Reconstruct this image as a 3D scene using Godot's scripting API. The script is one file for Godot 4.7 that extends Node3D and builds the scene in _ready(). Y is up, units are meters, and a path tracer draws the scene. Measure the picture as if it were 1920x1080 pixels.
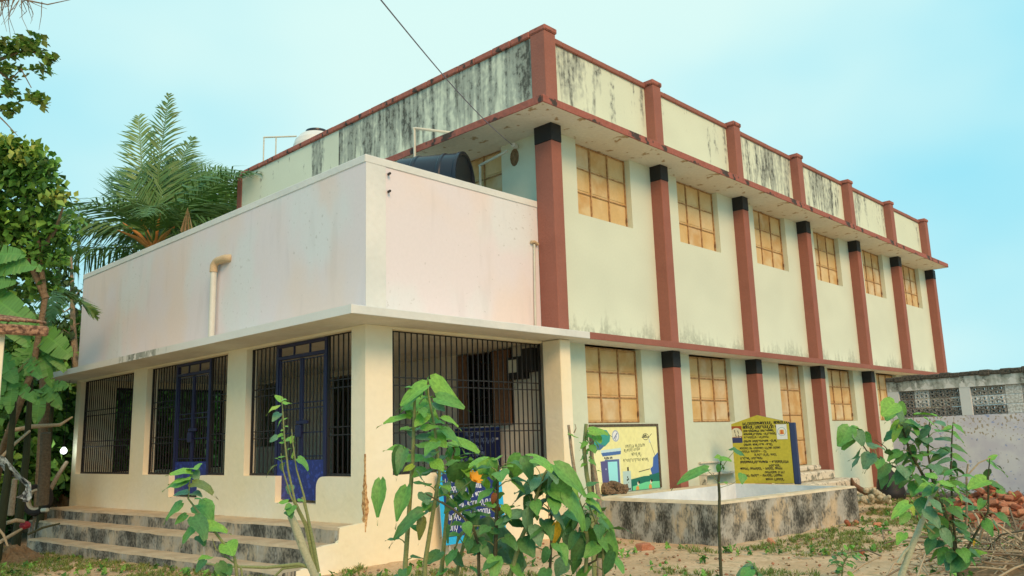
extends Node3D

# ---------------------------------------------------------------- helpers
var used := {}
var M := {}
var T := {}
var rng := RandomNumberGenerator.new()


func lin(r: float, g: float, b: float) -> Color:
	return Color(r, g, b).linear_to_srgb()


class Shape:
	var v := PackedVector3Array()
	var n := PackedVector3Array()
	var t := PackedVector2Array()

	func tri(a: Vector3, b: Vector3, c: Vector3, na: Vector3, nb: Vector3, nc: Vector3, ta := Vector2.ZERO, tb := Vector2.ZERO, tc := Vector2.ZERO) -> void:
		v.append(a); v.append(c); v.append(b)
		n.append(na); n.append(nc); n.append(nb)
		t.append(ta); t.append(tc); t.append(tb)

	func flat(a: Vector3, b: Vector3, c: Vector3, out := Vector3.ZERO, ta := Vector2.ZERO, tb := Vector2.ZERO, tc := Vector2.ZERO) -> void:
		var nn := (b - a).cross(c - a).normalized()
		if out != Vector3.ZERO and nn.dot(out) < 0.0:
			tri(a, c, b, -nn, -nn, -nn, ta, tc, tb)
		else:
			tri(a, b, c, nn, nn, nn, ta, tb, tc)

	func quad(a: Vector3, b: Vector3, c: Vector3, d: Vector3, out := Vector3.ZERO, r := Rect2(0, 0, 1, 1)) -> void:
		var ua := Vector2(r.position.x, r.end.y)
		var ub := r.end
		var uc := Vector2(r.end.x, r.position.y)
		var ud := r.position
		flat(a, b, c, out, ua, ub, uc)
		flat(a, c, d, out, ua, uc, ud)

	func box(c: Vector3, s: Vector3, bev := 0.0, b := Basis.IDENTITY) -> void:
		var h := s * 0.5
		var k := minf(bev, minf(h.x, minf(h.y, h.z)) * 0.9)
		for ax in 3:
			var a1 := (ax + 1) % 3
			var a2 := (ax + 2) % 3
			for sg in [-1.0, 1.0]:
				var p := []
				for q in [[-1, -1], [1, -1], [1, 1], [-1, 1]]:
					var w := Vector3.ZERO
					w[ax] = sg * h[ax]
					w[a1] = q[0] * (h[a1] - k)
					w[a2] = q[1] * (h[a2] - k)
					p.append(c + b * w)
				var o := Vector3.ZERO
				o[ax] = sg
				quad(p[0], p[1], p[2], p[3], b * o)
			if k > 0.0:
				for s1 in [-1.0, 1.0]:
					for s2 in [-1.0, 1.0]:
						var e := []
						for q in [[0, -1], [0, 1], [1, 1], [1, -1]]:
							var w := Vector3.ZERO
							w[ax] = q[1] * (h[ax] - k)
							w[a1] = s1 * (h[a1] - (k if q[0] == 1 else 0.0))
							w[a2] = s2 * (h[a2] - (0.0 if q[0] == 1 else k))
							e.append(c + b * w)
						var o := Vector3.ZERO
						o[a1] = s1
						o[a2] = s2
						quad(e[0], e[1], e[2], e[3], b * o)
		if k > 0.0:
			for sx in [-1.0, 1.0]:
				for sy in [-1.0, 1.0]:
					for sz in [-1.0, 1.0]:
						var g := Vector3(sx, sy, sz)
						flat(c + b * (g * Vector3(h.x, h.y - k, h.z - k)), c + b * (g * Vector3(h.x - k, h.y, h.z - k)), c + b * (g * Vector3(h.x - k, h.y - k, h.z)), b * g)

	func span(lo: Vector3, hi: Vector3, bev := 0.0) -> void:
		box((lo + hi) * 0.5, (hi - lo).abs(), bev)

	func tube(p: Array, r: Array, sides := 6, cap := true) -> void:
		var rings := []
		var nor := []
		var ref := Vector3.ZERO
		for i in p.size():
			var d: Vector3 = (p[mini(i + 1, p.size() - 1)] - p[maxi(i - 1, 0)]).normalized()
			if ref == Vector3.ZERO:
				ref = Vector3.UP if absf(d.y) < 0.9 else Vector3.RIGHT
			var x := ref.cross(d).normalized()
			ref = d.cross(x)
			var rr: float = r[mini(i, r.size() - 1)]
			var ring := []
			var nn := []
			for k in sides:
				var a := TAU * k / sides
				var o := x * cos(a) + ref * sin(a)
				ring.append(p[i] + o * rr)
				nn.append(o)
			rings.append(ring)
			nor.append(nn)
		for i in p.size() - 1:
			for k in sides:
				var j := (k + 1) % sides
				var u0 := float(k) / sides
				var u1 := float(k + 1) / sides
				tri(rings[i][k], rings[i][j], rings[i + 1][j], nor[i][k], nor[i][j], nor[i + 1][j], Vector2(u0, i), Vector2(u1, i), Vector2(u1, i + 1))
				tri(rings[i][k], rings[i + 1][j], rings[i + 1][k], nor[i][k], nor[i + 1][j], nor[i + 1][k], Vector2(u0, i), Vector2(u1, i + 1), Vector2(u0, i + 1))
		if cap:
			for e in [0, p.size() - 1]:
				var out: Vector3 = (p[e] - p[1 if e == 0 else e - 1]).normalized()
				for k in sides:
					flat(p[e], rings[e][k], rings[e][(k + 1) % sides], out)

	# profile of (radius, height) turned about the y axis of b, placed at c
	func lathe(prof: Array, c: Vector3, sides := 24, b := Basis.IDENTITY) -> void:
		for i in prof.size() - 1:
			var p0: Vector2 = prof[i]
			var p1: Vector2 = prof[i + 1]
			var e := (p1 - p0).normalized()
			for k in sides:
				var a0 := TAU * k / sides
				var a1 := TAU * (k + 1) / sides
				var d0 := Vector3(cos(a0), 0, sin(a0))
				var d1 := Vector3(cos(a1), 0, sin(a1))
				var n0 := b * (d0 * e.y + Vector3.DOWN * e.x)
				var n1 := b * (d1 * e.y + Vector3.DOWN * e.x)
				var q := [c + b * (d0 * p0.x + Vector3.UP * p0.y), c + b * (d1 * p0.x + Vector3.UP * p0.y), c + b * (d1 * p1.x + Vector3.UP * p1.y), c + b * (d0 * p1.x + Vector3.UP * p1.y)]
				var fl: bool = (q[1] - q[0]).cross(q[2] - q[0]).dot(n0) < 0.0 if p0.x > 0.001 else (q[2] - q[0]).cross(q[3] - q[0]).dot(n0) < 0.0
				if fl:
					if p0.x > 0.001: tri(q[0], q[2], q[1], n0, n1, n1)
					if p1.x > 0.001: tri(q[0], q[3], q[2], n0, n0, n1)
				else:
					if p0.x > 0.001: tri(q[0], q[1], q[2], n0, n1, n1)
					if p1.x > 0.001: tri(q[0], q[2], q[3], n0, n1, n0)

	# a wall with openings: o is its lower corner on the outer face, ux runs along it, back points inward (its length is the thickness); holes are Rect2(along, up, width, height)
	func wall(o: Vector3, ux: Vector3, length: float, height: float, back: Vector3, holes := []) -> void:
		var us := [0.0, length]
		var vs := [0.0, height]
		for h in holes:
			for a in [h.position.x, h.end.x]:
				if a > 0.001 and a < length - 0.001 and not us.has(a): us.append(a)
			for a in [h.position.y, h.end.y]:
				if a > 0.001 and a < height - 0.001 and not vs.has(a): vs.append(a)
		us.sort()
		vs.sort()
		var nu := us.size() - 1
		var nv := vs.size() - 1
		var solid := func(i: int, j: int) -> bool:
			if i < 0 or j < 0 or i >= nu or j >= nv:
				return false
			var m := Vector2((us[i] + us[i + 1]) * 0.5, (vs[j] + vs[j + 1]) * 0.5)
			for h in holes:
				if h.has_point(m):
					return false
			return true
		for i in nu:
			for j in nv:
				if not solid.call(i, j):
					continue
				var a: Vector3 = o + ux * us[i] + Vector3.UP * vs[j]
				var b: Vector3 = o + ux * us[i + 1] + Vector3.UP * vs[j]
				var c: Vector3 = o + ux * us[i + 1] + Vector3.UP * vs[j + 1]
				var d: Vector3 = o + ux * us[i] + Vector3.UP * vs[j + 1]
				var r := Rect2(us[i] / length, 1.0 - vs[j + 1] / height, (us[i + 1] - us[i]) / length, (vs[j + 1] - vs[j]) / height)
				quad(a, b, c, d, -back, r)
				quad(a + back, b + back, c + back, d + back, back, r)
				if not solid.call(i - 1, j): quad(a, a + back, d + back, d, -ux, Rect2(r.position, Vector2(0.001, r.size.y)))
				if not solid.call(i + 1, j): quad(b, b + back, c + back, c, ux, Rect2(r.position, Vector2(0.001, r.size.y)))
				if not solid.call(i, j - 1): quad(a, b, b + back, a + back, Vector3.DOWN, Rect2(r.position, Vector2(r.size.x, 0.001)))
				if not solid.call(i, j + 1): quad(d, c, c + back, d + back, Vector3.UP, Rect2(r.position, Vector2(r.size.x, 0.001)))

	func mesh() -> ArrayMesh:
		var a := []
		a.resize(Mesh.ARRAY_MAX)
		a[Mesh.ARRAY_VERTEX] = v
		a[Mesh.ARRAY_NORMAL] = n
		a[Mesh.ARRAY_TEX_UV] = t
		var m := ArrayMesh.new()
		m.add_surface_from_arrays(Mesh.PRIMITIVE_TRIANGLES, a)
		return m


func numbered(called: String) -> String:
	if not used.has(called):
		used[called] = 0
		return called
	used[called] += 1
	return "%s_%03d" % [called, used[called]]


func tag(o: Node, label := "", category := "", group := "", kind := "") -> Node:
	if label: o.set_meta("label", label)
	if category: o.set_meta("category", category)
	if group: o.set_meta("group", group)
	if kind: o.set_meta("kind", kind)
	return o


func thing(called: String, label: String, category: String, at := Vector3.ZERO, group := "") -> Node3D:
	var o := Node3D.new()
	o.name = numbered(called)
	add_child(o)
	o.position = at
	tag(o, label, category, group)
	return o


# a mesh as a part of a thing; the shape is given in world axes about the thing's base
func part(parent: Node, called: String, m, mat: Material, xf := Transform3D.IDENTITY) -> MeshInstance3D:
	var o := MeshInstance3D.new()
	o.name = called if parent != self else numbered(called)
	o.mesh = m.mesh() if m is Shape else m
	o.material_override = mat
	o.transform = xf
	parent.add_child(o, true)
	return o


# ---------------------------------------------------------------- textures
func noise(s: int, f: float, oct := 4) -> FastNoiseLite:
	var q := FastNoiseLite.new()
	q.seed = s
	q.frequency = f
	q.fractal_octaves = oct
	q.noise_type = FastNoiseLite.TYPE_SIMPLEX_SMOOTH
	return q


func tex(im: Image) -> ImageTexture:
	im.generate_mipmaps()
	return ImageTexture.create_from_image(im)


# seamless blend of two colours (linear) by a noise, with a second finer noise as grain
func mottle(s: int, f: float, lo: Color, hi: Color, grain := 0.06, size := 256, sharp := 1.0) -> ImageTexture:
	var a := noise(s, f).get_seamless_image(size, size)
	var b := noise(s + 7, 0.11, 3).get_seamless_image(size, size)
	var im := Image.create(size, size, false, Image.FORMAT_RGB8)
	for y in size:
		for x in size:
			var k := clampf((a.get_pixel(x, y).r - 0.5) * sharp + 0.5, 0, 1)
			var c := lo.lerp(hi, k) * (1.0 + (b.get_pixel(x, y).r - 0.5) * 2.0 * grain)
			im.set_pixel(x, y, c.linear_to_srgb())
	return tex(im)


# a plain colour with scattered patches of another: cover is the share that is patchy
func patchy(s: int, f: float, base: Color, spot: Color, cover: float, grain := 0.05, size := 256) -> ImageTexture:
	var a := noise(s, f, 5).get_seamless_image(size, size)
	var b := noise(s + 7, 0.09, 3).get_seamless_image(size, size)
	var im := Image.create(size, size, false, Image.FORMAT_RGB8)
	for y in size:
		for x in size:
			var g := b.get_pixel(x, y).r - 0.5
			var k := smoothstep(1.0 - cover, 1.12 - cover, a.get_pixel(x, y).r + 0.18 * g)
			im.set_pixel(x, y, (base.lerp(spot, k) * (1.0 + g * 2.0 * grain)).linear_to_srgb())
	return tex(im)


func relief(s: int, f: float, strength: float, size := 256) -> ImageTexture:
	var a := noise(s, f, 5).get_seamless_image(size, size)
	a.convert(Image.FORMAT_L8)
	var nm := a.duplicate() as Image
	nm.convert(Image.FORMAT_RGBA8)
	nm.bump_map_to_normal_map(strength)
	return tex(nm)


func bake(w: int, h: int, f: Callable) -> ImageTexture:
	var im := Image.create(w, h, false, Image.FORMAT_RGB8)
	for y in h:
		for x in w:
			im.set_pixel(x, y, (f.call(x, y) as Color).linear_to_srgb())
	return tex(im)


func surf(key: String, col: Color, rough := 0.9, t: Texture2D = null, tile := 2.0, nrm: Texture2D = null, ns := 0.6, world := true) -> StandardMaterial3D:
	var m := StandardMaterial3D.new()
	m.albedo_color = col
	m.roughness = rough
	if t: m.albedo_texture = t
	if nrm:
		m.normal_enabled = true
		m.normal_texture = nrm
		m.normal_scale = ns
	if t or nrm:
		m.uv1_triplanar = true
		m.uv1_world_triplanar = world
		m.uv1_scale = Vector3.ONE / tile
	M[key] = m
	return m


func sheet(key: String, t: Texture2D, rough := 0.9) -> StandardMaterial3D:
	var m := StandardMaterial3D.new()
	m.albedo_texture = t
	m.roughness = rough
	M[key] = m
	return m


# rain-black streaks on painted plaster: w metres wide, h high; dens(x in metres) is how much of the place is overgrown, 0 to 1
func streaks(s: int, w: float, h: float, px: int, paint: Color, dens: Callable, foot := 0.0) -> ImageTexture:
	var fine := noise(s, 1.0, 3)
	var wide := noise(s + 1, 1.0, 2)
	var grain := noise(s + 2, 1.0, 4)
	var py := int(px * h / w)
	var dirt := Color(0.040, 0.042, 0.036)
	var grey := Color(0.30, 0.335, 0.30)
	return bake(px, py, func(x: int, y: int) -> Color:
		var mx := x * w / px
		var my := y * h / py
		var d: float = dens.call(mx)
		var g := grain.get_noise_2d(mx * 7.0, my * 5.0)
		var g2 := grain.get_noise_2d(mx * 22.0 + 80.0, my * 17.0)
		var col := paint * (1.0 + 0.05 * wide.get_noise_2d(mx * 0.7, my * 0.9) + 0.03 * g2)
		if d > 0.0:
			var k := 0.5 + 0.5 * fine.get_noise_2d(mx * 2.6, my * 0.30) + 0.26 * fine.get_noise_2d(mx * 8.5 + 50.0, my * 0.6)
			var reach := h * clampf(0.30 + d * 0.9 + 0.8 * wide.get_noise_1d(mx * 4.0), 0.1, 1.6)
			var ends := 1.0 - smoothstep(reach * 0.55, reach, my + g * 0.22)
			var film := smoothstep(0.92 - d * 1.05, 1.42 - d * 1.0, k + 0.35 * g) * ends
			col = col.lerp(grey * (1.0 + 0.35 * g + 0.2 * g2), 0.85 * film)
			var black := smoothstep(0.90 - d * 0.48, 1.32 - d * 0.46, k + 0.42 * g + 0.18 * g2) * ends
			col = col.lerp(dirt, clampf(black, 0, 1) * 0.88)
			var drip := smoothstep(0.66, 0.80, 0.5 + 0.5 * fine.get_noise_2d(mx * 11.0 + 200.0, my * 0.12) + 0.1 * g)
			col = col.lerp(paint * 0.95, 0.40 * drip * film)
		if foot > 0.0:
			var fh := maxf(0.03, foot * (0.55 + 0.7 * wide.get_noise_1d(mx * 0.9 + 30.0) + 0.4 * fine.get_noise_1d(mx * 7.0)))
			var a := (1.0 - smoothstep(fh * 0.35, fh + 0.03, h - my + g * 0.22)) * clampf(0.75 + 0.9 * g + 0.6 * g2, 0, 1)
			col = col.lerp(Color(0.23, 0.27, 0.22), 0.62 * a)
		return col)


# drips and blotches of mould on rough concrete
func mouldy(s: int, w: float, h: float, px: int, clean: Color, much: float, sandy: Color) -> ImageTexture:
	var q := noise(s, 1.0, 4)
	var py := int(px * h / w)
	return bake(px, py, func(x: int, y: int) -> Color:
		var mx := x * w / px
		var my := y * h / py
		var a := q.get_noise_2d(mx * 0.9, my * 0.9)
		var b := q.get_noise_2d(mx * 2.4 + 30.0, my * 2.4)
		var st := q.get_noise_2d(mx * 9.0 + 40.0, my * 1.3)
		var g := q.get_noise_2d(mx * 18.0, my * 15.0 + 70.0)
		var c := clean * (1.0 + 0.22 * g + 0.16 * b)
		c = c.lerp(sandy * (1.0 + 0.25 * g), smoothstep(0.1, 0.5, b * 0.6 - a * 0.5 + 0.2))
		c = c.lerp(Color(0.60, 0.63, 0.62), 0.55 * smoothstep(0.25, 0.5, st))
		var k := a * 0.9 + b * 0.65 + st * 0.20 + g * 0.38
		c = c.lerp(Color(0.16, 0.165, 0.145), 0.8 * smoothstep(-0.30 - much, 0.25 - much, k))
		c = c.lerp(Color(0.030, 0.032, 0.028), 0.9 * smoothstep(0.02 - much, 0.78 - much, k + 0.30 * g))
		return c)


# ---------------------------------------------------------------- hand lettering and sign painting
class Ink:
	var im: Image
	var gl := {
		"k": "0020 2025 0313 1322 0304 0415 1525 4022 4045", "d": "0006 0646", "p": "0006 0646 4640", "m": "0006 0636 3632 3241 4146 0656",
		"r": "0600 0040 4046 4638", "a": "0601 0110 1030 3036", "n": "2313 1303 0301 0110 1020 2026 2033 3340 4056", "t": "4010 1002 0204 0426 2644 4440 2628",
		"c": "0020 2026 0313 1304 2640 4046 4030 3033", "y": "0004 0426 2640 4066 4020", "v": "1303 0301 0121 2126 2146 4640", "l": "0313 1301 0141 4146 4665 6560",
		"i": "0110 1030 3041 4144", "u": "0006 0628 2848 4844", "e": "1626 2624 2404 0402 0220 2042 4246", "g": "0006 0636 3632 3262 6266 6064"}

	func disc(x: float, y: float, r: float, c: Color) -> void:
		for j in range(maxi(0, int(y - r)), mini(im.get_height(), int(y + r) + 2)):
			for i in range(maxi(0, int(x - r)), mini(im.get_width(), int(x + r) + 2)):
				var a := clampf(r + 0.5 - Vector2(i + 0.5 - x, j + 0.5 - y).length(), 0, 1)
				if a > 0.0:
					im.set_pixel(i, j, im.get_pixel(i, j).lerp(c, a))

	func line(a: Vector2, b: Vector2, r: float, c: Color) -> void:
		var k := maxi(1, int(a.distance_to(b) / maxf(r * 0.6, 0.5)))
		for i in k + 1:
			var p := a.lerp(b, float(i) / k)
			disc(p.x, p.y, r, c)

	func rect(x: int, y: int, w: int, h: int, c: Color) -> void:
		im.fill_rect(Rect2i(x, y, w, h), c)

	func poly(p: PackedVector2Array, c: Color) -> void:
		var r := Rect2(p[0], Vector2.ZERO)
		for q in p:
			r = r.expand(q)
		for j in range(maxi(0, int(r.position.y)), mini(im.get_height(), int(r.end.y) + 1)):
			for i in range(maxi(0, int(r.position.x)), mini(im.get_width(), int(r.end.x) + 1)):
				if Geometry2D.is_point_in_polygon(Vector2(i + 0.5, j + 0.5), p):
					im.set_pixel(i, j, c)

	# a line of brush-written script: each letter is a row of strokes on a small grid
	func write(s: String, x: float, y: float, size: float, r: float, c: Color, slope := 0.0, slant := 0.0) -> void:
		var px := x
		for ch in s:
			if ch == " ":
				px += size * 0.55
				continue
			if ch == "-":
				line(Vector2(px, y + size * 0.5 + (px - x) * slope), Vector2(px + size * 0.4, y + size * 0.5 + (px - x) * slope), r, c)
				px += size * 0.7
				continue
			if ch == ".":
				disc(px, y - size * 0.28 + (px - x) * slope, r * 1.25, c)
				continue
			if ch == ":":
				disc(px, y + size * 0.9, r * 1.2, c)
				px += size * 0.3
				continue
			var wide := 0
			var chains := []
			var last := Vector2(-9, -9)
			for q in (gl[ch] as String).split(" "):
				var a := Vector2(int(q[0]), int(q[1]))
				var b := Vector2(int(q[2]), int(q[3]))
				wide = maxi(wide, int(maxf(a.x, b.x)))
				if a == last:
					chains[-1].append(b)
				else:
					chains.append([a, b])
				last = b
			for c0 in chains:
				var run: Array = c0
				for pass_no in 2:
					var nx := [run[0]]
					for i in run.size() - 1:
						nx.append(run[i].lerp(run[i + 1], 0.25))
						nx.append(run[i].lerp(run[i + 1], 0.75))
					nx.append(run[-1])
					run = nx
				for i in run.size() - 1:
					var ab := [run[i] * size / 6.0, run[i + 1] * size / 6.0]
					for k in 2:
						ab[k] = Vector2(ab[k].x * 0.92 + px - ab[k].y * slant, ab[k].y + y)
						ab[k].y += (ab[k].x - x) * slope
					line(ab[0], ab[1], r, c)
			px += size / 6.0 * (wide * 0.92 + 1.5)


func canvas(w: int, h: int, c: Color, grime := 0.06, s := 5) -> Ink:
	var k := Ink.new()
	k.im = Image.create(w, h, false, Image.FORMAT_RGB8)
	var q := noise(s, 0.03, 4)
	for y in h:
		for x in w:
			var p := c * (1.0 + grime * q.get_noise_2d(x, y) * 2.0)
			k.im.set_pixel(x, y, p.linear_to_srgb())
	return k


# ---------------------------------------------------------------- the scene
func _ready() -> void:
	rng.seed = 20240611
	var cam := Camera3D.new()
	cam.name = "camera"
	add_child(cam)
	cam.position = Vector3(-10.0227, 1.4486, 8.5329)
	cam.rotation_degrees = Vector3(10.5236, -46.5557, -1.7936)
	cam.fov = 38.479
	cam.near = 0.05
	cam.far = 900.0
	cam.current = true
	build_sky()
	var sun := DirectionalLight3D.new()
	sun.name = "sun"
	add_child(sun)
	sun.light_color = Color(1.0, 0.78, 0.56)
	sun.light_energy = 0.5
	sun.light_angular_distance = 24.0
	sun.shadow_enabled = true
	sun.look_at_from_position(Vector3(-3.9, 6.2, 8.7), Vector3.ZERO)
	build_materials()
	build_ground()
	build_main_building()
	build_porch_building()
	build_compound_wall()
	build_trough()
	build_boards()
	build_roof_things()
	build_yard_things()
	build_trees()
	build_plants()
	build_grass()


func build_sky() -> void:
	var w := 768
	var h := 384
	var im := Image.create(w, h, false, Image.FORMAT_RGBF)
	var q := noise(249, 0.55, 3)
	var q2 := noise(12, 1.7, 4)
	for y in h:
		var el := PI * (0.5 - (y + 0.5) / h)
		for x in w:
			var az := TAU * (x + 0.5) / w
			var d := Vector3(sin(az) * cos(el), sin(el), -cos(az) * cos(el))
			var k := 0.5 + 0.95 * q.get_noise_3dv(d * Vector3(1.4, 2.2, 1.4)) + 0.22 * q2.get_noise_3dv(d * Vector3(1.2, 2.6, 1.2))
			k = smoothstep(0.1, 0.9, clampf(k, 0, 1))
			var blue := Color(0.160, 0.475, 0.590)
			var white := Color(0.445, 0.605, 0.583)
			im.set_pixel(x, y, blue.lerp(white, k))
	var mat := PanoramaSkyMaterial.new()
	mat.panorama = ImageTexture.create_from_image(im)
	var sky := Sky.new()
	sky.sky_material = mat
	var e := Environment.new()
	e.background_mode = Environment.BG_SKY
	e.sky = sky
	e.background_energy_multiplier = 1.0
	e.tonemap_mode = Environment.TONE_MAPPER_LINEAR
	e.tonemap_exposure = 1.6
	e.sdfgi_enabled = true
	e.ssao_enabled = true
	e.ssil_enabled = true
	var we := WorldEnvironment.new()
	we.name = "world_environment"
	we.environment = e
	add_child(we)


func build_materials() -> void:
	T.rough = relief(3, 0.035, 3.0)
	T.fine = relief(4, 0.12, 2.0)
	T.bark_n = relief(9, 0.06, 5.0)
	var plain := mottle(21, 0.012, Color(0.84, 0.84, 0.84), Color(1, 1, 1), 0.05)
	T.plain = plain
	surf("cream", lin(0.665, 0.73, 0.61), 0.92, mottle(22, 0.006, Color(0.90, 0.94, 0.92), Color(1, 1, 0.98), 0.03), 5.1, T.fine, 0.12)
	surf("red_paint", lin(0.320, 0.122, 0.090), 0.85, mottle(23, 0.010, Color(0.86, 0.84, 0.84), Color(1, 1, 1), 0.05), 1.7, T.fine, 0.25)
	surf("red_worn", Color.WHITE, 0.9, patchy(24, 0.02, Color(0.36, 0.125, 0.095), Color(0.06, 0.045, 0.04), 0.38, 0.12, 384), 2.3, T.rough, 0.5)
	surf("red_edge", Color.WHITE, 0.9, patchy(33, 0.018, Color(0.34, 0.115, 0.088), Color(0.06, 0.045, 0.04), 0.44, 0.14, 384), 3.1, T.rough, 0.6)
	surf("black_paint", lin(0.012, 0.012, 0.014), 0.7, plain, 1.0)
	surf("soffit", Color.WHITE, 0.95, mottle(25, 0.012, Color(0.66, 0.62, 0.54), Color(0.78, 0.76, 0.70), 0.05), 3.4, T.rough, 0.25)
	surf("soffit_peeling", Color.WHITE, 0.95, patchy(26, 0.022, Color(0.74, 0.71, 0.63), Color(0.42, 0.31, 0.19), 0.29, 0.06, 384), 3.1, T.rough, 0.5)
	surf("whitewash", Color.WHITE, 0.9, mottle(27, 0.005, Color(0.88, 0.72, 0.70), Color(0.80, 0.76, 0.80), 0.02, 256, 1.8), 7.3, T.fine, 0.08)
	surf("white_edge", Color.WHITE, 0.9, mottle(28, 0.010, Color(0.66, 0.69, 0.68), Color(0.76, 0.77, 0.75), 0.03, 256, 1.4), 3.7, T.fine, 0.15)
	surf("yellow_wash", Color.WHITE, 0.92, mottle(29, 0.006, Color(0.89, 0.80, 0.57), Color(0.89, 0.84, 0.67), 0.025, 256, 1.6), 4.3, T.fine, 0.12)
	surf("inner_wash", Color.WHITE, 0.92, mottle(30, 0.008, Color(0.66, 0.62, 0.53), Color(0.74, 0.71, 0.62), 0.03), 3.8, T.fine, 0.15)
	surf("iron", lin(0.014, 0.013, 0.015), 0.6, plain, 0.7)
	surf("blue_paint", Color.WHITE, 0.45, patchy(31, 0.03, Color(0.012, 0.028, 0.20), Color(0.03, 0.06, 0.36), 0.40, 0.2), 0.9, T.fine, 0.2)
	surf("blue_frame", lin(0.008, 0.012, 0.07), 0.5, plain, 0.9)
	for k in 4:
		var lo: Color = [Color(0.62, 0.41, 0.16), Color(0.58, 0.40, 0.17), Color(0.63, 0.44, 0.19), Color(0.60, 0.45, 0.23)][k]
		var hi: Color = [Color(0.71, 0.54, 0.28), Color(0.67, 0.52, 0.28), Color(0.71, 0.56, 0.32), Color(0.68, 0.56, 0.36)][k]
		surf("shutter_%d" % k, Color.WHITE, 0.7, mottle(40 + k, 0.007, lo, hi, 0.05, 256, 1.5) if k % 2 == 0 else mottle(40 + k, 0.016, Color(0.58, 0.36, 0.14), hi, 0.05, 256, 1.9), 1.9 + 0.37 * k, T.fine, 0.12)
	surf("shutter_frame", Color.WHITE, 0.7, mottle(45, 0.03, Color(0.26, 0.13, 0.05), Color(0.54, 0.35, 0.16), 0.1, 256, 1.6), 0.9)
	surf("brown_wood", Color.WHITE, 0.8, mottle(46, 0.03, Color(0.13, 0.065, 0.035), Color(0.24, 0.13, 0.07), 0.1), 0.6)
	surf("step_top", Color.WHITE, 0.97, mottle(48, 0.014, Color(0.46, 0.36, 0.24), Color(0.60, 0.49, 0.34), 0.08, 256, 1.4), 2.3, T.rough, 0.5)
	surf("trough_rim", Color.WHITE, 0.95, mottle(49, 0.02, Color(0.58, 0.48, 0.33), Color(0.74, 0.65, 0.48), 0.06, 256, 1.6), 1.9, T.rough, 0.4)
	surf("trough_inside", Color.WHITE, 0.9, mottle(50, 0.010, Color(0.55, 0.60, 0.63), Color(0.74, 0.78, 0.80), 0.04, 256, 2.0), 2.8, T.fine, 0.2)
	surf("rough_plaster", Color.WHITE, 0.97, patchy(51, 0.025, Color(0.70, 0.65, 0.53), Color(0.25, 0.25, 0.20), 0.42, 0.09), 1.7, T.rough, 0.7)
	surf("rust_stain", Color.WHITE, 0.97, mottle(34, 0.04, Color(0.34, 0.15, 0.05), Color(0.76, 0.50, 0.24), 0.12, 256, 1.8), 0.6, T.rough, 0.8)
	surf("pvc", lin(0.66, 0.66, 0.56), 0.5, plain, 0.8)
	surf("pvc_cream", lin(0.70, 0.72, 0.66), 0.5, plain, 0.8)
	surf("pvc_brown", Color.WHITE, 0.6, mottle(52, 0.05, Color(0.48, 0.33, 0.17), Color(0.66, 0.53, 0.36), 0.1), 0.3)
	surf("tank_black", lin(0.012, 0.014, 0.028), 0.32, plain, 1.0)
	surf("tank_white", lin(0.80, 0.80, 0.76), 0.5, plain, 1.0)
	surf("brick_a", Color.WHITE, 0.95, mottle(53, 0.05, Color(0.34, 0.125, 0.07), Color(0.52, 0.23, 0.13), 0.2), 0.35, T.rough, 1.0)
	surf("brick_b", Color.WHITE, 0.95, mottle(54, 0.05, Color(0.42, 0.15, 0.07), Color(0.62, 0.30, 0.17), 0.2), 0.35, T.rough, 1.0)
	surf("brick_c", Color.WHITE, 0.95, mottle(55, 0.05, Color(0.25, 0.07, 0.035), Color(0.40, 0.14, 0.07), 0.2), 0.35, T.rough, 1.0)
	surf("dry_stick", Color.WHITE, 0.9, mottle(56, 0.05, Color(0.28, 0.20, 0.12), Color(0.52, 0.42, 0.28), 0.15), 0.3)
	surf("dry_stick_dark", Color.WHITE, 0.9, mottle(57, 0.05, Color(0.12, 0.085, 0.05), Color(0.27, 0.20, 0.13), 0.15), 0.3)
	surf("dirt", Color.WHITE, 1.0, mottle(58, 0.04, Color(0.13, 0.085, 0.045), Color(0.30, 0.20, 0.11), 0.25), 0.9, T.rough, 1.4)
	surf("pale_stone", Color.WHITE, 0.97, mottle(59, 0.06, Color(0.30, 0.24, 0.14), Color(0.60, 0.53, 0.37), 0.2, 256, 2.2), 0.6, T.rough, 1.4)
	surf("bark", Color.WHITE, 0.95, mottle(60, 0.05, Color(0.13, 0.085, 0.05), Color(0.30, 0.22, 0.14), 0.2), 0.7, T.bark_n, 1.2)
	surf("bark_pale", Color.WHITE, 0.95, mottle(61, 0.05, Color(0.26, 0.20, 0.14), Color(0.46, 0.38, 0.28), 0.2), 0.6, T.bark_n, 0.8)
	surf("old_wood", Color.WHITE, 0.95, mottle(62, 0.04, Color(0.06, 0.05, 0.035), Color(0.16, 0.13, 0.09), 0.2), 0.6, T.bark_n, 1.0)
	surf("banana_stalk", lin(0.035, 0.045, 0.02), 0.9, plain, 0.5)
	surf("rubber", lin(0.014, 0.014, 0.016), 0.8, plain, 0.5)
	surf("wheel_rim", Color.WHITE, 0.6, mottle(63, 0.06, Color(0.35, 0.30, 0.20), Color(0.55, 0.53, 0.43), 0.15), 0.3)
	surf("cloth", Color.WHITE, 0.95, mottle(64, 0.03, Color(0.05, 0.05, 0.05), Color(0.82, 0.84, 0.82), 0.08, 256, 4.2), 0.9)
	surf("black_plastic", lin(0.010, 0.010, 0.012), 0.6, plain, 1.0)
	surf("tile_edge", Color.WHITE, 0.95, mottle(65, 0.05, Color(0.09, 0.045, 0.03), Color(0.42, 0.24, 0.15), 0.25, 256, 2.4), 0.8, T.rough, 1.4)
	surf("grey_metal", lin(0.45, 0.45, 0.42), 0.5, plain, 0.5)
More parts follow.
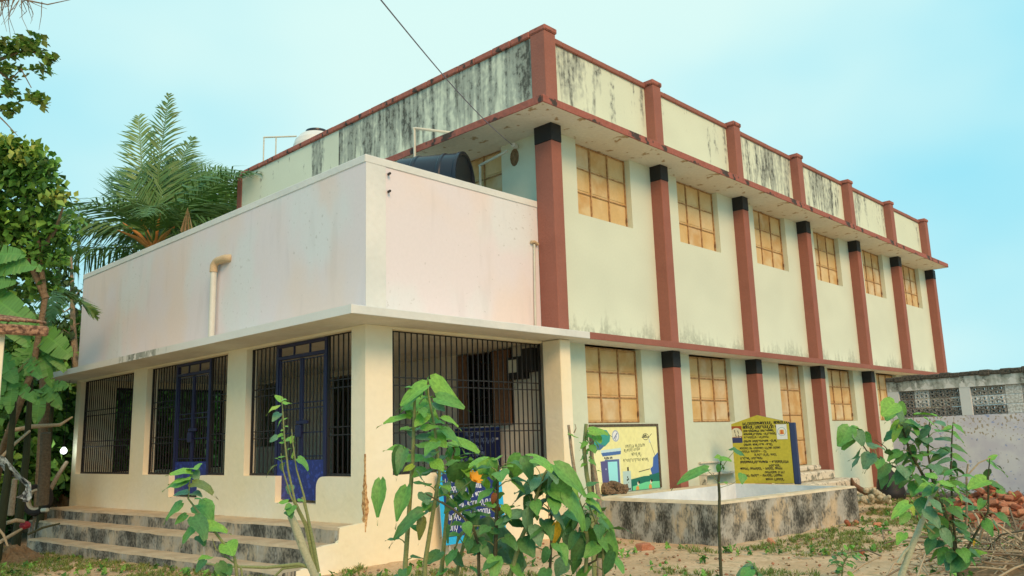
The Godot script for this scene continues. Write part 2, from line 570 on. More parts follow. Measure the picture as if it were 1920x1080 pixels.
	surf("cat_fur", Color.WHITE, 0.95, mottle(66, 0.03, Color(0.035, 0.025, 0.016), Color(0.26, 0.17, 0.10), 0.3, 256, 3.0), 0.25, T.rough, 1.0)
	surf("stem_green", Color.WHITE, 0.8, mottle(67, 0.05, Color(0.16, 0.20, 0.07), Color(0.30, 0.34, 0.15), 0.12), 0.25)
	surf("stem_pale", Color.WHITE, 0.85, mottle(68, 0.05, Color(0.34, 0.36, 0.24), Color(0.54, 0.54, 0.38), 0.12), 0.3)
	surf("stem_dark", Color.WHITE, 0.85, mottle(69, 0.05, Color(0.035, 0.04, 0.02), Color(0.10, 0.10, 0.05), 0.12), 0.25)
	build_leaf_materials()


func build_leaf_materials() -> void:
	var q := noise(70, 0.06, 3)
	var veins := bake(64, 128, func(x: int, y: int) -> Color:
		var u := absf((x + 0.5) / 64.0 - 0.5) * 2.0
		var t := (y + 0.5) / 128.0
		var g := 0.82 + 0.34 * q.get_noise_2d(x, y)
		var vein := smoothstep(0.07, 0.02, u)
		var w := fposmod((t + u * 0.22) * 6.0, 1.0)
		vein = maxf(vein, 0.55 * smoothstep(0.10, 0.02, absf(w - 0.5)))
		return Color(g, g, g).lerp(Color(1.5, 1.25, 1.5), vein * 0.5))
	var blade := bake(64, 128, func(x: int, y: int) -> Color:
		var u := absf((x + 0.5) / 64.0 - 0.5) * 2.0
		var g := 0.86 + 0.12 * q.get_noise_2d(x * 0.4, y * 6.0) + 0.08 * sin(y * 1.3)
		return Color(g, g, g).lerp(Color(1.3, 1.2, 1.0), smoothstep(0.09, 0.03, u) * 0.6))
	var tones := {
		"leaf_bright": [Color(0.23, 0.50, 0.07), veins, 0.40], "leaf_lime": [Color(0.38, 0.56, 0.07), veins, 0.34], "leaf_mid": [Color(0.14, 0.37, 0.07), veins, 0.30],
		"leaf_deep": [Color(0.08, 0.23, 0.06), veins, 0.18], "leaf_blue": [Color(0.14, 0.30, 0.15), veins, 0.16], "leaf_yellow": [Color(0.80, 0.53, 0.03), veins, 0.3],
		"petal": [Color(0.85, 0.40, 0.02), null, 0.3], "leaf_brown": [Color(0.30, 0.10, 0.03), veins, 0.1], "leaf_olive": [Color(0.17, 0.22, 0.05), veins, 0.2],
		"banana_leaf": [Color(0.11, 0.30, 0.06), blade, 0.26],
		"frond": [Color(0.085, 0.175, 0.035), null, 0.18], "frond_light": [Color(0.15, 0.25, 0.06), null, 0.2], "frond_dead": [Color(0.55, 0.24, 0.06), null, 0.1], "frond_dry": [Color(0.42, 0.30, 0.17), null, 0.1]}
	for k in tones:
		var m := StandardMaterial3D.new()
		var c: Color = tones[k][0]
		m.albedo_color = c.linear_to_srgb()
		if tones[k][1]: m.albedo_texture = tones[k][1]
		m.roughness = 0.55
		m.cull_mode = BaseMaterial3D.CULL_DISABLED
		m.backlight_enabled = true
		m.backlight = Color(c.r * tones[k][2] * 1.6, c.g * tones[k][2] * 1.4, c.b * tones[k][2]).linear_to_srgb()
		M[k] = m
	var f := StandardMaterial3D.new()
	f.vertex_color_use_as_albedo = true
	f.roughness = 0.6
	f.cull_mode = BaseMaterial3D.CULL_DISABLED
	f.backlight_enabled = true
	f.backlight = lin(0.02, 0.05, 0.005)
	M.foliage = f
	var gm := f.duplicate() as StandardMaterial3D
	gm.backlight = lin(0.02, 0.04, 0.01)
	gm.roughness = 0.8
	M.grass = gm


# ---------------------------------------------------------------- ground
func ground_y(x: float, z: float) -> float:
	var k := smoothstep(-3.2, -4.4, x)
	return -0.027 * clampf(-z, 0.0, 14.0) * k + 0.0


func build_ground() -> void:
	var q := noise(80, 0.35, 4)
	var xs := []
	for i in 161:
		var s := (i - 80) / 80.0
		xs.append(-1.0 + s * 14.0 + signf(s) * pow(absf(s), 7.0) * 280.0)
	var sh := Shape.new()
	var hgt := func(x: float, z: float) -> float:
		var near := smoothstep(60.0, 25.0, maxf(absf(x), absf(z)))
		return ground_y(x, z) + near * (0.035 * q.get_noise_2d(x * 1.6, z * 1.6) + 0.03 * q.get_noise_2d(x * 6.0, z * 6.0)) - 0.02
	for i in 160:
		for j in 160:
			var p := []
			for o in [[0, 0], [0, 1], [1, 1], [1, 0]]:
				var x: float = xs[i + o[0]]
				var z: float = xs[j + o[1]] - 1.0
				p.append(Vector3(x, hgt.call(x, z), z))
			var u := []
			for w in p:
				u.append(Vector2(w.x, w.z) / 9.0)
			var nn := []
			for w in p:
				nn.append(Vector3(hgt.call(w.x - 0.15, w.z) - hgt.call(w.x + 0.15, w.z), 0.3, hgt.call(w.x, w.z - 0.15) - hgt.call(w.x, w.z + 0.15)).normalized())
			sh.tri(p[0], p[1], p[2], nn[0], nn[1], nn[2], u[0], u[1], u[2])
			sh.tri(p[0], p[2], p[3], nn[0], nn[2], nn[3], u[0], u[2], u[3])
	var a := noise(81, 0.008, 5).get_seamless_image(768, 768)
	var b := noise(82, 0.05, 4).get_seamless_image(768, 768)
	var c := noise(83, 0.2, 2).get_seamless_image(768, 768)
	var soil := bake(768, 768, func(x: int, y: int) -> Color:
		var k := a.get_pixel(x, y).r
		var f := b.get_pixel(x, y).r
		var g := c.get_pixel(x, y).r
		var col := Color(0.56, 0.38, 0.22).lerp(Color(0.80, 0.58, 0.37), smoothstep(0.25, 0.75, k * 0.55 + f * 0.45))
		col = col.lerp(Color(0.17, 0.16, 0.06), 0.45 * smoothstep(0.57, 0.70, k * 0.6 + f * 0.4))
		col = col.lerp(Color(0.12, 0.075, 0.035), 0.75 * smoothstep(0.62, 0.80, g * 0.6 + f * 0.4))
		return col * (0.88 + 0.3 * (g - 0.4)))
	var m := sheet("soil", soil, 1.0)
	tag(part(self, "ground", sh, m), "bare sandy earth with patches of grass round the building", "", "", "structure")


# ---------------------------------------------------------------- main building
const BAY := 3.1807
const P0 := -0.224
const PW := 0.249
const ROOF := 6.58


func shutter(parent: Node, at: Vector3, across: Vector3, out: Vector3, wide: float, high: float, cols: int, rows: int, called := "window") -> void:
	var f := Shape.new()
	var b := Basis(across, Vector3.UP, out)
	var bar := 0.026
	for i in cols + 1:
		f.box(at + across * (wide * i / cols) + Vector3.UP * high * 0.5 + out * 0.012, Vector3(bar, high, 0.05), 0.006, b)
	for j in rows + 1:
		for i in cols:
			f.box(at + across * (wide * (i + 0.5) / cols) + Vector3.UP * clampf(high * j / rows, bar * 0.5, high - bar * 0.5) + out * 0.008, Vector3(wide / cols - bar - 0.002, bar, 0.04), 0.006, b)
	var w := part(parent, called, f, M.shutter_frame)
	for i in cols:
		for j in rows:
			var p := Shape.new()
			var sz := Vector3(wide / cols - bar + 0.004, high / rows - bar + 0.004, 0.02)
			var c := at + across * (wide * (i + 0.5) / cols) + Vector3.UP * (high * (j + 0.5) / rows)
			p.box(c, sz, 0.0, b)
			p.box(c + out * (0.008 + 0.004 * rng.randf()), sz - Vector3(0.06, 0.06, 0.0), 0.008, b)
			part(w, "shutter_panel", p, M["shutter_%d" % rng.randi_range(0, 3)])
	var hk := Shape.new()
	hk.box(at + across * (wide - 0.03) + Vector3.UP * high * 0.12 + out * 0.045, Vector3(0.014, 0.08, 0.02), 0.003, b)
	part(w, "latch", hk, M.brown_wood)


func build_main_building() -> void:
	var o := thing("main_building", "two storey cream building with red brown pillars and stained parapet", "building")
	var xr := P0 + 6 * BAY + PW
	var zb := -9.92
	var lower := []
	var upper := []
	for k in 6:
		var x := 0.70 + 3.203 * k
		if k == 2:
			lower.append(Rect2(x + 0.55, 0.70 + 0.3, 1.27, 2.5))
		else:
			lower.append(Rect2(x, 1.70 + 0.3, 1.60, 1.5))
		upper.append(Rect2(0.70 + 3.192 * k, 5.245 - 3.1, 1.59, 1.6))
	# front walls, lower and upper storey, the upper one with mould above the sunshade
	var a := Shape.new()
	a.wall(Vector3(0, -0.3, 0), Vector3.RIGHT, xr - 0.06, 3.31, Vector3(0, 0, -0.25), lower)
	part(o, "wall", a, M.cream)
	var au := Shape.new()
	au.wall(Vector3(0, 3.1, 0), Vector3.RIGHT, xr - 0.06, 3.5, Vector3(0, 0, -0.25), upper)
	var mould := streaks(90, xr, 3.5, 1400, Color(0.655, 0.72, 0.60), func(_x: float) -> float: return 0.0, 0.62)
	part(o, "wall", au, sheet("front_upper", mould, 0.92))
	# end wall towards the porch
	var e := Shape.new()
	e.wall(Vector3(0, -0.3, zb), Vector3.BACK, -zb - 0.25, 3.4, Vector3(0.25, 0, 0), [
		Rect2(-2.36 - zb, 1.72 + 0.3, 1.36, 1.28), Rect2(-6.6 - zb, 0.5 + 0.3, 1.2, 2.4), Rect2(-9.5 - zb, 1.5 + 0.3, 1.0, 1.45)])
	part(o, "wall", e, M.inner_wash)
	var eu := Shape.new()
	eu.wall(Vector3(0, 3.102, zb), Vector3.BACK, -zb - 0.25, 3.498, Vector3(0.25, 0, 0), [Rect2(-2.75 - zb, 5.25 - 3.102, 1.63, 1.6)])
	part(o, "wall", eu, M.cream)
	var bk := Shape.new()
	bk.wall(Vector3(0.25, -0.3, zb), Vector3.RIGHT, xr - 0.31, 6.9, Vector3(0, 0, 0.25))
	bk.wall(Vector3(xr - 0.06, -0.3, zb + 0.25), Vector3.BACK, -zb - 0.5, 6.9, Vector3(-0.25, 0, 0))
	part(o, "wall", bk, M.cream)
	var fl := Shape.new()
	fl.span(Vector3(0.26, 0.3, zb + 0.26), Vector3(xr - 0.32, 0.5, -0.26))
	fl.span(Vector3(0.26, 3.15, zb + 0.26), Vector3(xr - 0.32, 3.25, -0.26))
	part(o, "floor", fl, M.step_top)
	# windows and the double door
	for k in 6:
		var x := 0.70 + 3.203 * k
		if k == 2:
			shutter(o, Vector3(x + 0.56, 0.71, -0.15), Vector3.RIGHT, Vector3.BACK, 1.25, 2.28, 2, 4, "door")
		else:
			shutter(o, Vector3(x + 0.01, 1.71, -0.15), Vector3.RIGHT, Vector3.BACK, 1.58, 1.28, 3, 3)
		shutter(o, Vector3(0.70 + 3.192 * k + 0.01, 5.255, -0.15), Vector3.RIGHT, Vector3.BACK, 1.57, 1.32, 3, 3)
	shutter(o, Vector3(0.13, 5.26, -2.74), Vector3.BACK, Vector3.LEFT, 1.61, 1.32, 3, 3)
	# pillars with black heads
	for k in 7:
		var x := P0 + BAY * k
		for s in 2:
			var top: float = [2.995, ROOF][s]
			var low: float = [-0.3, 3.105][s]
			if k == 0 and s == 0:
				continue
			var p := Shape.new()
			p.span(Vector3(x, low, -0.12 if k else -0.135), Vector3(x + PW, top - 0.30, 0.247), 0.012)
			var q := part(o, "pillar", p, M.red_paint)
			var h := Shape.new()
			h.span(Vector3(x - 0.004, top - 0.30, -0.12 if k else -0.135), Vector3(x + PW + 0.004, top, 0.251), 0.008)
			part(q, "pillar_head", h, M.black_paint)
	var cp := Shape.new()
	cp.span(Vector3(P0, -0.3, -0.128), Vector3(P0 + PW, 2.995, 0.247), 0.012)
	part(o, "pillar", cp, M.yellow_wash)
	# sunshade over the ground floor, past the white porch edge
	var ss := Shape.new()
	ss.span(Vector3(0.0, 3.0, -0.001), Vector3(xr + 0.05, 3.104, 0.50))
	part(o, "sunshade", ss, M.soffit)
	var se := Shape.new()
	se.span(Vector3(0.204, 2.998, 0.501), Vector3(xr + 0.05, 3.108, 0.515), 0.004)
	part(o, "sunshade_edge", se, M.red_paint)
	# roof slab with its overhang
	var rs := Shape.new()
	rs.span(Vector3(-0.93, ROOF, zb - 0.6), Vector3(18.9, ROOF + 0.118, 0.70))
	part(o, "roof_slab", rs, M.soffit_peeling)
	var re := Shape.new()
	var yy := [ROOF - 0.004, ROOF + 0.122]
	re.span(Vector3(-0.95, yy[0], 0.70), Vector3(18.92, yy[1], 0.722), 0.006)
	re.span(Vector3(-0.95, yy[0], zb - 0.62), Vector3(-0.93, yy[1], 0.699), 0.006)
	re.span(Vector3(18.90, yy[0], zb - 0.62), Vector3(18.92, yy[1], 0.699), 0.006)
	part(o, "roof_edge", re, M.red_edge)
	# parapet: a panel per bay, stained by rain
	var y0 := ROOF + 0.118
	var cream := Color(0.65, 0.71, 0.57)
	var grime := [0.52, 0.26, 0.72, 0.62, 0.58, 0.26]
	for k in 6:
		var x := P0 + BAY * k + PW
		var s := Shape.new()
		s.wall(Vector3(x, y0, -0.01), Vector3.RIGHT, BAY - PW, 8.20 - y0, Vector3(0, 0, -0.12))
		var d: float = grime[k]
		var w := func(mx: float) -> float: return clampf(d + 0.18 * sin(mx * 2.1 + k * 1.7), 0.0, 1.0)
		part(o, "parapet_panel", s, sheet("parapet_%d" % k, streaks(100 + k * 5, BAY - PW, 8.20 - y0, 420, cream, w), 0.95))
		var cop := Shape.new()
		for j in 7:
			var x0 := x + (BAY - PW) * j / 7.0
			cop.span(Vector3(x0 + 0.003, 8.202, -0.16), Vector3(x0 + (BAY - PW) / 7.0 - 0.003, 8.30 + 0.008 * rng.randf(), 0.03 + 0.006 * rng.randf()), 0.012)
		part(o, "coping", cop, M.red_paint)
	for k in 7:
		var x := P0 + BAY * k
		var s := Shape.new()
		s.span(Vector3(x - (0.02 if k == 0 else 0.0), y0, -0.13), Vector3(x + PW + 0.02, 8.235, 0.20), 0.012)
		var q := part(o, "parapet_pillar", s, M.red_paint)
		var c := Shape.new()
		c.span(Vector3(x - 0.035, 8.235, -0.15), Vector3(x + PW + 0.045, 8.335, 0.225), 0.02)
		part(q, "pillar_cap", c, M.red_worn)
	var lb := -zb + 0.02 - 0.13
	var pb := Shape.new()
	pb.wall(Vector3(-0.225, y0, zb - 0.02), Vector3.BACK, lb, 8.20 - y0, Vector3(0.12, 0, 0))
	var heavy := func(mx: float) -> float:
		var z := mx + zb
		if z < -7.6: return 0.12
		if z < -5.75: return 0.12 + 0.75 * exp(-pow((z + 6.55) / 0.28, 2.0))
		if z > -0.7: return 0.98
		return 0.96 - 0.16 * smoothstep(-5.7, -3.0, z) + 0.08 * sin(z * 3.0)
	part(o, "parapet_panel", pb, sheet("parapet_end", streaks(140, lb, 8.20 - y0, 1500, Color(0.68, 0.73, 0.60), heavy), 0.95))
	var cb := Shape.new()
	for j in 22:
		var z0 := zb - 0.02 + lb * j / 22.0
		cb.span(Vector3(-0.27 - 0.006 * rng.randf(), 8.202, z0 + 0.003), Vector3(-0.06, 8.31 + 0.01 * rng.randf(), z0 + lb / 22.0 - 0.003), 0.014)
	part(o, "coping", cb, M.red_worn)
	var fp := Shape.new()
	fp.span(Vector3(-0.245, y0, zb - 0.24), Vector3(0.0, 8.26, zb - 0.022), 0.01)
	part(o, "parapet_pillar", fp, M.red_paint)
	var pr := Shape.new()
	pr.wall(Vector3(0.0, y0, zb), Vector3.RIGHT, xr, 8.2 - y0, Vector3(0, 0, 0.12))
	pr.wall(Vector3(xr - 0.02, y0, zb + 0.122), Vector3.BACK, -zb - 0.3, 8.2 - y0, Vector3(-0.12, 0, 0))
	part(o, "parapet_panel", pr, M.cream)
	# shutters folded back from the window inside the porch, with its iron bars
	var lf := Shape.new()
	lf.span(Vector3(-0.06, 1.72, -1.44), Vector3(-0.022, 2.97, -1.02), 0.006)
	lf.span(Vector3(-0.07, 1.80, -1.38), Vector3(-0.06, 2.30, -1.08), 0.004)
	lf.span(Vector3(-0.07, 2.38, -1.38), Vector3(-0.06, 2.90, -1.08), 0.004)
	var lp := part(o, "window_leaf", lf, M.brown_wood)
	var l2 := Shape.new()
	l2.span(Vector3(-0.04, 1.72, -2.36), Vector3(0.0, 2.97, -2.10), 0.006)
	part(o, "window_leaf", l2, M.brown_wood)
	var wb := Shape.new()
	for j in 8:
		wb.span(Vector3(0.10, 1.72, -2.06 + j * 0.085), Vector3(0.116, 2.99, -2.044 + j * 0.085))
	for j in 4:
		wb.span(Vector3(0.098, 1.9 + j * 0.3, -2.09), Vector3(0.102, 1.915 + j * 0.3, -1.44))
	part(o, "window_bars", wb, M.iron)
	# broken hole in the upper end wall, and the ledge with a tap niche low on the front
	var hl := Shape.new()
	hl.lathe([Vector2(0.0, 0.0), Vector2(0.075, 0.006), Vector2(0.12, 0.012), Vector2(0.13, 0.0)], Vector3(-0.002, 6.30, -0.80), 12, Basis(Vector3(0, 0, 0.8), Vector3(-1, 0, 0), Vector3(0, 1.25, 0)))
	part(o, "broken_hole", hl, M.dirt)
	var lg := Shape.new()
	lg.span(Vector3(3.98, 0.70, 0.001), Vector3(5.25, 0.74, 0.16), 0.006)
	lg.span(Vector3(3.98, 0.50, 0.001), Vector3(4.03, 0.695, 0.14), 0.004)
	lg.span(Vector3(3.98, 0.92, 0.001), Vector3(4.75, 0.95, 0.05), 0.004)
	part(o, "ledge", lg, M.rough_plaster)
	# steps up to the door
	for s in [[7.1, 9.02, 0.585, 0.70, 0.18], [7.0, 9.18, 0.385, 0.58, 0.42], [6.9, 9.62, -0.2, 0.38, 0.80]]:
		var st := Shape.new()
		st.span(Vector3(s[0], -0.25 if s[2] < 0 else s[2], 0.002), Vector3(s[1], s[3], s[4]), 0.03)
		part(o, "step", st, M.rough_plaster)


# ---------------------------------------------------------------- porch building
const XA := -3.656
const ZA := -0.13
const ZE := -10.345


func bars(parent: Node, x: float, z0: float, z1: float, y0: float, y1: float, along_x: bool, gap := 0.105) -> void:
	var f := Shape.new()
	var mk := func(a0: float, b0: float, a1: float, b1: float, th: float) -> void:
		if along_x:
			f.span(Vector3(a0, b0, x - th), Vector3(a1, b1, x + th))
		else:
			f.span(Vector3(x - th, b0, a0), Vector3(x + th, b1, a1))
	mk.call(z0, y1 - 0.045, z1, y1, 0.02)
	mk.call(z0, y0, z1, y0 + 0.035, 0.02)
	for y in [2.34, 2.235, 1.71, 1.605]:
		mk.call(z0, y - 0.008, z1, y + 0.008, 0.004)
	mk.call(z0, y0 + 0.035, z0 + 0.025, y1 - 0.045, 0.018)
	mk.call(z1 - 0.025, y0 + 0.035, z1, y1 - 0.045, 0.018)
	var g := part(parent, "window_grille", f, M.iron)
	var n := int((z1 - z0) / gap)
	var rod := Shape.new()
	rod.span(Vector3(-0.0075, y0 + 0.035, -0.0075), Vector3(0.0075, y1 - 0.045, 0.0075))
	var rm := rod.mesh()
	for i in range(1, n):
		var z := z0 + (z1 - z0) * i / n
		part(g, "bar", rm, M.iron, Transform3D(Basis.IDENTITY, Vector3(z, 0, x) if along_x else Vector3(x, 0, z)))


func gate(parent: Node, x: float, z0: float, z1: float, low: float, sheet_top: float, high: float) -> void:
	var f := Shape.new()
	for z in [z0, z1]:
		f.span(Vector3(x - 0.03, low, z - 0.03), Vector3(x + 0.03, 2.96, z + 0.03), 0.004)
	f.span(Vector3(x - 0.028, high, z0 + 0.031), Vector3(x + 0.028, high + 0.05, z1 - 0.031), 0.004)
	f.span(Vector3(x - 0.028, 2.91, z0 + 0.031), Vector3(x + 0.028, 2.955, z1 - 0.031), 0.004)
	for k in [0.33, 0.66]:
		var z := lerpf(z0, z1, k)
		f.span(Vector3(x - 0.012, high + 0.051, z - 0.012), Vector3(x + 0.012, 2.909, z + 0.012))
	var g := part(parent, "gate", f, M.blue_frame)
	var mid := (z0 + z1) * 0.5
	for s in [[z0 + 0.034, mid - 0.004], [mid + 0.004, z1 - 0.034]]:
		var l := Shape.new()
		l.span(Vector3(x - 0.018, low + 0.02, s[0]), Vector3(x + 0.018, sheet_top, s[1]), 0.003)
		part(g, "gate_sheet", l, M.blue_paint)
		var st := Shape.new()
		for z in [s[0] + 0.018, s[1] - 0.018]:
			st.span(Vector3(x - 0.016, sheet_top + 0.001, z - 0.016), Vector3(x + 0.016, high - 0.012, z + 0.016))
		for y in [sheet_top + 0.05, 1.66, 2.0, 2.08, high - 0.03]:
			st.span(Vector3(x - 0.006, y - 0.008, s[0] + 0.035), Vector3(x + 0.006, y + 0.008, s[1] - 0.035))
		part(g, "gate_frame", st, M.blue_frame)
		var rod := Shape.new()
		rod.span(Vector3(-0.007, sheet_top, -0.007), Vector3(0.007, high - 0.02, 0.007))
		var rm := rod.mesh()
		for i in range(1, 6):
			part(g, "bar", rm, M.iron, Transform3D(Basis.IDENTITY, Vector3(x, 0, lerpf(s[0] + 0.03, s[1] - 0.03, i / 6.0))))
	var la := Shape.new()
	la.span(Vector3(x - 0.05, 1.78, mid - 0.07), Vector3(x - 0.02, 1.83, mid + 0.22), 0.004)
	la.span(Vector3(x - 0.055, 1.60, mid - 0.08), Vector3(x - 0.02, 1.77, mid + 0.06), 0.006)
	part(g, "latch", la, M.blue_frame)


func build_porch_building() -> void:
	var o := thing("porch_building", "single storey annexe with white parapet, yellow pillars and barred openings", "building")
	var th := 0.20
	var ln := ZA - ZE
	var at := func(z: float) -> float: return z - ZE
	# left face with three openings; the two gate bays are cut lower
	var w := Shape.new()
	var hs := [Rect2(at.call(-10.108), 1.365, 2.723, 1.9), Rect2(at.call(-6.79), 1.365, 3.026, 1.9), Rect2(at.call(-3.1695), 1.365, 2.737, 1.9),
		Rect2(at.call(-5.70), 1.0, 1.04, 0.37), Rect2(at.call(-2.262), 1.0, 1.035, 0.37),
		Rect2(at.call(-4.661), 1.225, 0.151, 0.2), Rect2(at.call(-1.228), 1.225, 0.151, 0.2)]
	w.wall(Vector3(XA, -0.3, ZE), Vector3.BACK, ln, 3.30, Vector3(th, 0, 0), hs)
	part(o, "wall", w, M.yellow_wash)
	# the rounded shoulder of the plaster beside the gates
	for z in [-1.227, -4.66]:
		var q := Shape.new()
		for k in 6:
			var r := []
			for j in [k, k + 1]:
				var t: float = PI * 0.5 * j / 6.0
				r.append(Vector3(XA, 0.925 + 0.14 * sin(t), z + 0.15 * (1.0 - cos(t))))
			var c := Vector3(XA, 0.925, z + 0.15)
			q.flat(r[0], r[1], c, Vector3.LEFT)
			q.flat(r[0] + Vector3(th, 0, 0), r[1] + Vector3(th, 0, 0), c + Vector3(th, 0, 0), Vector3.RIGHT)
			q.quad(r[0], r[1], r[1] + Vector3(th, 0, 0), r[0] + Vector3(th, 0, 0), Vector3(0, 1, -1))
		part(o, "wall_corner", q, M.yellow_wash)
	# right face, one wide opening up to the main building
	var w2 := Shape.new()
	w2.wall(Vector3(XA + th, -0.3, ZA), Vector3.RIGHT, -XA - th + P0 - 0.0, 3.30, Vector3(0, 0, -th), [Rect2(0.437 - th, 1.365, 3.06, 1.9)])
	part(o, "wall", w2, M.yellow_wash)
	# far end, with an opening on the trees
	var w3 := Shape.new()
	w3.wall(Vector3(XA + th, -0.3, ZE), Vector3.RIGHT, -XA - th, 3.30, Vector3(0, 0, th), [Rect2(0.55, 1.365, 2.5, 1.8)])
	part(o, "wall", w3, M.yellow_wash)
	var fl := Shape.new()
	fl.span(Vector3(XA + th, -0.3, ZE + th), Vector3(-0.001, 0.52, ZA - th))
	part(o, "floor", fl, M.step_top)
	# grilles and gates, set back in the openings
	var gx := XA + 0.118
	bars(o, gx, -10.108, -7.385, 1.066, 2.998, false)
	bars(o, gx, -6.79, -5.79, 1.066, 2.998, false)
	bars(o, gx, -4.50, -3.764, 1.066, 2.998, false)
	bars(o, gx, -3.1695, -2.45, 1.066, 2.998, false)
	bars(o, gx, -1.13, -0.433, 1.066, 2.998, false)
	bars(o, ZA - 0.118, XA + 0.437, P0 + 0.06, 1.066, 2.998, true)
	bars(o, ZE + 0.10, XA + th + 0.55, XA + th + 3.05, 1.066, 2.86, true)
	gate(o, gx, -2.42, -1.165, 0.72, 1.285, 2.73)
	gate(o, gx, -5.75, -4.53, 0.72, 1.28, 2.73)
	# flat roof with its projecting white edge, and the plain parapet
	var sl := Shape.new()
	sl.span(Vector3(XA - 0.66, 3.002, ZE - 0.70), Vector3(-0.002, 3.104, 0.495))
	part(o, "roof_slab", sl, M.soffit)
	var ed := Shape.new()
	var el := Shape.new()
	el.wall(Vector3(XA - 0.68, 3.0, ZE - 0.72), Vector3.BACK, 0.514 - ZE + 0.72, 0.108, Vector3(0.02, 0, 0))
	var edge := streaks(192, 11.58, 0.108, 1600, Color(0.74, 0.75, 0.73), func(mx: float) -> float: return 0.10 + 0.85 * exp(-pow((mx - 5.6) / 1.0, 2.0)) + 0.25 * smoothstep(1.4, 0.2, mx))
	part(o, "roof_edge", el, sheet("canopy_edge", edge, 0.9))
	ed.span(Vector3(XA - 0.659, 3.0, 0.495), Vector3(0.203, 3.108, 0.514), 0.006)
	part(o, "roof_edge", ed, M.white_edge)
	var e3 := Shape.new()
	e3.span(Vector3(XA - 0.659, 3.0, ZE - 0.72), Vector3(-0.01, 3.108, ZE - 0.70), 0.006)
	part(o, "roof_edge", e3, M.white_edge)
	var wq := noise(197, 1.0, 4)
	var wash := func(w: float, h: float, px: int, off: float) -> ImageTexture:
		return bake(px, int(px * h / w), func(x: int, y: int) -> Color:
			var mx := x * w / px + off
			var my := y * w / px
			var a := wq.get_noise_2d(mx * 0.35, my * 0.25)
			var b := wq.get_noise_2d(mx * 0.45 + 40.0, my * 0.3 + 9.0)
			var c := Color(0.76, 0.71, 0.75).lerp(Color(0.78, 0.68, 0.65), smoothstep(-0.25, 0.35, a)).lerp(Color(0.73, 0.75, 0.78), smoothstep(-0.05, 0.45, b))
			var drip := wq.get_noise_2d(mx * 2.2 + 90.0, my * 0.45)
			var spot := wq.get_noise_2d(mx * 14.0, my * 12.0 + 70.0)
			c *= 1.0 + 0.025 * spot - 0.05 * smoothstep(0.22, 0.55, drip + 0.15 * spot)
			c = c.lerp(Color(0.30, 0.29, 0.27), 0.35 * smoothstep(0.56, 0.70, wq.get_noise_2d(mx * 9.0 + 20.0, my * 9.0) + 0.25 * b))
			return c)
	var pp := Shape.new()
	pp.wall(Vector3(XA, 3.104, ZE), Vector3.BACK, ln, 2.15, Vector3(0.13, 0, 0))
	part(o, "parapet", pp, sheet("wash_left", wash.call(ln, 2.15, 900, 0.0), 0.9))
	var p2 := Shape.new()
	p2.wall(Vector3(XA + 0.13, 3.104, ZA), Vector3.RIGHT, -XA - 0.13 + P0, 2.15, Vector3(0, 0, -0.13))
	part(o, "parapet", p2, sheet("wash_right", wash.call(3.3, 2.15, 420, 31.0), 0.9))
	var p3 := Shape.new()
	p3.wall(Vector3(XA + 0.13, 3.104, ZE), Vector3.RIGHT, -XA - 0.13 - 0.01, 2.15, Vector3(0, 0, 0.13))
	part(o, "parapet", p3, M.whitewash)
	var tr := Shape.new()
	tr.span(Vector3(XA - 0.012, 5.20, ZE - 0.012), Vector3(XA + 0.14, 5.309, ZA - 0.0), 0.008)
	tr.span(Vector3(XA - 0.012, 5.20, ZA + 0.001), Vector3(P0 - 0.001, 5.309, ZA + 0.014), 0.006)
	tr.span(Vector3(XA + 0.141, 5.254, ZA - 0.14), Vector3(P0 - 0.001, 5.309, ZA - 0.0), 0.006)
	part(o, "coping", tr, M.white_edge)
	var sp := Shape.new()
	sp.span(Vector3(XA - 0.001, 3.108, ZA + 0.001), Vector3(XA + 0.33, 5.198, ZA + 0.012), 0.003)
	part(o, "corner_strip", sp, M.white_edge)
	# three steps along the left face
	var riser := sheet("riser", mouldy(190, 9.6, 0.75, 1024, Color(0.42, 0.39, 0.33), 0.20, Color(0.50, 0.41, 0.29)), 0.98)
	var lines := [[-4.03, 0.49, -4.20, 0.43, -9.9, XA + 0.02], [-4.40, 0.295, -4.60, 0.25, -9.6, -4.0], [-4.79, 0.07, -4.86, -0.02, -8.7, -4.36]]
	for s in lines:
		var st := Shape.new()
		var a := Vector3(s[0], s[1], ZA - 0.004)
		var b := Vector3(s[2], s[3], s[4])
		var ai := Vector3(s[5], s[1], ZA - 0.004)
		var bi := Vector3(s[5] - (0.0 if s[5] > -3.9 else 0.15), s[3], s[4])
		var n := 40
		var q := noise(150 + int(s[1] * 100), 1.0, 3)
		var ridge := []
		for k in n + 1:
			var t := float(k) / n
			var p := a.lerp(b, t)
			ridge.append(p + Vector3(0.035 * q.get_noise_1d(t * 30.0), 0.018 * q.get_noise_1d(t * 41.0 + 9.0), 0))
		for k in n:
			var p0: Vector3 = ridge[k]
			var p1: Vector3 = ridge[k + 1]
			var i0 := ai.lerp(bi, float(k) / n)
			var i1 := ai.lerp(bi, float(k + 1) / n)
			var l0 := p0 + Vector3(-0.014, -0.03, 0)
			var l1 := p1 + Vector3(-0.014, -0.03, 0)
			st.quad(i0, p0, p1, i1, Vector3.UP)
			st.quad(p0, l0, l1, p1, Vector3(-1, 1, 0))
		var sd := Shape.new()
		for k in n:
			var l0: Vector3 = ridge[k] + Vector3(-0.014, -0.03, 0)
			var l1: Vector3 = ridge[k + 1] + Vector3(-0.014, -0.03, 0)
			var d: float = s[1] + 0.45
			sd.quad(l0 - Vector3(0.01, d, 0), l1 - Vector3(0.01, d, 0), l1, l0, Vector3.LEFT, Rect2(float(k) / n + s[1] * 1.7, 0, 1.0 / n, 1))
		var e0: Vector3 = ridge[n]
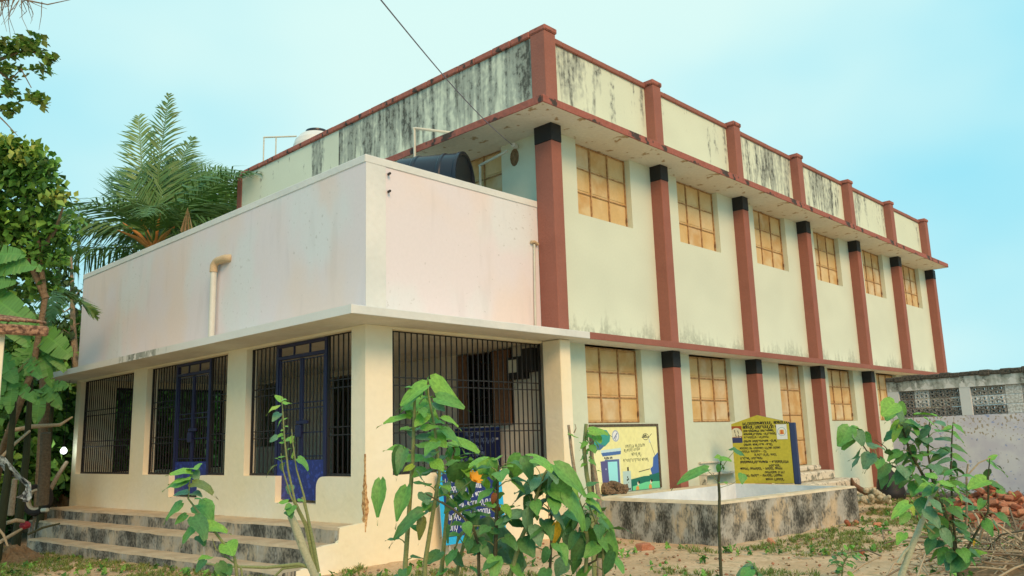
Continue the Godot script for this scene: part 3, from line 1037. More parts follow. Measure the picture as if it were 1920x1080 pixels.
		sd.quad(e0, bi, bi - Vector3(0, s[3] + 0.6, 0), e0 - Vector3(0, s[3] + 0.6, 0), Vector3.FORWARD)
		var e1: Vector3 = ridge[0]
		sd.quad(e1, ai, ai - Vector3(0, s[1] + 0.45, 0), e1 - Vector3(0, s[1] + 0.45, 0), Vector3.BACK)
		var g := part(o, "step", st, M.step_top)
		part(g, "riser", sd, riser)
	# the plastered cheek that closes the steps on the right
	var ck := Shape.new()
	var prof := [Vector2(XA + 0.001, 0.515), Vector2(-4.03, 0.485), Vector2(-4.05, 0.31), Vector2(-4.40, 0.29), Vector2(-4.42, 0.08), Vector2(-4.62, 0.06), Vector2(-4.62, -0.3), Vector2(XA + 0.001, -0.3)]
	var pts := PackedVector2Array(prof)
	var ids := Geometry2D.triangulate_polygon(pts)
	for k in range(0, ids.size(), 3):
		for zz in [[ZA, 1.0], [ZA - 0.06, -1.0]]:
			var v := []
			for j in 3:
				v.append(Vector3(pts[ids[k + j]].x, pts[ids[k + j]].y, zz[0]))
			ck.flat(v[0], v[1], v[2], Vector3(0, 0, zz[1]))
	for k in prof.size() - 1:
		ck.quad(Vector3(prof[k].x, prof[k].y, ZA), Vector3(prof[k + 1].x, prof[k + 1].y, ZA), Vector3(prof[k + 1].x, prof[k + 1].y, ZA - 0.06), Vector3(prof[k].x, prof[k].y, ZA - 0.06), Vector3(-1, 1, 0))
	part(o, "step_cheek", ck, M.yellow_wash)
	# rusty, flaking crack down the porch corner
	var rq := noise(195, 1.0, 3)
	var cr := Shape.new()
	for face in 2:
		var ring := []
		for i in 25:
			var y := 0.40 + 0.95 * i / 24.0
			var wdt := (0.02 + 0.055 * exp(-pow((y - 0.72) / 0.22, 2.0))) * (1.0 + 0.8 * rq.get_noise_1d(y * 19.0 + face * 40.0))
			ring.append([y, maxf(wdt, 0.006)])
		for i in 24:
			var a: Array = ring[i]
			var b: Array = ring[i + 1]
			if face == 0:
				cr.quad(Vector3(XA - 0.003, a[0], ZA + 0.003), Vector3(XA - 0.003, b[0], ZA + 0.003), Vector3(XA - 0.002, b[0], ZA - b[1]), Vector3(XA - 0.002, a[0], ZA - a[1]), Vector3.LEFT)
			else:
				cr.quad(Vector3(XA - 0.003, a[0], ZA + 0.003), Vector3(XA - 0.003, b[0], ZA + 0.003), Vector3(XA + b[1] * 0.6, b[0], ZA + 0.002), Vector3(XA + a[1] * 0.6, a[0], ZA + 0.002), Vector3.BACK)
	part(o, "rust_patch", cr, M.rust_stain)
	# down pipe through the left parapet and a thin one on the right
	var dp := thing("drain_pipe", "thick cream drain pipe with brown elbow on left parapet", "pipe")
	var d1 := Shape.new()
	d1.tube([Vector3(XA - 0.09, 3.12, -4.17), Vector3(XA - 0.09, 4.36, -4.17)], [0.052], 14)
	part(dp, "pipe", d1, M.pvc_cream)
	var d2 := Shape.new()
	d2.tube([Vector3(XA - 0.09, 4.34, -4.17), Vector3(XA - 0.09, 4.45, -4.165), Vector3(XA - 0.075, 4.50, -4.13), Vector3(XA - 0.065, 4.52, -4.07), Vector3(XA - 0.055, 4.52, -3.85), Vector3(XA + 0.02, 4.52, -3.79)], [0.066], 14)
	part(dp, "elbow", d2, M.pvc_brown)
	var d3 := Shape.new()
	d3.tube([Vector3(XA - 0.09, 3.11, -4.17), Vector3(XA - 0.09, 3.17, -4.17)], [0.078], 14)
	part(dp, "collar", d3, M.pvc_brown)
	var tp := thing("thin_pipe", "thin white pipe with short spout on pink parapet beside red pillar", "pipe")
	var t1 := Shape.new()
	t1.tube([Vector3(-0.40, 3.11, ZA + 0.03), Vector3(-0.355, 4.56, ZA + 0.03)], [0.018], 8)
	part(tp, "pipe", t1, M.pvc)
	var t2 := Shape.new()
	t2.tube([Vector3(-0.43, 4.585, ZA + 0.035), Vector3(-0.355, 4.60, ZA + 0.035), Vector3(-0.27, 4.57, ZA + 0.035)], [0.026], 8)
	part(tp, "spout", t2, M.pvc_brown)
	for y in [5.11, 4.86]:
		var sn := Shape.new()
		sn.tube([Vector3(-3.27, y, ZA - 0.02), Vector3(-3.30, y - 0.01, ZA + 0.07)], [0.018], 8)
		tag(part(self, "pipe_stub", sn, M.iron), "small dark pipe stub, %s of two near white parapet corner" % ["upper" if y > 5.0 else "lower"], "pipe", "pipe stubs on the pink parapet")
	# meter box on the inner wall
	var mb := thing("meter_box", "black electric meter box high on porch wall behind bars", "box")
	var b1 := Shape.new()
	b1.span(Vector3(-0.16, 2.45, -1.0), Vector3(-0.001, 2.82, -0.62), 0.01)
	b1.span(Vector3(-0.20, 2.55, -0.61), Vector3(-0.001, 2.93, -0.37), 0.01)
	part(mb, "case", b1, M.black_plastic)
	var b2 := Shape.new()
	b2.span(Vector3(-0.172, 2.56, -0.97), Vector3(-0.161, 2.77, -0.74), 0.004)
	part(mb, "cover", b2, M.pvc)


# ---------------------------------------------------------------- compound wall with pierced blocks
func build_compound_wall() -> void:
	var len := 7.0
	var o := thing("compound_wall", "lavender compound wall with pierced concrete blocks and black stained coping", "wall", Vector3(10.073, 0, 1.513))
	o.rotation.y = atan2(9.704 - 10.073, 4.384 - 1.513)
	# local axes: z runs along the wall towards the viewer, -x faces the yard
	var q := noise(160, 1.0, 4)
	var low := bake(900, 240, func(x: int, y: int) -> Color:
		var mx := x * len / 900.0
		var my := 1.8 - y * 1.8 / 240.0
		var a := q.get_noise_2d(mx * 2.0, my * 2.5)
		var g := q.get_noise_2d(mx * 11.0 + 60.0, my * 9.0)
		var c := Color(0.62, 0.61, 0.70).lerp(Color(0.71, 0.71, 0.76), smoothstep(-0.4, 0.4, a))
		c = c.lerp(Color(0.33, 0.24, 0.11), 0.8 * smoothstep(0.50, 0.66, g + 0.35 * a + 0.45 * smoothstep(1.2, 1.7, my) - 0.10))
		c = c.lerp(Color(0.20, 0.30, 0.62), 0.7 * smoothstep(0.50, 0.6, q.get_noise_2d(mx * 4.0 + 90.0, my * 6.0)))
		c = c.lerp(Color(0.06, 0.06, 0.05), 0.7 * smoothstep(0.45, 0.65, g + 0.7 * smoothstep(0.5, 0.1, my) - 0.05))
		return c)
	var w := Shape.new()
	w.wall(Vector3(-0.1, -0.2, 0), Vector3.BACK, len, 1.9, Vector3(0.2, 0, 0))
	part(o, "wall_panel", w, sheet("lavender", low, 0.95))
	var beam := streaks(165, len, 0.3, 900, Color(0.66, 0.68, 0.68), func(_x: float) -> float: return 0.80)
	var bm := Shape.new()
	bm.wall(Vector3(-0.11, 2.30, 0), Vector3.BACK, len, 0.24, Vector3(0.22, 0, 0))
	part(o, "beam", bm, sheet("wall_beam", beam, 0.95))
	var cp := Shape.new()
	for k in 34:
		var z := len * k / 34.0
		cp.box(Vector3(0, 2.575 + 0.012 * rng.randf(), z + len / 68.0), Vector3(0.26 + 0.05 * rng.randf(), 0.09 + 0.045 * rng.randf(), len / 34.0 + 0.01), 0.02, Basis(Vector3.FORWARD, rng.randf_range(-0.04, 0.04)))
	part(o, "coping", cp, surf("black_concrete", Color.WHITE, 1.0, mottle(166, 0.05, Color(0.02, 0.02, 0.018), Color(0.15, 0.14, 0.12), 0.3), 0.7, T.rough, 1.5))
	var post_mat := sheet("wall_post", streaks(167, 0.3, 0.62, 96, Color(0.66, 0.70, 0.72), func(_x: float) -> float: return 0.35), 0.95)
	for z in [0.0, 1.60, 3.2, 4.8, 6.4]:
		var p := Shape.new()
		p.wall(Vector3(-0.104, 1.70, z), Vector3.BACK, 0.26 if z < 0.1 else 0.22, 0.60, Vector3(0.205, 0, 0))
		part(o, "wall_post", p, post_mat)
	# three courses of pierced blocks between the posts
	var mats := [surf("block_dark", Color.WHITE, 1.0, mottle(168, 0.05, Color(0.06, 0.058, 0.05), Color(0.42, 0.41, 0.39), 0.2, 256, 1.8), 0.5, T.rough, 1.2), surf("block_grey", Color.WHITE, 1.0, mottle(169, 0.05, Color(0.20, 0.19, 0.17), Color(0.52, 0.51, 0.48), 0.2, 256, 1.8), 0.5, T.rough, 1.2), surf("block_white", Color.WHITE, 1.0, mottle(170, 0.04, Color(0.42, 0.42, 0.40), Color(0.70, 0.73, 0.74), 0.1, 256, 2.0), 0.6, T.rough, 0.9)]
	var holes_a := []
	for c in [[0.05, 0.04, 0.035, 0.04], [0.145, 0.035, 0.04, 0.05], [0.245, 0.04, 0.035, 0.04], [0.05, 0.12, 0.045, 0.035], [0.235, 0.12, 0.045, 0.035], [0.15, 0.125, 0.03, 0.035]]:
		holes_a.append(Rect2(c[0], c[1], c[2], c[3]))
	var ma := Shape.new()
	ma.wall(Vector3(-0.05, 0.003, 0.003), Vector3.BACK, 0.327, 0.194, Vector3(0.09, 0, 0), holes_a)
	for c in [[0.067, 0.06], [0.165, 0.06], [0.262, 0.06], [0.072, 0.138], [0.257, 0.138]]:
		ma.lathe([Vector2(0.048, 0.0), Vector2(0.044, 0.022), Vector2(0.034, 0.022), Vector2(0.032, 0.0)], Vector3(-0.05, c[1], c[0]), 8, Basis(Vector3(0, 1, 0), Vector3(-1, 0, 0), Vector3(0, 0, 1)))
	ma.tube([Vector3(-0.052, 0.10, 0.10), Vector3(-0.07, 0.135, 0.165), Vector3(-0.052, 0.10, 0.23)], [0.014], 5)
	var mb := Shape.new()
	mb.wall(Vector3(-0.05, 0.003, 0.003), Vector3.BACK, 0.327, 0.194, Vector3(0.09, 0, 0), [Rect2(0.03, 0.03, 0.267, 0.05), Rect2(0.03, 0.115, 0.267, 0.05)])
	var mc := Shape.new()
	mc.box(Vector3(-0.01, 0.1, 0.166), Vector3(0.09, 0.196, 0.329), 0.012)
	var meshes := [ma.mesh(), mb.mesh(), mc.mesh()]
	for bay in 4:
		var z0: float = [0.26, 1.82, 3.42, 5.02][bay]
		for c in 4:
			for r in 3:
				var kind := 0
				var tone := 0 if bay == 0 else 1
				if bay == 0 and c == 1 and r > 0: tone = 2
				if bay == 0 and r == 1: tone = maxi(tone, 1) if c > 1 else tone
				if bay == 1 and c == 2: kind = 2; tone = 2
				if bay == 1 and c == 3: kind = 1
				if bay == 1 and c < 2: tone = [0, 2, 1][r]
				if bay > 1: kind = 1
				part(o, "pierced_block", meshes[kind], mats[tone], Transform3D(Basis.IDENTITY, Vector3(0.006 * rng.randf(), 1.70 + 0.2 * r, z0 + 0.334 * c)))
	var kb := Shape.new()
	for k in 7:
		kb.span(Vector3(-0.55, -0.2, -0.6 + k * 1.1), Vector3(-0.22, 0.075 + 0.01 * rng.randf(), 0.49 + k * 1.1), 0.02)
	part(o, "plinth_kerb", kb, surf("dark_concrete", Color.WHITE, 0.95, mottle(171, 0.04, Color(0.05, 0.05, 0.052), Color(0.19, 0.19, 0.19), 0.2), 0.9, T.rough, 0.8))


# ---------------------------------------------------------------- low water trough in front of the building
func build_trough() -> void:
	var o := thing("water_trough", "low open concrete tank with mould blackened sides and pale rim", "water tank")
	var top := 0.55
	var outer := [Vector3(0.30, 0, 0.26), Vector3(0.17, 0, 2.58), Vector3(4.02, 0, 2.93), Vector3(4.42, 0, 0.26)]
	var inner := [Vector3(0.55, 0, 0.62), Vector3(0.42, 0, 2.38), Vector3(3.84, 0, 2.70), Vector3(4.20, 0, 0.62)]
	var q := noise(180, 1.0, 4)
	var grimy := mouldy(180, 4.2, 0.72, 1024, Color(0.46, 0.45, 0.40), 0.15, Color(0.54, 0.44, 0.30))
	var m := sheet("trough_side", grimy, 0.97)
	for k in 4:
		var a: Vector3 = outer[k]
		var b: Vector3 = outer[(k + 1) % 4]
		var out := (a + b) * 0.5 - Vector3(2.2, 0, 1.5)
		var w := Shape.new()
		var n := 24
		for i in n:
			var r := Rect2(float(i) / n + k * 0.37, 0, 1.0 / n, 1)
			var p0 := a.lerp(b, float(i) / n)
			var p1 := a.lerp(b, float(i + 1) / n)
			var bulge := func(t: float) -> Vector3: return out.normalized() * (0.012 * q.get_noise_1d(t * 3.0 + k * 20.0))
			p0 += bulge.call(a.distance_to(p0))
			p1 += bulge.call(a.distance_to(p1))
			w.quad(p0 + Vector3.DOWN * 0.2, p1 + Vector3.DOWN * 0.2, p1 + Vector3.UP * (top - 0.03), p0 + Vector3.UP * (top - 0.03), out, r)
		part(o, "side_wall", w, m)
	var rim := Shape.new()
	var inn := Shape.new()
	for k in 4:
		var up := Vector3.UP * top
		var a: Vector3 = outer[k]
		var b: Vector3 = outer[(k + 1) % 4]
		var c: Vector3 = inner[(k + 1) % 4]
		var d: Vector3 = inner[k]
		var ctr := Vector3(2.2, 0, 1.5)
		var a1 := a.lerp(ctr, 0.014) + up
		var b1 := b.lerp(ctr, 0.014) + up
		rim.quad(a1, b1, c + up, d + up, Vector3.UP)
		rim.quad(a + up * 0.945, b + up * 0.945, b1, a1, (a + b) * 0.5 - ctr + Vector3.UP)
		inn.quad(c + up, d + up, d + Vector3.UP * 0.12, c + Vector3.UP * 0.12, ctr - (c + d) * 0.5)
	inn.quad(inner[0] + Vector3.UP * 0.12, inner[1] + Vector3.UP * 0.12, inner[2] + Vector3.UP * 0.12, inner[3] + Vector3.UP * 0.12, Vector3.UP)
	part(o, "rim", rim, M.trough_rim)
	part(o, "lining", inn, M.trough_inside)
	# tabby cat curled up asleep on the rim
	var cat := thing("sleeping_cat", "brown tabby cat curled up asleep on tank rim below mural", "cat", Vector3(1.15, 0.55, 0.08))
	cat.rotation.y = -0.75
	cat.scale = Vector3.ONE * 1.18
	part(cat, "body", cat_shape(), M.cat_fur)


# surface nets over tapered capsules joined by a smooth minimum
func nets(bones: Array, cell: float, soft: float) -> Shape:
	var lo := Vector3.ONE * 1e9
	var hi := -lo
	for b in bones:
		for e in [0, 1]:
			var r: float = b[2 + e] + soft * 2.0
			lo = lo.min(b[e] - Vector3.ONE * r)
			hi = hi.max(b[e] + Vector3.ONE * r)
	var n := Vector3i(((hi - lo) / cell).ceil()) + Vector3i.ONE
	var val := PackedFloat32Array()
	val.resize(n.x * n.y * n.z)
	var dist := func(p: Vector3) -> float:
		var d := 1e9
		for b in bones:
			var ab: Vector3 = b[1] - b[0]
			var t := clampf((p - b[0]).dot(ab) / maxf(ab.length_squared(), 1e-9), 0, 1)
			var e: float = p.distance_to(b[0] + ab * t) - lerpf(b[2], b[3], t)
			var h := clampf(0.5 + 0.5 * (d - e) / soft, 0, 1)
			d = lerpf(d, e, h) - soft * h * (1.0 - h)
		return d
	for k in n.z:
		for j in n.y:
			for i in n.x:
				val[i + n.x * (j + n.y * k)] = dist.call(lo + Vector3(i, j, k) * cell)
	var spot := {}
	var nor := {}
	var cor := []
	for c in 8:
		cor.append(Vector3i(c & 1, (c >> 1) & 1, c >> 2))
	for k in n.z - 1:
		for j in n.y - 1:
			for i in n.x - 1:
				var s := Vector3.ZERO
				var cnt := 0
				for c in 8:
					for ax in 3:
						if cor[c][ax] == 1:
							continue
						var d2: Vector3i = cor[c]
						d2[ax] = 1
						var va := val[i + cor[c].x + n.x * (j + cor[c].y + n.y * (k + cor[c].z))]
						var vb := val[i + d2.x + n.x * (j + d2.y + n.y * (k + d2.z))]
						if (va < 0.0) != (vb < 0.0):
							s += Vector3(cor[c]).lerp(Vector3(d2), va / (va - vb))
							cnt += 1
				if cnt:
					var p := lo + (Vector3(i, j, k) + s / cnt) * cell
					var key := Vector3i(i, j, k)
					spot[key] = p
					var h := cell * 0.5
					nor[key] = Vector3(dist.call(p + Vector3(h, 0, 0)) - dist.call(p - Vector3(h, 0, 0)), dist.call(p + Vector3(0, h, 0)) - dist.call(p - Vector3(0, h, 0)), dist.call(p + Vector3(0, 0, h)) - dist.call(p - Vector3(0, 0, h))).normalized()
	var out := Shape.new()
	for key in spot:
		for ax in 3:
			var a1 := Vector3i.ZERO
			var a2 := Vector3i.ZERO
			a1[(ax + 1) % 3] = 1
			a2[(ax + 2) % 3] = 1
			if not (spot.has(key - a1) and spot.has(key - a2) and spot.has(key - a1 - a2)):
				continue
			var e := Vector3i.ZERO
			e[ax] = 1
			var v0 := val[key.x + n.x * (key.y + n.y * key.z)]
			var k2: Vector3i = key + e
			var v1 := val[k2.x + n.x * (k2.y + n.y * k2.z)]
			if (v0 < 0.0) == (v1 < 0.0):
				continue
			var ks := [key, key - a1, key - a1 - a2, key - a2]
			if v0 > v1: ks.reverse()
			out.tri(spot[ks[0]], spot[ks[1]], spot[ks[2]], nor[ks[0]], nor[ks[1]], nor[ks[2]])
			out.tri(spot[ks[0]], spot[ks[2]], spot[ks[3]], nor[ks[0]], nor[ks[2]], nor[ks[3]])
	return out


func cat_shape() -> Shape:
	var b := []
	# the back curls round, the head lies in front to the right
	var sp := []
	for i in 8:
		var a := PI * (1.25 - 1.35 * i / 7.0)
		sp.append(Vector3(0.115 * cos(a) - 0.03, 0.082 + 0.02 * sin(PI * i / 7.0), -0.085 * sin(a)))
	var rad := [0.058, 0.078, 0.084, 0.082, 0.078, 0.072, 0.062, 0.05]
	for i in 7:
		b.append([sp[i], sp[i + 1], rad[i], rad[i + 1]])
	b.append([sp[7], Vector3(0.155, 0.075, 0.06), 0.048, 0.045])
	b.append([Vector3(0.155, 0.075, 0.06), Vector3(0.165, 0.068, 0.075), 0.054, 0.050])
	b.append([Vector3(0.165, 0.055, 0.095), Vector3(0.165, 0.045, 0.125), 0.03, 0.019])
	for s in [-1.0, 1.0]:
		b.append([Vector3(0.16 + s * 0.032, 0.105, 0.055), Vector3(0.16 + s * 0.045, 0.142, 0.052), 0.02, 0.005])
	b.append([Vector3(-0.12, 0.06, 0.07), Vector3(-0.03, 0.045, 0.12), 0.062, 0.045])
	b.append([Vector3(-0.03, 0.04, 0.12), Vector3(0.05, 0.022, 0.13), 0.032, 0.02])
	b.append([Vector3(0.08, 0.06, 0.05), Vector3(0.10, 0.025, 0.12), 0.035, 0.02])
	b.append([Vector3(0.10, 0.025, 0.12), Vector3(0.16, 0.02, 0.13), 0.02, 0.017])
	b.append([Vector3(-0.15, 0.05, 0.08), Vector3(-0.10, 0.022, 0.165), 0.022, 0.017])
	b.append([Vector3(-0.10, 0.022, 0.165), Vector3(0.06, 0.018, 0.175), 0.017, 0.012])
	return nets(b, 0.011, 0.02)


# ---------------------------------------------------------------- painted boards
func board_face(w: float, h: float) -> Shape:
	var s := Shape.new()
	s.quad(Vector3(0, 0, 0), Vector3(w, 0, 0), Vector3(w, h, 0), Vector3(0, h, 0), Vector3.BACK)
	return s


func build_boards() -> void:
	# sanitation mural on the wall
	var k := canvas(512, 300, Color(0.84, 0.83, 0.40), 0.05)
	for y in 300:
		for x in 512:
			var c := k.im.get_pixel(x, y)
			k.im.set_pixel(x, y, c.lerp(Color(0.96, 0.97, 0.78), 0.75 * smoothstep(0.30, 0.0, x / 512.0) + 0.35 * smoothstep(0.6, 1.0, x / 512.0)))
	var ink := Color(0.12, 0.14, 0.12)
	var soft := Color(0.24, 0.26, 0.18)
	k.poly(PackedVector2Array([Vector2(0, 60), Vector2(20, 30), Vector2(60, 12), Vector2(112, 14), Vector2(138, 40), Vector2(132, 66), Vector2(96, 88), Vector2(48, 96), Vector2(0, 90)]), Color(0.22, 0.62, 0.58))
	k.poly(PackedVector2Array([Vector2(0, 84), Vector2(54, 78), Vector2(96, 84), Vector2(60, 104), Vector2(0, 104)]), Color(0.28, 0.45, 0.62))
	k.disc(178, 42, 27, Color(0.66, 0.72, 0.80))
	k.disc(178, 42, 21, Color(0.90, 0.92, 0.93))
	k.line(Vector2(166, 54), Vector2(190, 30), 3, Color(0.45, 0.52, 0.66))
	k.line(Vector2(176, 60), Vector2(184, 44), 2, Color(0.45, 0.52, 0.66))
	for i in 20:
		var a := TAU * i / 20.0
		k.line(Vector2(416 + 24 * cos(a), 50 + 15 * sin(a)), Vector2(416 + 24 * cos(a + 0.32), 50 + 15 * sin(a + 0.32)), 0.9, ink)
	k.line(Vector2(388, 52), Vector2(442, 52), 2.2, ink)
	k.write("tmkn", 396, 40, 8, 0.8, ink)
	k.line(Vector2(442, 54), Vector2(468, 36), 1.0, ink)
	k.poly(PackedVector2Array([Vector2(438, 52), Vector2(456, 78), Vector2(446, 80)]), Color(0.70, 0.78, 0.86))
	k.line(Vector2(452, 78), Vector2(490, 150), 0.9, ink)
	k.write("entrum cuttman", 250, 86, 13, 0.6, soft, -0.02, 0.12)
	k.write("cukatar palak", 238, 106, 12, 0.55, soft, -0.03, 0.12)
	k.write("valuvu", 296, 124, 15, 0.7, soft, -0.02, 0.12)
	k.write("nilatipitiya .valvu", 228, 152, 13, 0.65, soft, 0.0, 0.10)
	k.poly(PackedVector2Array([Vector2(60, 106), Vector2(214, 98), Vector2(212, 128), Vector2(74, 132)]), Color(0.78, 0.90, 0.93))
	k.poly(PackedVector2Array([Vector2(64, 118), Vector2(214, 112), Vector2(210, 128), Vector2(74, 134)]), Color(0.30, 0.45, 0.70))
	k.rect(80, 134, 126, 150, Color(0.92, 0.93, 0.80))
	k.write("kuttm pay", 86, 138, 8, 0.9, ink)
	k.rect(88, 150, 108, 134, Color(0.36, 0.45, 0.64))
	k.rect(110, 160, 70, 118, Color(0.62, 0.93, 0.97))
	k.poly(PackedVector2Array([Vector2(56, 156), Vector2(108, 154), Vector2(116, 282), Vector2(68, 292)]), Color(0.35, 0.36, 0.58))
	k.disc(94, 192, 4, Color(0.75, 0.80, 0.90))
	k.rect(218, 208, 62, 92, Color(0.72, 0.84, 0.84))
	k.rect(254, 190, 12, 18, Color(0.12, 0.10, 0.10))
	for p in [[254, 236, 4], [258, 246, 5], [250, 250, 4], [260, 262, 2]]:
		k.disc(p[0], p[1], p[2], ink)
	k.write("kpt", 258, 288, 7, 0.9, ink)
	k.poly(PackedVector2Array([Vector2(280, 248), Vector2(360, 240), Vector2(512, 226), Vector2(512, 300), Vector2(280, 300)]), Color(0.10, 0.46, 0.40))
	k.poly(PackedVector2Array([Vector2(470, 152), Vector2(512, 128), Vector2(512, 226), Vector2(452, 234), Vector2(440, 206), Vector2(462, 194)]), Color(0.25, 0.42, 0.72))
	k.rect(352, 214, 78, 24, Color(0.90, 0.93, 0.68))
	k.line(Vector2(346, 216), Vector2(434, 206), 1.5, ink)
	k.poly(PackedVector2Array([Vector2(290, 282), Vector2(400, 266), Vector2(512, 268), Vector2(512, 300), Vector2(290, 300)]), Color(0.45, 0.88, 0.66))
	for p in [[336, 270], [440, 268]]:
		k.disc(p[0] - 8, p[1] + 24, 13, Color(0.90, 0.66, 0.38))
		k.disc(p[0], p[1], 9, Color(0.93, 0.90, 0.80))
		k.disc(p[0] + 6, p[1] - 6, 7, Color(0.13, 0.10, 0.10))
	var t := thing("mural_board", "yellow sanitation mural with blue doorway picture in dark frame", "mural", Vector3(0.735, 0.565, 0.004))
	var f := board_face(1.88, 1.07)
	part(t, "picture", f, sheet("mural", tex(k.im), 0.7), Transform3D(Basis.IDENTITY, Vector3(0, 0, 0.016)))
	var bk := Shape.new()
	bk.span(Vector3(0, 0, 0), Vector3(1.88, 1.07, 0.014))
	bk.span(Vector3(-0.04, 1.071, 0), Vector3(1.93, 1.115, 0.03), 0.004)
	bk.span(Vector3(1.881, 0, 0), Vector3(1.93, 1.070, 0.03), 0.004)
	bk.span(Vector3(-0.04, 0, 0), Vector3(-0.001, 1.070, 0.03), 0.004)
	part(t, "frame", bk, M.old_wood)

	# yellow notice board with a gabled top, standing across the end of the trough
	var yb := thing("notice_board", "yellow gabled notice board with black handwriting and two pictures", "notice board", Vector3(4.335, 0.55, 0.575))
	yb.rotation.y = -PI / 2 + 0.20
	var w := 1.07
	var hs := 1.09
	var ha := 1.24
	k = canvas(512, 600, Color(0.50, 0.445, 0.04), 0.07)
	var by := func(y: float) -> float: return y
	k.write("murattankarppu kantuppu", 108, 62, 22, 2.6, Color(0.05, 0.05, 0.03), 0.0, 0.1)
	k.write("kaytu patippura vitu", 106, 96, 22, 2.8, Color(0.05, 0.05, 0.03), 0.0, 0.1)
	var rows := [["tanittmakum tamilakku", 108, 132, 15, 2.6], ["kanakkutittam -putiyatu", 108, 160, 15, 2.4], ["nilattun:- gutaym", 110, 188, 15, 2.0], ["taman pattiyalan -tuku", 104, 222, 16, 2.6], ["tamay vavulin -vitu", 102, 252, 16, 2.6],
		["kattar am patavar purva ataka", 64, 284, 16, 2.2], ["mattum nattal - ru", 66, 312, 16, 2.2], ["aunti putu natu", 190, 342, 16, 2.2], ["pirivu patinam", 62, 372, 17, 2.4], ["tattanaputtiyanam - vittatupum", 58, 404, 17, 3.0], ["mttittu", 310, 438, 16, 2.6], ["vaymu aymattu - mattu aymm", 54, 462, 17, 2.8], ["aymatan t mp", 270, 496, 17, 2.6], ["vaymu amtti - ampttu utanm", 56, 522, 17, 2.8], ["vayy utattu", 272, 556, 17, 2.6]]
	for r in rows:
		k.write(r[0], r[1], r[2], r[3], r[4] * 0.72, Color(0.07, 0.07, 0.04), 0.0, 0.12)
	k.rect(0, 92, 92, 150, Color(0.62, 0.30, 0.14))
	k.disc(42, 160, 52, Color(0.86, 0.84, 0.72))
	k.rect(0, 196, 92, 46, Color(0.20, 0.22, 0.40))
	for p in [[26, 130], [56, 134], [34, 168], [58, 172]]:
		k.line(Vector2(p[0], p[1]), Vector2(p[0] + 4, p[1] + 24), 3, Color(0.25, 0.20, 0.16))
	k.line(Vector2(6, 194), Vector2(84, 186), 3, Color(0.55, 0.32, 0.18))
	var face := Shape.new()
	var pts := [Vector3(0, 0, 0), Vector3(w, 0, 0), Vector3(w, hs, 0), Vector3(w * 0.47, ha, 0), Vector3(0, hs, 0)]
	var uv := func(p: Vector3) -> Vector2: return Vector2(p.x / w, 1.0 - p.y / ha)
	for i in range(1, 4):
		face.flat(pts[0], pts[i], pts[i + 1], Vector3.BACK, uv.call(pts[0]), uv.call(pts[i]), uv.call(pts[i + 1]))
	part(yb, "notice_face", face, sheet("notice", tex(k.im), 0.6), Transform3D(Basis.IDENTITY, Vector3(0, 0, 0.062)))
	var body := Shape.new()
	for i in range(1, 4):
		body.flat(pts[0], pts[i], pts[i + 1], Vector3.FORWARD)
		body.flat(pts[0] + Vector3(0, 0, 0.058), pts[i] + Vector3(0, 0, 0.058), pts[i + 1] + Vector3(0, 0, 0.058), Vector3.BACK)
	for i in 5:
		var a: Vector3 = pts[i]
		var b: Vector3 = pts[(i + 1) % 5]
		body.quad(a, b, b + Vector3(0, 0, 0.06), a + Vector3(0, 0, 0.06), (a + b) * 0.5 - Vector3(w * 0.5, 0.5, 0))
	body.span(Vector3(w, -0.02, -0.05), Vector3(w + 0.10, hs - 0.01, 0.055), 0.01)
	part(yb, "board_edge", body, surf("navy", lin(0.025, 0.045, 0.13), 0.5))
	k = canvas(96, 136, Color(0.74, 0.78, 0.76), 0.03)
	k.disc(48, 66, 40, Color(0.62, 0.72, 0.78))
	k.disc(48, 66, 34, Color(0.88, 0.90, 0.86))
	k.poly(PackedVector2Array([Vector2(26, 90), Vector2(30, 50), Vector2(66, 50), Vector2(70, 90)]), Color(0.86, 0.60, 0.30))
	k.poly(PackedVector2Array([Vector2(36, 90), Vector2(48, 46), Vector2(60, 90)]), Color(0.78, 0.36, 0.18))
	var st := board_face(0.19, 0.27)
	part(yb, "white_sticker", st, sheet("sticker", tex(k.im), 0.5), Transform3D(Basis.IDENTITY, Vector3(0.835, 0.785, 0.067)))

	# dark blue board hung inside the porch
	k = canvas(320, 190, Color(0.012, 0.022, 0.13), 0.10)
	var pale := Color(0.62, 0.70, 0.86)
	var lines := [["atumi kum", 80, 14, 17], ["valaymattumta", 92, 44, 18], ["vut amtu", 108, 76, 15], ["utumanm", 128, 104, 16], ["kuttuttitumanattulam", 38, 136, 19], ["amanu tum", 40, 166, 15]]
	for r in lines:
		k.write(r[0], r[1], r[2], r[3], 1.1, pale, 0.0, 0.06)
	k.rect(296, 44, 20, 9, Color(0.85, 0.87, 0.9))
	var ib := thing("blue_notice", "dark blue lettered board inside porch below brown window", "notice board", Vector3(-0.07, 0.98, -2.36))
	ib.rotation.y = -PI / 2
	var fs := board_face(1.07, 0.70)
	part(ib, "notice_face", fs, sheet("blue_notice", tex(k.im), 0.6), Transform3D(Basis.IDENTITY, Vector3(0, 0, 0.014)))
	var ibk := Shape.new()
	ibk.span(Vector3(-0.015, -0.015, 0), Vector3(1.085, 0.715, 0.012), 0.002)
	part(ib, "backing", ibk, M.blue_paint)

	# blue board with a light blue border leaning on the porch wall
	k = canvas(400, 300, Color(0.02, 0.45, 0.85), 0.04)
	k.rect(26, 12, 336, 258, Color(0.09, 0.17, 0.44))
	var wh := Color(0.90, 0.92, 0.95)
	var rows2 := [["utavi pattaymanu", 44, 34, 18], ["mattattu tankam", 56, 70, 17], ["kuttulavum vtayru", 60, 104, 17], ["pattlu nikaltutum", 62, 140, 18], ["maturi mavattam", 50, 180, 21], ["katikkulam uratci", 44, 224, 23]]
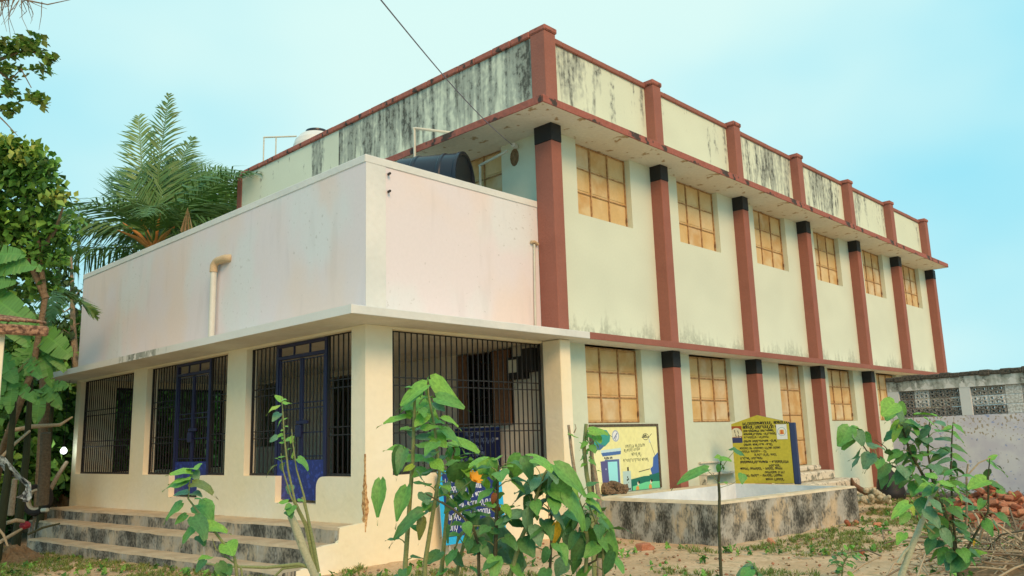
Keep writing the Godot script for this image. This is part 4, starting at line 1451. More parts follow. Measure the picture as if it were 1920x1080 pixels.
	for r in rows2:
		k.write(r[0], r[1], r[2], r[3], 1.5, wh, -0.035, 0.05)
	var lb := thing("blue_board", "dark blue board with white lettering and light blue border behind saplings", "notice board", Vector3(-2.56, 0.13, 0.06))
	lb.rotation.x = -0.10
	var lf := board_face(1.20, 0.96)
	part(lb, "notice_face", lf, sheet("blue_board", tex(k.im), 0.55), Transform3D(Basis.IDENTITY, Vector3(0, 0, 0.016)))
	var lbk := Shape.new()
	lbk.span(Vector3(0, 0, 0), Vector3(1.20, 0.96, 0.014), 0.003)
	for x in [0.12, 1.06]:
		lbk.span(Vector3(x, -0.20, -0.02), Vector3(x + 0.03, 0.96, -0.002), 0.002)
	part(lb, "backing", lbk, M.grey_metal)


# ---------------------------------------------------------------- things on the roofs
func build_roof_things() -> void:
	var bt := thing("black_water_tank", "black plastic water tank lying on its side behind pink parapet", "water tank", Vector3(-1.22, 5.70, -1.60))
	bt.scale = Vector3.ONE * 1.12
	var b := Basis(Vector3.RIGHT, PI / 2 + 0.03)
	b = Basis(Vector3.UP, 0.50) * b
	var body := Shape.new()
	body.lathe([Vector2(0.0, -0.66), Vector2(0.20, -0.66), Vector2(0.22, -0.60), Vector2(0.40, -0.50), Vector2(0.46, -0.44), Vector2(0.47, -0.20), Vector2(0.485, -0.18), Vector2(0.485, -0.14), Vector2(0.47, -0.12), Vector2(0.47, 0.22), Vector2(0.485, 0.24), Vector2(0.485, 0.28), Vector2(0.47, 0.30), Vector2(0.47, 0.48)], Vector3.ZERO, 36, b)
	part(bt, "body", body, M.tank_black)
	var lip := Shape.new()
	lip.lathe([Vector2(0.47, 0.48), Vector2(0.49, 0.50), Vector2(0.49, 0.545), Vector2(0.45, 0.55), Vector2(0.43, 0.52), Vector2(0.0, 0.50)], Vector3.ZERO, 36, b)
	part(bt, "base_end", lip, M.tank_black)
	var cap := Shape.new()
	cap.lathe([Vector2(0.21, -0.665), Vector2(0.235, -0.67), Vector2(0.235, -0.74), Vector2(0.21, -0.76), Vector2(0.0, -0.765)], Vector3.ZERO, 28, b)
	part(bt, "lid", cap, surf("lid_blue", lin(0.05, 0.13, 0.38), 0.4))
	var sd := Shape.new()
	sd.span(Vector3(-1.62, 3.11, -2.0), Vector3(-0.82, 5.2, -1.1), 0.02)
	part(self, "tank_stand", sd, M.rough_plaster)
	tag(get_node("tank_stand"), "plastered stand on the annexe roof below the black tank", "stand")
	var p1 := thing("roof_pipe", "white pipe bent over red roof edge above black tank", "pipe")
	var s1 := Shape.new()
	s1.tube([Vector3(-1.05, 5.95, -2.31), Vector3(-1.0, 6.45, -2.29), Vector3(-1.0, 7.0, -2.30)], [0.024], 8)
	s1.tube([Vector3(-1.0, 7.015, -2.33), Vector3(-0.99, 7.01, -2.28), Vector3(-0.60, 6.93, -1.9), Vector3(-0.22, 6.84, -1.55)], [0.026], 8)
	part(p1, "pipe", s1, M.pvc)
	var j1 := Shape.new()
	j1.tube([Vector3(-1.04, 6.33, -2.29), Vector3(-1.01, 6.42, -2.29)], [0.036], 8)
	part(p1, "joint", j1, M.pvc)
	var p2 := thing("window_pipe", "white pipe angled up in front of upper brown window", "pipe")
	var s2 := Shape.new()
	s2.tube([Vector3(-0.3, 5.05, -1.37), Vector3(-0.3, 6.21, -1.355)], [0.022], 8)
	s2.tube([Vector3(-0.3, 6.225, -1.375), Vector3(-0.3, 6.235, -1.33), Vector3(-0.3, 6.315, -0.68)], [0.024], 8)
	part(p2, "pipe", s2, M.pvc)
	# white tank and its pipe frame on the main roof
	var wt := thing("white_water_tank", "white plastic water tank with dark lid on main roof", "water tank", Vector3(1.15, 7.93, -8.75))
	var wb := Shape.new()
	wb.lathe([Vector2(0.0, 0.0), Vector2(0.55, 0.0), Vector2(0.58, 0.04), Vector2(0.58, 0.5), Vector2(0.60, 0.53), Vector2(0.58, 0.56), Vector2(0.58, 1.05), Vector2(0.54, 1.18), Vector2(0.40, 1.34), Vector2(0.26, 1.37), Vector2(0.26, 1.41)], Vector3.ZERO, 36)
	part(wt, "body", wb, M.tank_white)
	var wl := Shape.new()
	wl.lathe([Vector2(0.27, 1.40), Vector2(0.29, 1.41), Vector2(0.28, 1.46), Vector2(0.0, 1.49)], Vector3.ZERO, 28)
	part(wt, "lid", wl, M.tank_black)
	var ws := Shape.new()
	ws.span(Vector3(0.35, ROOF + 0.12, -9.55), Vector3(1.95, 7.93, -7.95), 0.02)
	tag(part(self, "tank_plinth", ws, M.rough_plaster), "plastered plinth on the main roof below the white tank", "stand")
	var rl := thing("pipe_rail", "thin white pipe rail beside white tank on main roof", "railing")
	var s3 := Shape.new()
	s3.tube([Vector3(0.20, 9.27, -9.72), Vector3(0.78, 9.27, -9.10)], [0.022], 8)
	part(rl, "rail", s3, M.pvc)
	for z in [Vector3(0.21, 0, -9.71), Vector3(0.42, 0, -9.48)]:
		var s4 := Shape.new()
		s4.tube([z + Vector3.UP * (ROOF + 0.12), z + Vector3.UP * 9.25], [0.018], 8)
		part(rl, "post", s4, M.pvc)
	# wire from beyond the frame to an insulator under the roof edge
	var ins := thing("insulator", "white wire insulator beside dark hole under roof edge", "insulator", Vector3(-0.001, 6.46, -0.72))
	var s5 := Shape.new()
	s5.lathe([Vector2(0.0, 0.0), Vector2(0.02, 0.0), Vector2(0.02, 0.06), Vector2(0.045, 0.07), Vector2(0.045, 0.10), Vector2(0.025, 0.115), Vector2(0.045, 0.13), Vector2(0.04, 0.16), Vector2(0.0, 0.165)], Vector3.ZERO, 14, Basis(Vector3.FORWARD, -PI / 2) * Basis(Vector3.RIGHT, 0.25))
	part(ins, "body", s5, M.tank_white)
	var wi := Shape.new()
	var a := Vector3(-0.13, 6.47, -0.72)
	var e := Vector3(-6.49, 4.97, 3.75)
	var wp := []
	for i in 21:
		var t := i / 20.0
		wp.append(a.lerp(e, t) + Vector3.DOWN * 0.10 * sin(PI * t))
	wi.tube(wp, [0.0065], 5)
	tag(part(self, "overhead_wire", wi, surf("wire_grey", lin(0.16, 0.15, 0.22), 0.6)), "thin grey overhead wire crossing sky down to roof edge", "wire")


# ---------------------------------------------------------------- yard
func build_yard_things() -> void:
	# motorbike tyre leaning on the step end
	var ty := thing("old_tyre", "old black tyre on pale rim leaning at left end of steps", "tyre", Vector3(-4.61, 0.64, -9.20))
	ty.rotation = Vector3(-0.12, -0.95, 0.0)
	var tb := Basis(Vector3.RIGHT, PI / 2)
	var t1 := Shape.new()
	t1.lathe([Vector2(0.20, -0.055), Vector2(0.25, -0.075), Vector2(0.29, -0.06), Vector2(0.31, 0.0), Vector2(0.29, 0.06), Vector2(0.25, 0.075), Vector2(0.20, 0.055)], Vector3.ZERO, 28, tb)
	part(ty, "tyre", t1, M.rubber)
	var t2 := Shape.new()
	t2.lathe([Vector2(0.215, -0.05), Vector2(0.165, -0.045), Vector2(0.15, 0.0), Vector2(0.165, 0.045), Vector2(0.215, 0.05)], Vector3.ZERO, 28, tb)
	part(ty, "rim", t2, M.wheel_rim)
	# posts and poles among the dark trees on the left
	var posts := [["wooden_post", "thick dark wooden post behind old tyre", "post", [Vector3(-4.92, 0.61, -7.90), Vector3(-4.96, 1.22, -7.78), Vector3(-5.02, 1.85, -7.67)], [0.10, 0.095, 0.085], "old_wood"],
		["wooden_post", "short grey wooden post below white cloth at left edge", "post", [Vector3(-5.74, 0.54, -6.72), Vector3(-5.75, 0.84, -6.65), Vector3(-5.76, 1.10, -6.58)], [0.05, 0.045, 0.04], "bark_pale"],
		["leaning_pole", "pale pole leaning beside earth heap at porch corner", "pole", [Vector3(-4.18, 0.66, -10.06), Vector3(-3.97, 1.03, -10.18), Vector3(-3.76, 1.31, -10.33)], [0.05, 0.045, 0.04], "bark_pale"],
		["dry_branch", "long pale dry branch across dark undergrowth beside porch", "branch", [Vector3(-5.64, 1.88, -7.73), Vector3(-5.27, 1.96, -7.61), Vector3(-4.79, 1.99, -7.69), Vector3(-4.58, 2.13, -7.72)], [0.035, 0.04, 0.03, 0.015], "dry_stick"],
		["dry_branch", "thin dry branch slanting down from longer branch at left", "branch", [Vector3(-6.02, 1.43, -6.48), Vector3(-5.82, 1.66, -6.50), Vector3(-5.55, 1.86, -6.75)], [0.025, 0.025, 0.02], "dry_stick"],
		["fallen_stick", "dark stick resting on second step at left end", "stick", [Vector3(-5.11, 0.11, -7.94), Vector3(-4.91, 0.21, -7.85), Vector3(-4.60, 0.25, -7.95)], [0.02, 0.022, 0.015], "stem_dark"],
		["fallen_stick", "pale stick lying on earth heap at bottom left", "stick", [Vector3(-6.26, 0.26, -5.27), Vector3(-6.02, 0.32, -5.59), Vector3(-5.80, 0.36, -5.94)], [0.028, 0.026, 0.02], "dry_stick"],
		["fallen_stick", "thin pale stick at left edge of grass", "stick", [Vector3(-6.39, 0.51, -5.04), Vector3(-6.30, 0.38, -4.99), Vector3(-6.24, 0.22, -4.97)], [0.016, 0.018, 0.014], "dry_stick"],
		["fallen_stick", "pale bark strip on earth heap below tyre", "stick", [Vector3(-5.84, 0.43, -6.55), Vector3(-5.71, 0.46, -6.55), Vector3(-5.58, 0.43, -6.57)], [0.03, 0.034, 0.025], "dry_stick"]]
	for p in posts:
		var s := Shape.new()
		s.tube(p[3], p[4], 9)
		tag(part(self, p[0], s, M[p[5]]), p[1], p[2])
	# rag over a line
	var cl := Shape.new()
	var top := [Vector3(-6.24, 1.54, -6.08), Vector3(-6.12, 1.45, -5.99), Vector3(-5.99, 1.28, -5.89), Vector3(-5.86, 1.15, -5.79), Vector3(-5.78, 1.05, -5.74), Vector3(-5.77, 0.95, -5.74), Vector3(-5.77, 0.84, -5.78), Vector3(-5.79, 0.76, -5.82)]
	var bot := [Vector3(-6.16, 1.40, -6.33), Vector3(-6.07, 1.33, -6.26), Vector3(-5.98, 1.23, -6.19), Vector3(-5.88, 1.12, -6.11), Vector3(-5.80, 1.05, -6.04), Vector3(-5.76, 0.98, -6.03), Vector3(-5.78, 0.87, -6.08), Vector3(-5.82, 0.83, -6.13)]
	for i in 7:
		for j in 4:
			var g := func(ii: int, jj: int) -> Vector3:
				return (top[ii] as Vector3).lerp(bot[ii], jj / 4.0) + Vector3(0.5, 0, 0.5) * 0.06 * sin(jj * 2.1 + ii * 1.3)
			cl.quad(g.call(i, j), g.call(i + 1, j), g.call(i + 1, j + 1), g.call(i, j + 1))
	tag(part(self, "white_rag", cl, M.cloth), "torn white rag with dark stains hanging at left edge", "cloth")
	# heaps of earth
	heap("earth_heap", "brown earth heap against left porch corner", Vector3(-3.40, 0.40, -11.68), Vector3(0.75, 0.62, 0.8), 200)
	heap("earth_heap", "low earth heap with litter at bottom left edge", Vector3(-5.76, 0.17, -6.84), Vector3(0.8, 0.30, 0.8), 201)
	var rg := Shape.new()
	rg.box(Vector3.ZERO, Vector3(0.16, 0.1, 0.12), 0.03, Basis(Vector3(1, 1, 0).normalized(), 0.7))
	var rb := part(self, "red_packet", rg, surf("red_plastic", lin(0.32, 0.02, 0.035), 0.5))
	rb.position = Vector3(-5.53, 0.36, -6.69)
	tag(rb, "small crumpled red packet on earth heap beside steps", "packet")
	var wg := Shape.new()
	wg.box(Vector3.ZERO, Vector3(0.10, 0.07, 0.14), 0.02, Basis(Vector3.UP, 0.5))
	var wp := part(self, "white_packet", wg, M.pvc)
	wp.position = Vector3(-4.67, 0.47, -8.56)
	tag(wp, "small white packet on second step beside old tyre", "packet")
	# bulb glimmering under the porch eave trees
	var lb := thing("light_bulb", "small lit white bulb hanging among dark leaves beside porch", "lamp", Vector3(-3.90, 1.54, -10.13))
	var bs := Shape.new()
	bs.lathe([Vector2(0.0, -0.065), Vector2(0.04, -0.055), Vector2(0.062, -0.02), Vector2(0.062, 0.02), Vector2(0.04, 0.055), Vector2(0.02, 0.075), Vector2(0.0, 0.076)], Vector3.ZERO, 16)
	var em := surf("bulb_glow", Color.WHITE, 0.5)
	em.emission_enabled = true
	em.emission = Color(0.95, 1.0, 0.97)
	em.emission_energy_multiplier = 3.0
	part(lb, "bulb", bs, em)
	var cd := Shape.new()
	cd.tube([Vector3(0, 0.08, 0), Vector3(0.02, 0.9, -0.05), Vector3(0.1, 2.2, -0.1)], [0.006], 5)
	part(lb, "cord", cd, M.black_plastic)
	var ol := OmniLight3D.new()
	ol.name = "bulb_light"
	ol.light_energy = 0.02
	ol.light_color = Color(0.95, 1.0, 0.97)
	ol.light_size = 0.05
	ol.omni_range = 12.0
	ol.omni_attenuation = 2.0
	ol.shadow_enabled = true
	lb.add_child(ol)
	# black sack, pale rock and loose branch by the building's far pillars
	var sk := thing("black_sack", "black plastic sack standing against pillar behind right shrub", "sack", Vector3(8.64, 0.0, 1.81))
	part(sk, "body", nets([[Vector3(0, 0.12, 0), Vector3(0, 0.30, 0), 0.30, 0.26], [Vector3(-0.03, 0.30, 0), Vector3(-0.05, 0.62, 0), 0.22, 0.08], [Vector3(0.22, 0.1, 0.05), Vector3(0.28, 0.15, 0.05), 0.15, 0.1]], 0.04, 0.06), M.black_plastic)
	var rk := thing("rock", "pale rough rock lying at right end of trough", "rock", Vector3(5.58, 0.08, 2.60))
	var rn := []
	var rg2 := RandomNumberGenerator.new()
	rg2.seed = 211
	for i in 42:
		var p := Vector3(rg2.randfn(0.0, 0.17), 0.12 + absf(rg2.randfn(0.0, 0.09)), rg2.randfn(0.0, 0.12))
		p.y *= 1.0 - 0.6 * smoothstep(0.1, 0.4, absf(p.x))
		rn.append([p, p + Vector3(rg2.randfn(), rg2.randfn() * 0.5, rg2.randfn()) * 0.05, 0.055, 0.04])
	part(rk, "body", nets(rn, 0.022, 0.012), M.pale_stone)
	var br := Shape.new()
	br.tube([Vector3(5.54, 0.59, 2.25), Vector3(5.57, 0.48, 2.25), Vector3(5.77, 0.38, 2.29), Vector3(6.11, 0.27, 2.33), Vector3(6.61, 0.16, 2.38)], [0.018, 0.05, 0.055, 0.06, 0.035], 8)
	tag(part(self, "dry_branch", br, M.brown_wood), "dark brown dry branch propped behind right end of trough", "branch")
	# loose bricks
	var bits := [["broken orange brick lying before left side of trough", Vector3(-0.67, 0.06, 1.91), 1.3], ["small brick chip on sand before middle of trough", Vector3(0.61, -0.04, 3.08), 0.8], ["brick piece at right front foot of trough", Vector3(3.23, -0.02, 3.05), 0.8], ["brick chip in grass beside right trough corner", Vector3(3.41, -0.01, 3.10), 0.7], ["lone brick piece on sand between trough and right shrub", Vector3(3.24, -0.01, 3.50), 0.8], ["dark brick chip on sand beside small bottom weed", Vector3(0.20, -0.06, 4.43), 0.7]]
	for k in bits.size():
		var s := Shape.new()
		var z: float = bits[k][2]
		s.box(Vector3.ZERO, Vector3(0.15, 0.075, 0.10) * z, 0.015, Basis(Vector3(1, 2, 0.5).normalized(), k * 1.3))
		if k == 0:
			s.box(Vector3(0.07, -0.02, 0.05), Vector3(0.14, 0.05, 0.11), 0.015, Basis(Vector3(1, 0.4, 0.5).normalized(), 0.6))
		var o := part(self, "brick_piece", s, M[["brick_a", "brick_b", "brick_c"][k % 3]])
		o.position = Vector3(bits[k][1].x, ground_y(bits[k][1].x, bits[k][1].z) + 0.025, bits[k][1].z)
		tag(o, bits[k][0], "brick", "loose brick pieces on the sand")
	# brick heap before the compound wall
	var hb := thing("brick_heap", "heap of broken orange bricks before lavender wall", "brick heap", Vector3(4.51, 0.0, 4.84))
	var meshes := []
	for k in 4:
		var s := Shape.new()
		s.box(Vector3.ZERO, [Vector3(0.22, 0.075, 0.105), Vector3(0.16, 0.075, 0.105), Vector3(0.12, 0.07, 0.10), Vector3(0.19, 0.07, 0.10)][k], 0.014)
		meshes.append(s.mesh())
	for i in 240:
		var a := rng.randf() * TAU
		var rr := sqrt(rng.randf())
		var x := 1.5 * rr * cos(a)
		var z := 0.85 * rr * sin(a)
		var y := 0.52 * (1.0 - rr) * rng.randf_range(0.25, 1.1) + 0.04
		var bb := Basis.from_euler(Vector3(rng.randf_range(-0.7, 0.7), rng.randf() * TAU, rng.randf_range(-0.7, 0.7)))
		part(hb, "brick", meshes[i % 4], M[["brick_a", "brick_b", "brick_c", "brick_a"][rng.randi() % 4]], Transform3D(bb, Vector3(x, y, z).rotated(Vector3.UP, 0.9)))
	# heap of dry sticks
	var hs := thing("stick_heap", "heap of dry pale sticks and twigs at bottom right edge", "stick heap", Vector3(0.10, 0.0, 6.05))
	for i in 210:
		var s := Shape.new()
		var l := rng.randf_range(0.35, 1.1)
		var c := Vector3(rng.randfn(0.0, 0.5), 0.03 + absf(rng.randfn(0.0, 0.15)), rng.randfn(0.0, 0.5))
		var d := Vector3(rng.randfn(), rng.randfn() * 0.22, rng.randfn()).normalized()
		var up := Vector3(rng.randfn(), absf(rng.randfn()), rng.randfn()) * 0.06
		var th := rng.randf_range(0.004, 0.012)
		s.tube([c - d * l * 0.5, c - d * l * 0.15 + up, c + d * l * 0.2 + up * 0.5, c + d * l * 0.5], [th, th, th * 0.8, th * 0.5], 5)
		part(hs, "stick", s, M[["dry_stick", "dry_stick", "dry_stick_dark"][i % 3]])
	heap("straw_mound", "low mound of brown straw under sticks at right edge", Vector3(-0.32, 0.0, 6.22), Vector3(0.9, 0.2, 0.9), 203)
	for p in [["bent pale twig rising from stick heap", [Vector3(-0.45, 0.31, 5.91), Vector3(-0.55, 0.51, 6.00), Vector3(-0.53, 0.54, 6.03), Vector3(-0.49, 0.41, 6.19), Vector3(-0.47, 0.30, 6.33)], 0.016],
		["curved pale twig beside yellow leaf at stick heap", [Vector3(0.59, 0.53, 5.58), Vector3(0.54, 0.43, 5.65), Vector3(0.45, 0.34, 5.68)], 0.013],
		["thin pale twig lying on sand left of leaning stem", [Vector3(-1.46, 0.0, 4.91), Vector3(-1.03, 0.08, 4.94), Vector3(-0.61, 0.10, 4.94), Vector3(-0.48, 0.14, 4.94)], 0.010],
		["forked pale twig lying at foot of leaning stem", [Vector3(-1.49, 0.04, 5.33), Vector3(-1.13, 0.12, 5.28), Vector3(-1.04, 0.12, 5.38), Vector3(-1.06, 0.11, 5.51), Vector3(-1.21, 0.04, 5.63)], 0.012],
		["long straw stalk lying at bottom right edge", [Vector3(-1.21, 0.08, 6.23), Vector3(-1.00, 0.14, 6.32), Vector3(-0.79, 0.17, 6.40)], 0.010],
		["dry stalk on sand before trough", [Vector3(-1.79, -0.10, 2.60), Vector3(-1.41, -0.08, 2.57), Vector3(-1.10, -0.02, 2.48)], 0.008],
		["second dry stalk on sand before trough", [Vector3(-1.69, -0.10, 2.42), Vector3(-1.33, -0.08, 2.51), Vector3(-1.02, -0.05, 2.55)], 0.007]]:
		var s := Shape.new()
		s.tube(p[1], [p[2], p[2], p[2] * 0.8], 6)
		tag(part(self, "fallen_twig", s, M.dry_stick), p[0], "twig")


func heap(called: String, label: String, at: Vector3, size: Vector3, s: int) -> void:
	var q := noise(s, 1.6, 4)
	var sh := Shape.new()
	var n := 18
	var f := func(i: int, j: int) -> Vector3:
		var r := float(i) / n
		var a := TAU * j / (n * 2.0)
		var p := Vector3(cos(a) * r * size.x, 0, sin(a) * r * size.z)
		p.y = size.y * (pow(cos(r * PI * 0.5), 1.2) * (1.0 + 0.5 * q.get_noise_2d(p.x * 2.5, p.z * 2.5)) + 0.14 * q.get_noise_2d(p.x * 7.0, p.z * 7.0)) - 0.06
		return p
	for i in n:
		for j in n * 2:
			sh.quad(f.call(i, j), f.call(i, j + 1), f.call(i + 1, j + 1), f.call(i + 1, j), Vector3.UP)
	var o := part(self, called, sh, M.dirt)
	o.position = Vector3(at.x, ground_y(at.x, at.z) - 0.03, at.z)
	tag(o, label, "heap")


# ---------------------------------------------------------------- trees
func clump(n: int, r: float, leaf: float, s: int) -> ArrayMesh:
	var g := RandomNumberGenerator.new()
	g.seed = s
	var sh := Shape.new()
	for i in n:
		var d := Vector3(g.randfn(), g.randfn() * 0.7 + 0.15, g.randfn()).normalized()
		var c := d * r * sqrt(g.randf())
		var dir := (d + Vector3(g.randfn(), g.randfn() - 0.7, g.randfn()) * 0.6).normalized()
		var up := (Vector3.UP + Vector3(g.randfn(), g.randfn(), g.randfn()) * 0.5).normalized()
		var sd := dir.cross(up).normalized()
		up = sd.cross(dir)
		var l := leaf * g.randf_range(0.7, 1.25)
		var w := l * 0.36
		var a := c - dir * l * 0.5
		var b := c + dir * l * 0.5 - up * l * 0.12
		var m1 := c - dir * l * 0.08 + sd * w + up * l * 0.08
		var m2 := c - dir * l * 0.08 - sd * w + up * l * 0.08
		var m := c - dir * l * 0.05
		sh.flat(a, m, m1, up); sh.flat(m, b, m1, up); sh.flat(a, m2, m, up); sh.flat(m2, b, m, up)
	return sh.mesh()


# blobs are [centre, radius vector, number of clumps]; the clumps sit mostly near each blob's skin
func foliage(parent: Node, called: String, blobs: Array, meshes: Array, tones: Array, s: int, mat: Material = null, size := 1.0) -> void:
	var g := RandomNumberGenerator.new()
	g.seed = s
	var xf := []
	var col := []
	for b in blobs:
		for i in b[2]:
			var d := Vector3(g.randfn(), g.randfn(), g.randfn()).normalized()
			var p: Vector3 = b[0] + d * (b[1] as Vector3) * pow(g.randf(), 0.45) * g.randf_range(0.7, 1.32)
			var bs := Basis.from_euler(Vector3(g.randf_range(-0.5, 0.5), g.randf() * TAU, g.randf_range(-0.5, 0.5))).scaled(Vector3.ONE * g.randf_range(0.7, 1.3) * size)
			xf.append(Transform3D(bs, p))
			var c: Color = tones[g.randi() % tones.size()]
			col.append(c * g.randf_range(0.7, 1.25))
	for k in meshes.size():
		var mm := MultiMesh.new()
		mm.transform_format = MultiMesh.TRANSFORM_3D
		mm.use_colors = true
		mm.mesh = meshes[k]
		var idx := range(k, xf.size(), meshes.size())
		mm.instance_count = idx.size()
		for i in idx.size():
			mm.set_instance_transform(i, xf[idx[i]])
			mm.set_instance_color(i, col[idx[i]])
		var mi := MultiMeshInstance3D.new()
		mi.name = called
		mi.multimesh = mm
		mi.material_override = mat if mat else M.foliage
		mi.set_meta("kind", "stuff")
		parent.add_child(mi, true)


func limb(parent: Node, called: String, p: Array, r: Array, mat: Material, sides := 8) -> void:
	var s := Shape.new()
	s.tube(p, r, sides)
	part(parent, called, s, mat)


func frond_shape(length: float, rise: float, droop: float, leaf: float, g: RandomNumberGenerator, sag := 0.6) -> Shape:
	# the rachis leaves the crown along +z, rises, then bends down; leaflets hang on both sides
	var s := Shape.new()
	var pts := []
	var n := 16
	for i in n + 1:
		var t := float(i) / n
		pts.append(Vector3(0.05 * sin(t * 3.0), length * (rise * t - droop * t * t), length * t * (1.0 - 0.25 * t * t * droop)))
	s.tube(pts, [0.03, 0.028, 0.026, 0.024, 0.022, 0.02, 0.018, 0.016, 0.014, 0.013, 0.012, 0.011, 0.01, 0.008, 0.007, 0.006, 0.004], 5, false)
	var m := 66
	for i in m:
		var t := 0.14 + 0.86 * i / m
		var k := minf(t * n, n - 0.001)
		var a: Vector3 = (pts[int(k)] as Vector3).lerp(pts[int(k) + 1], k - int(k))
		var d: Vector3 = (pts[int(k) + 1] - pts[int(k)]).normalized()
		for sd in [-1.0, 1.0]:
			if g.randf() < 0.06:
				continue
			var l := leaf * sin(PI * clampf(0.16 + 0.80 * t, 0, 1)) * g.randf_range(0.7, 1.2)
			var side: Vector3 = Vector3.UP.cross(d).normalized() * sd
			var nrm: Vector3 = d.cross(side) * sd
			var o: Vector3 = (side * 0.8 + d * 0.65 + nrm * 0.25 + Vector3(g.randfn(), g.randfn(), g.randfn()) * 0.13).normalized()
			var mid: Vector3 = a + o * l * 0.5 + Vector3.DOWN * l * 0.08 * sag
			var tip: Vector3 = a + o * l * 0.95 + Vector3.DOWN * l * 0.45 * sag
			var w := d * 0.030
			s.flat(a - w * 0.6, mid - w, mid + w, nrm); s.flat(a - w * 0.6, mid + w, a + w * 0.6, nrm); s.flat(mid - w, tip, mid + w, nrm)
	return s


func look(dir: Vector3, up := Vector3.UP) -> Basis:
	var z := dir.normalized()
	var x := up.cross(z).normalized()
	return Basis(x, z.cross(x), z)


# a banana leaf from base to tip with a folded, torn blade
func banana_leaf(a: Vector3, b: Vector3, wide: float, face: Vector3, g: RandomNumberGenerator, droop := 0.15) -> Shape:
	var s := Shape.new()
	var d := b - a
	var l := d.length()
	d /= l
	var sd := d.cross(face).normalized()
	var up := sd.cross(d)
	var n := 14
	var mid := []
	for i in n + 1:
		var t := float(i) / n
		mid.append(a + d * l * t + up * l * droop * sin(PI * t) - Vector3.UP * l * 0.06 * t * t)
	var ok := [1.0, 1.0]
	for i in n:
		var t0 := float(i) / n
		var t1 := float(i + 1) / n
		var w0 := wide * pow(sin(PI * clampf(t0 * 0.94 + 0.04, 0, 1)), 0.55)
		var w1 := wide * pow(sin(PI * clampf(t1 * 0.94 + 0.04, 0, 1)), 0.55)
		for k in 2:
			var sg := -1.0 if k == 0 else 1.0
			var torn := g.randf() < 0.22
			var dip := up * (0.10 * wide + g.randf_range(-0.03, 0.03)) - Vector3.UP * wide * 0.12
			var e0: Vector3 = mid[i] + sd * sg * w0 + dip
			var e1: Vector3 = mid[i + 1] + sd * sg * w1 + dip
			if torn:
				e1 = e1.lerp(mid[i + 1], 0.10) - d * l / n * 0.35 - Vector3.UP * 0.03
			var u := 0.5 + sg * 0.5
			s.flat(mid[i], e0, e1, up, Vector2(0.5, t0), Vector2(u, t0), Vector2(u, t1))
			s.flat(mid[i], e1, mid[i + 1], up, Vector2(0.5, t0), Vector2(u, t1), Vector2(0.5, t1))
	return s


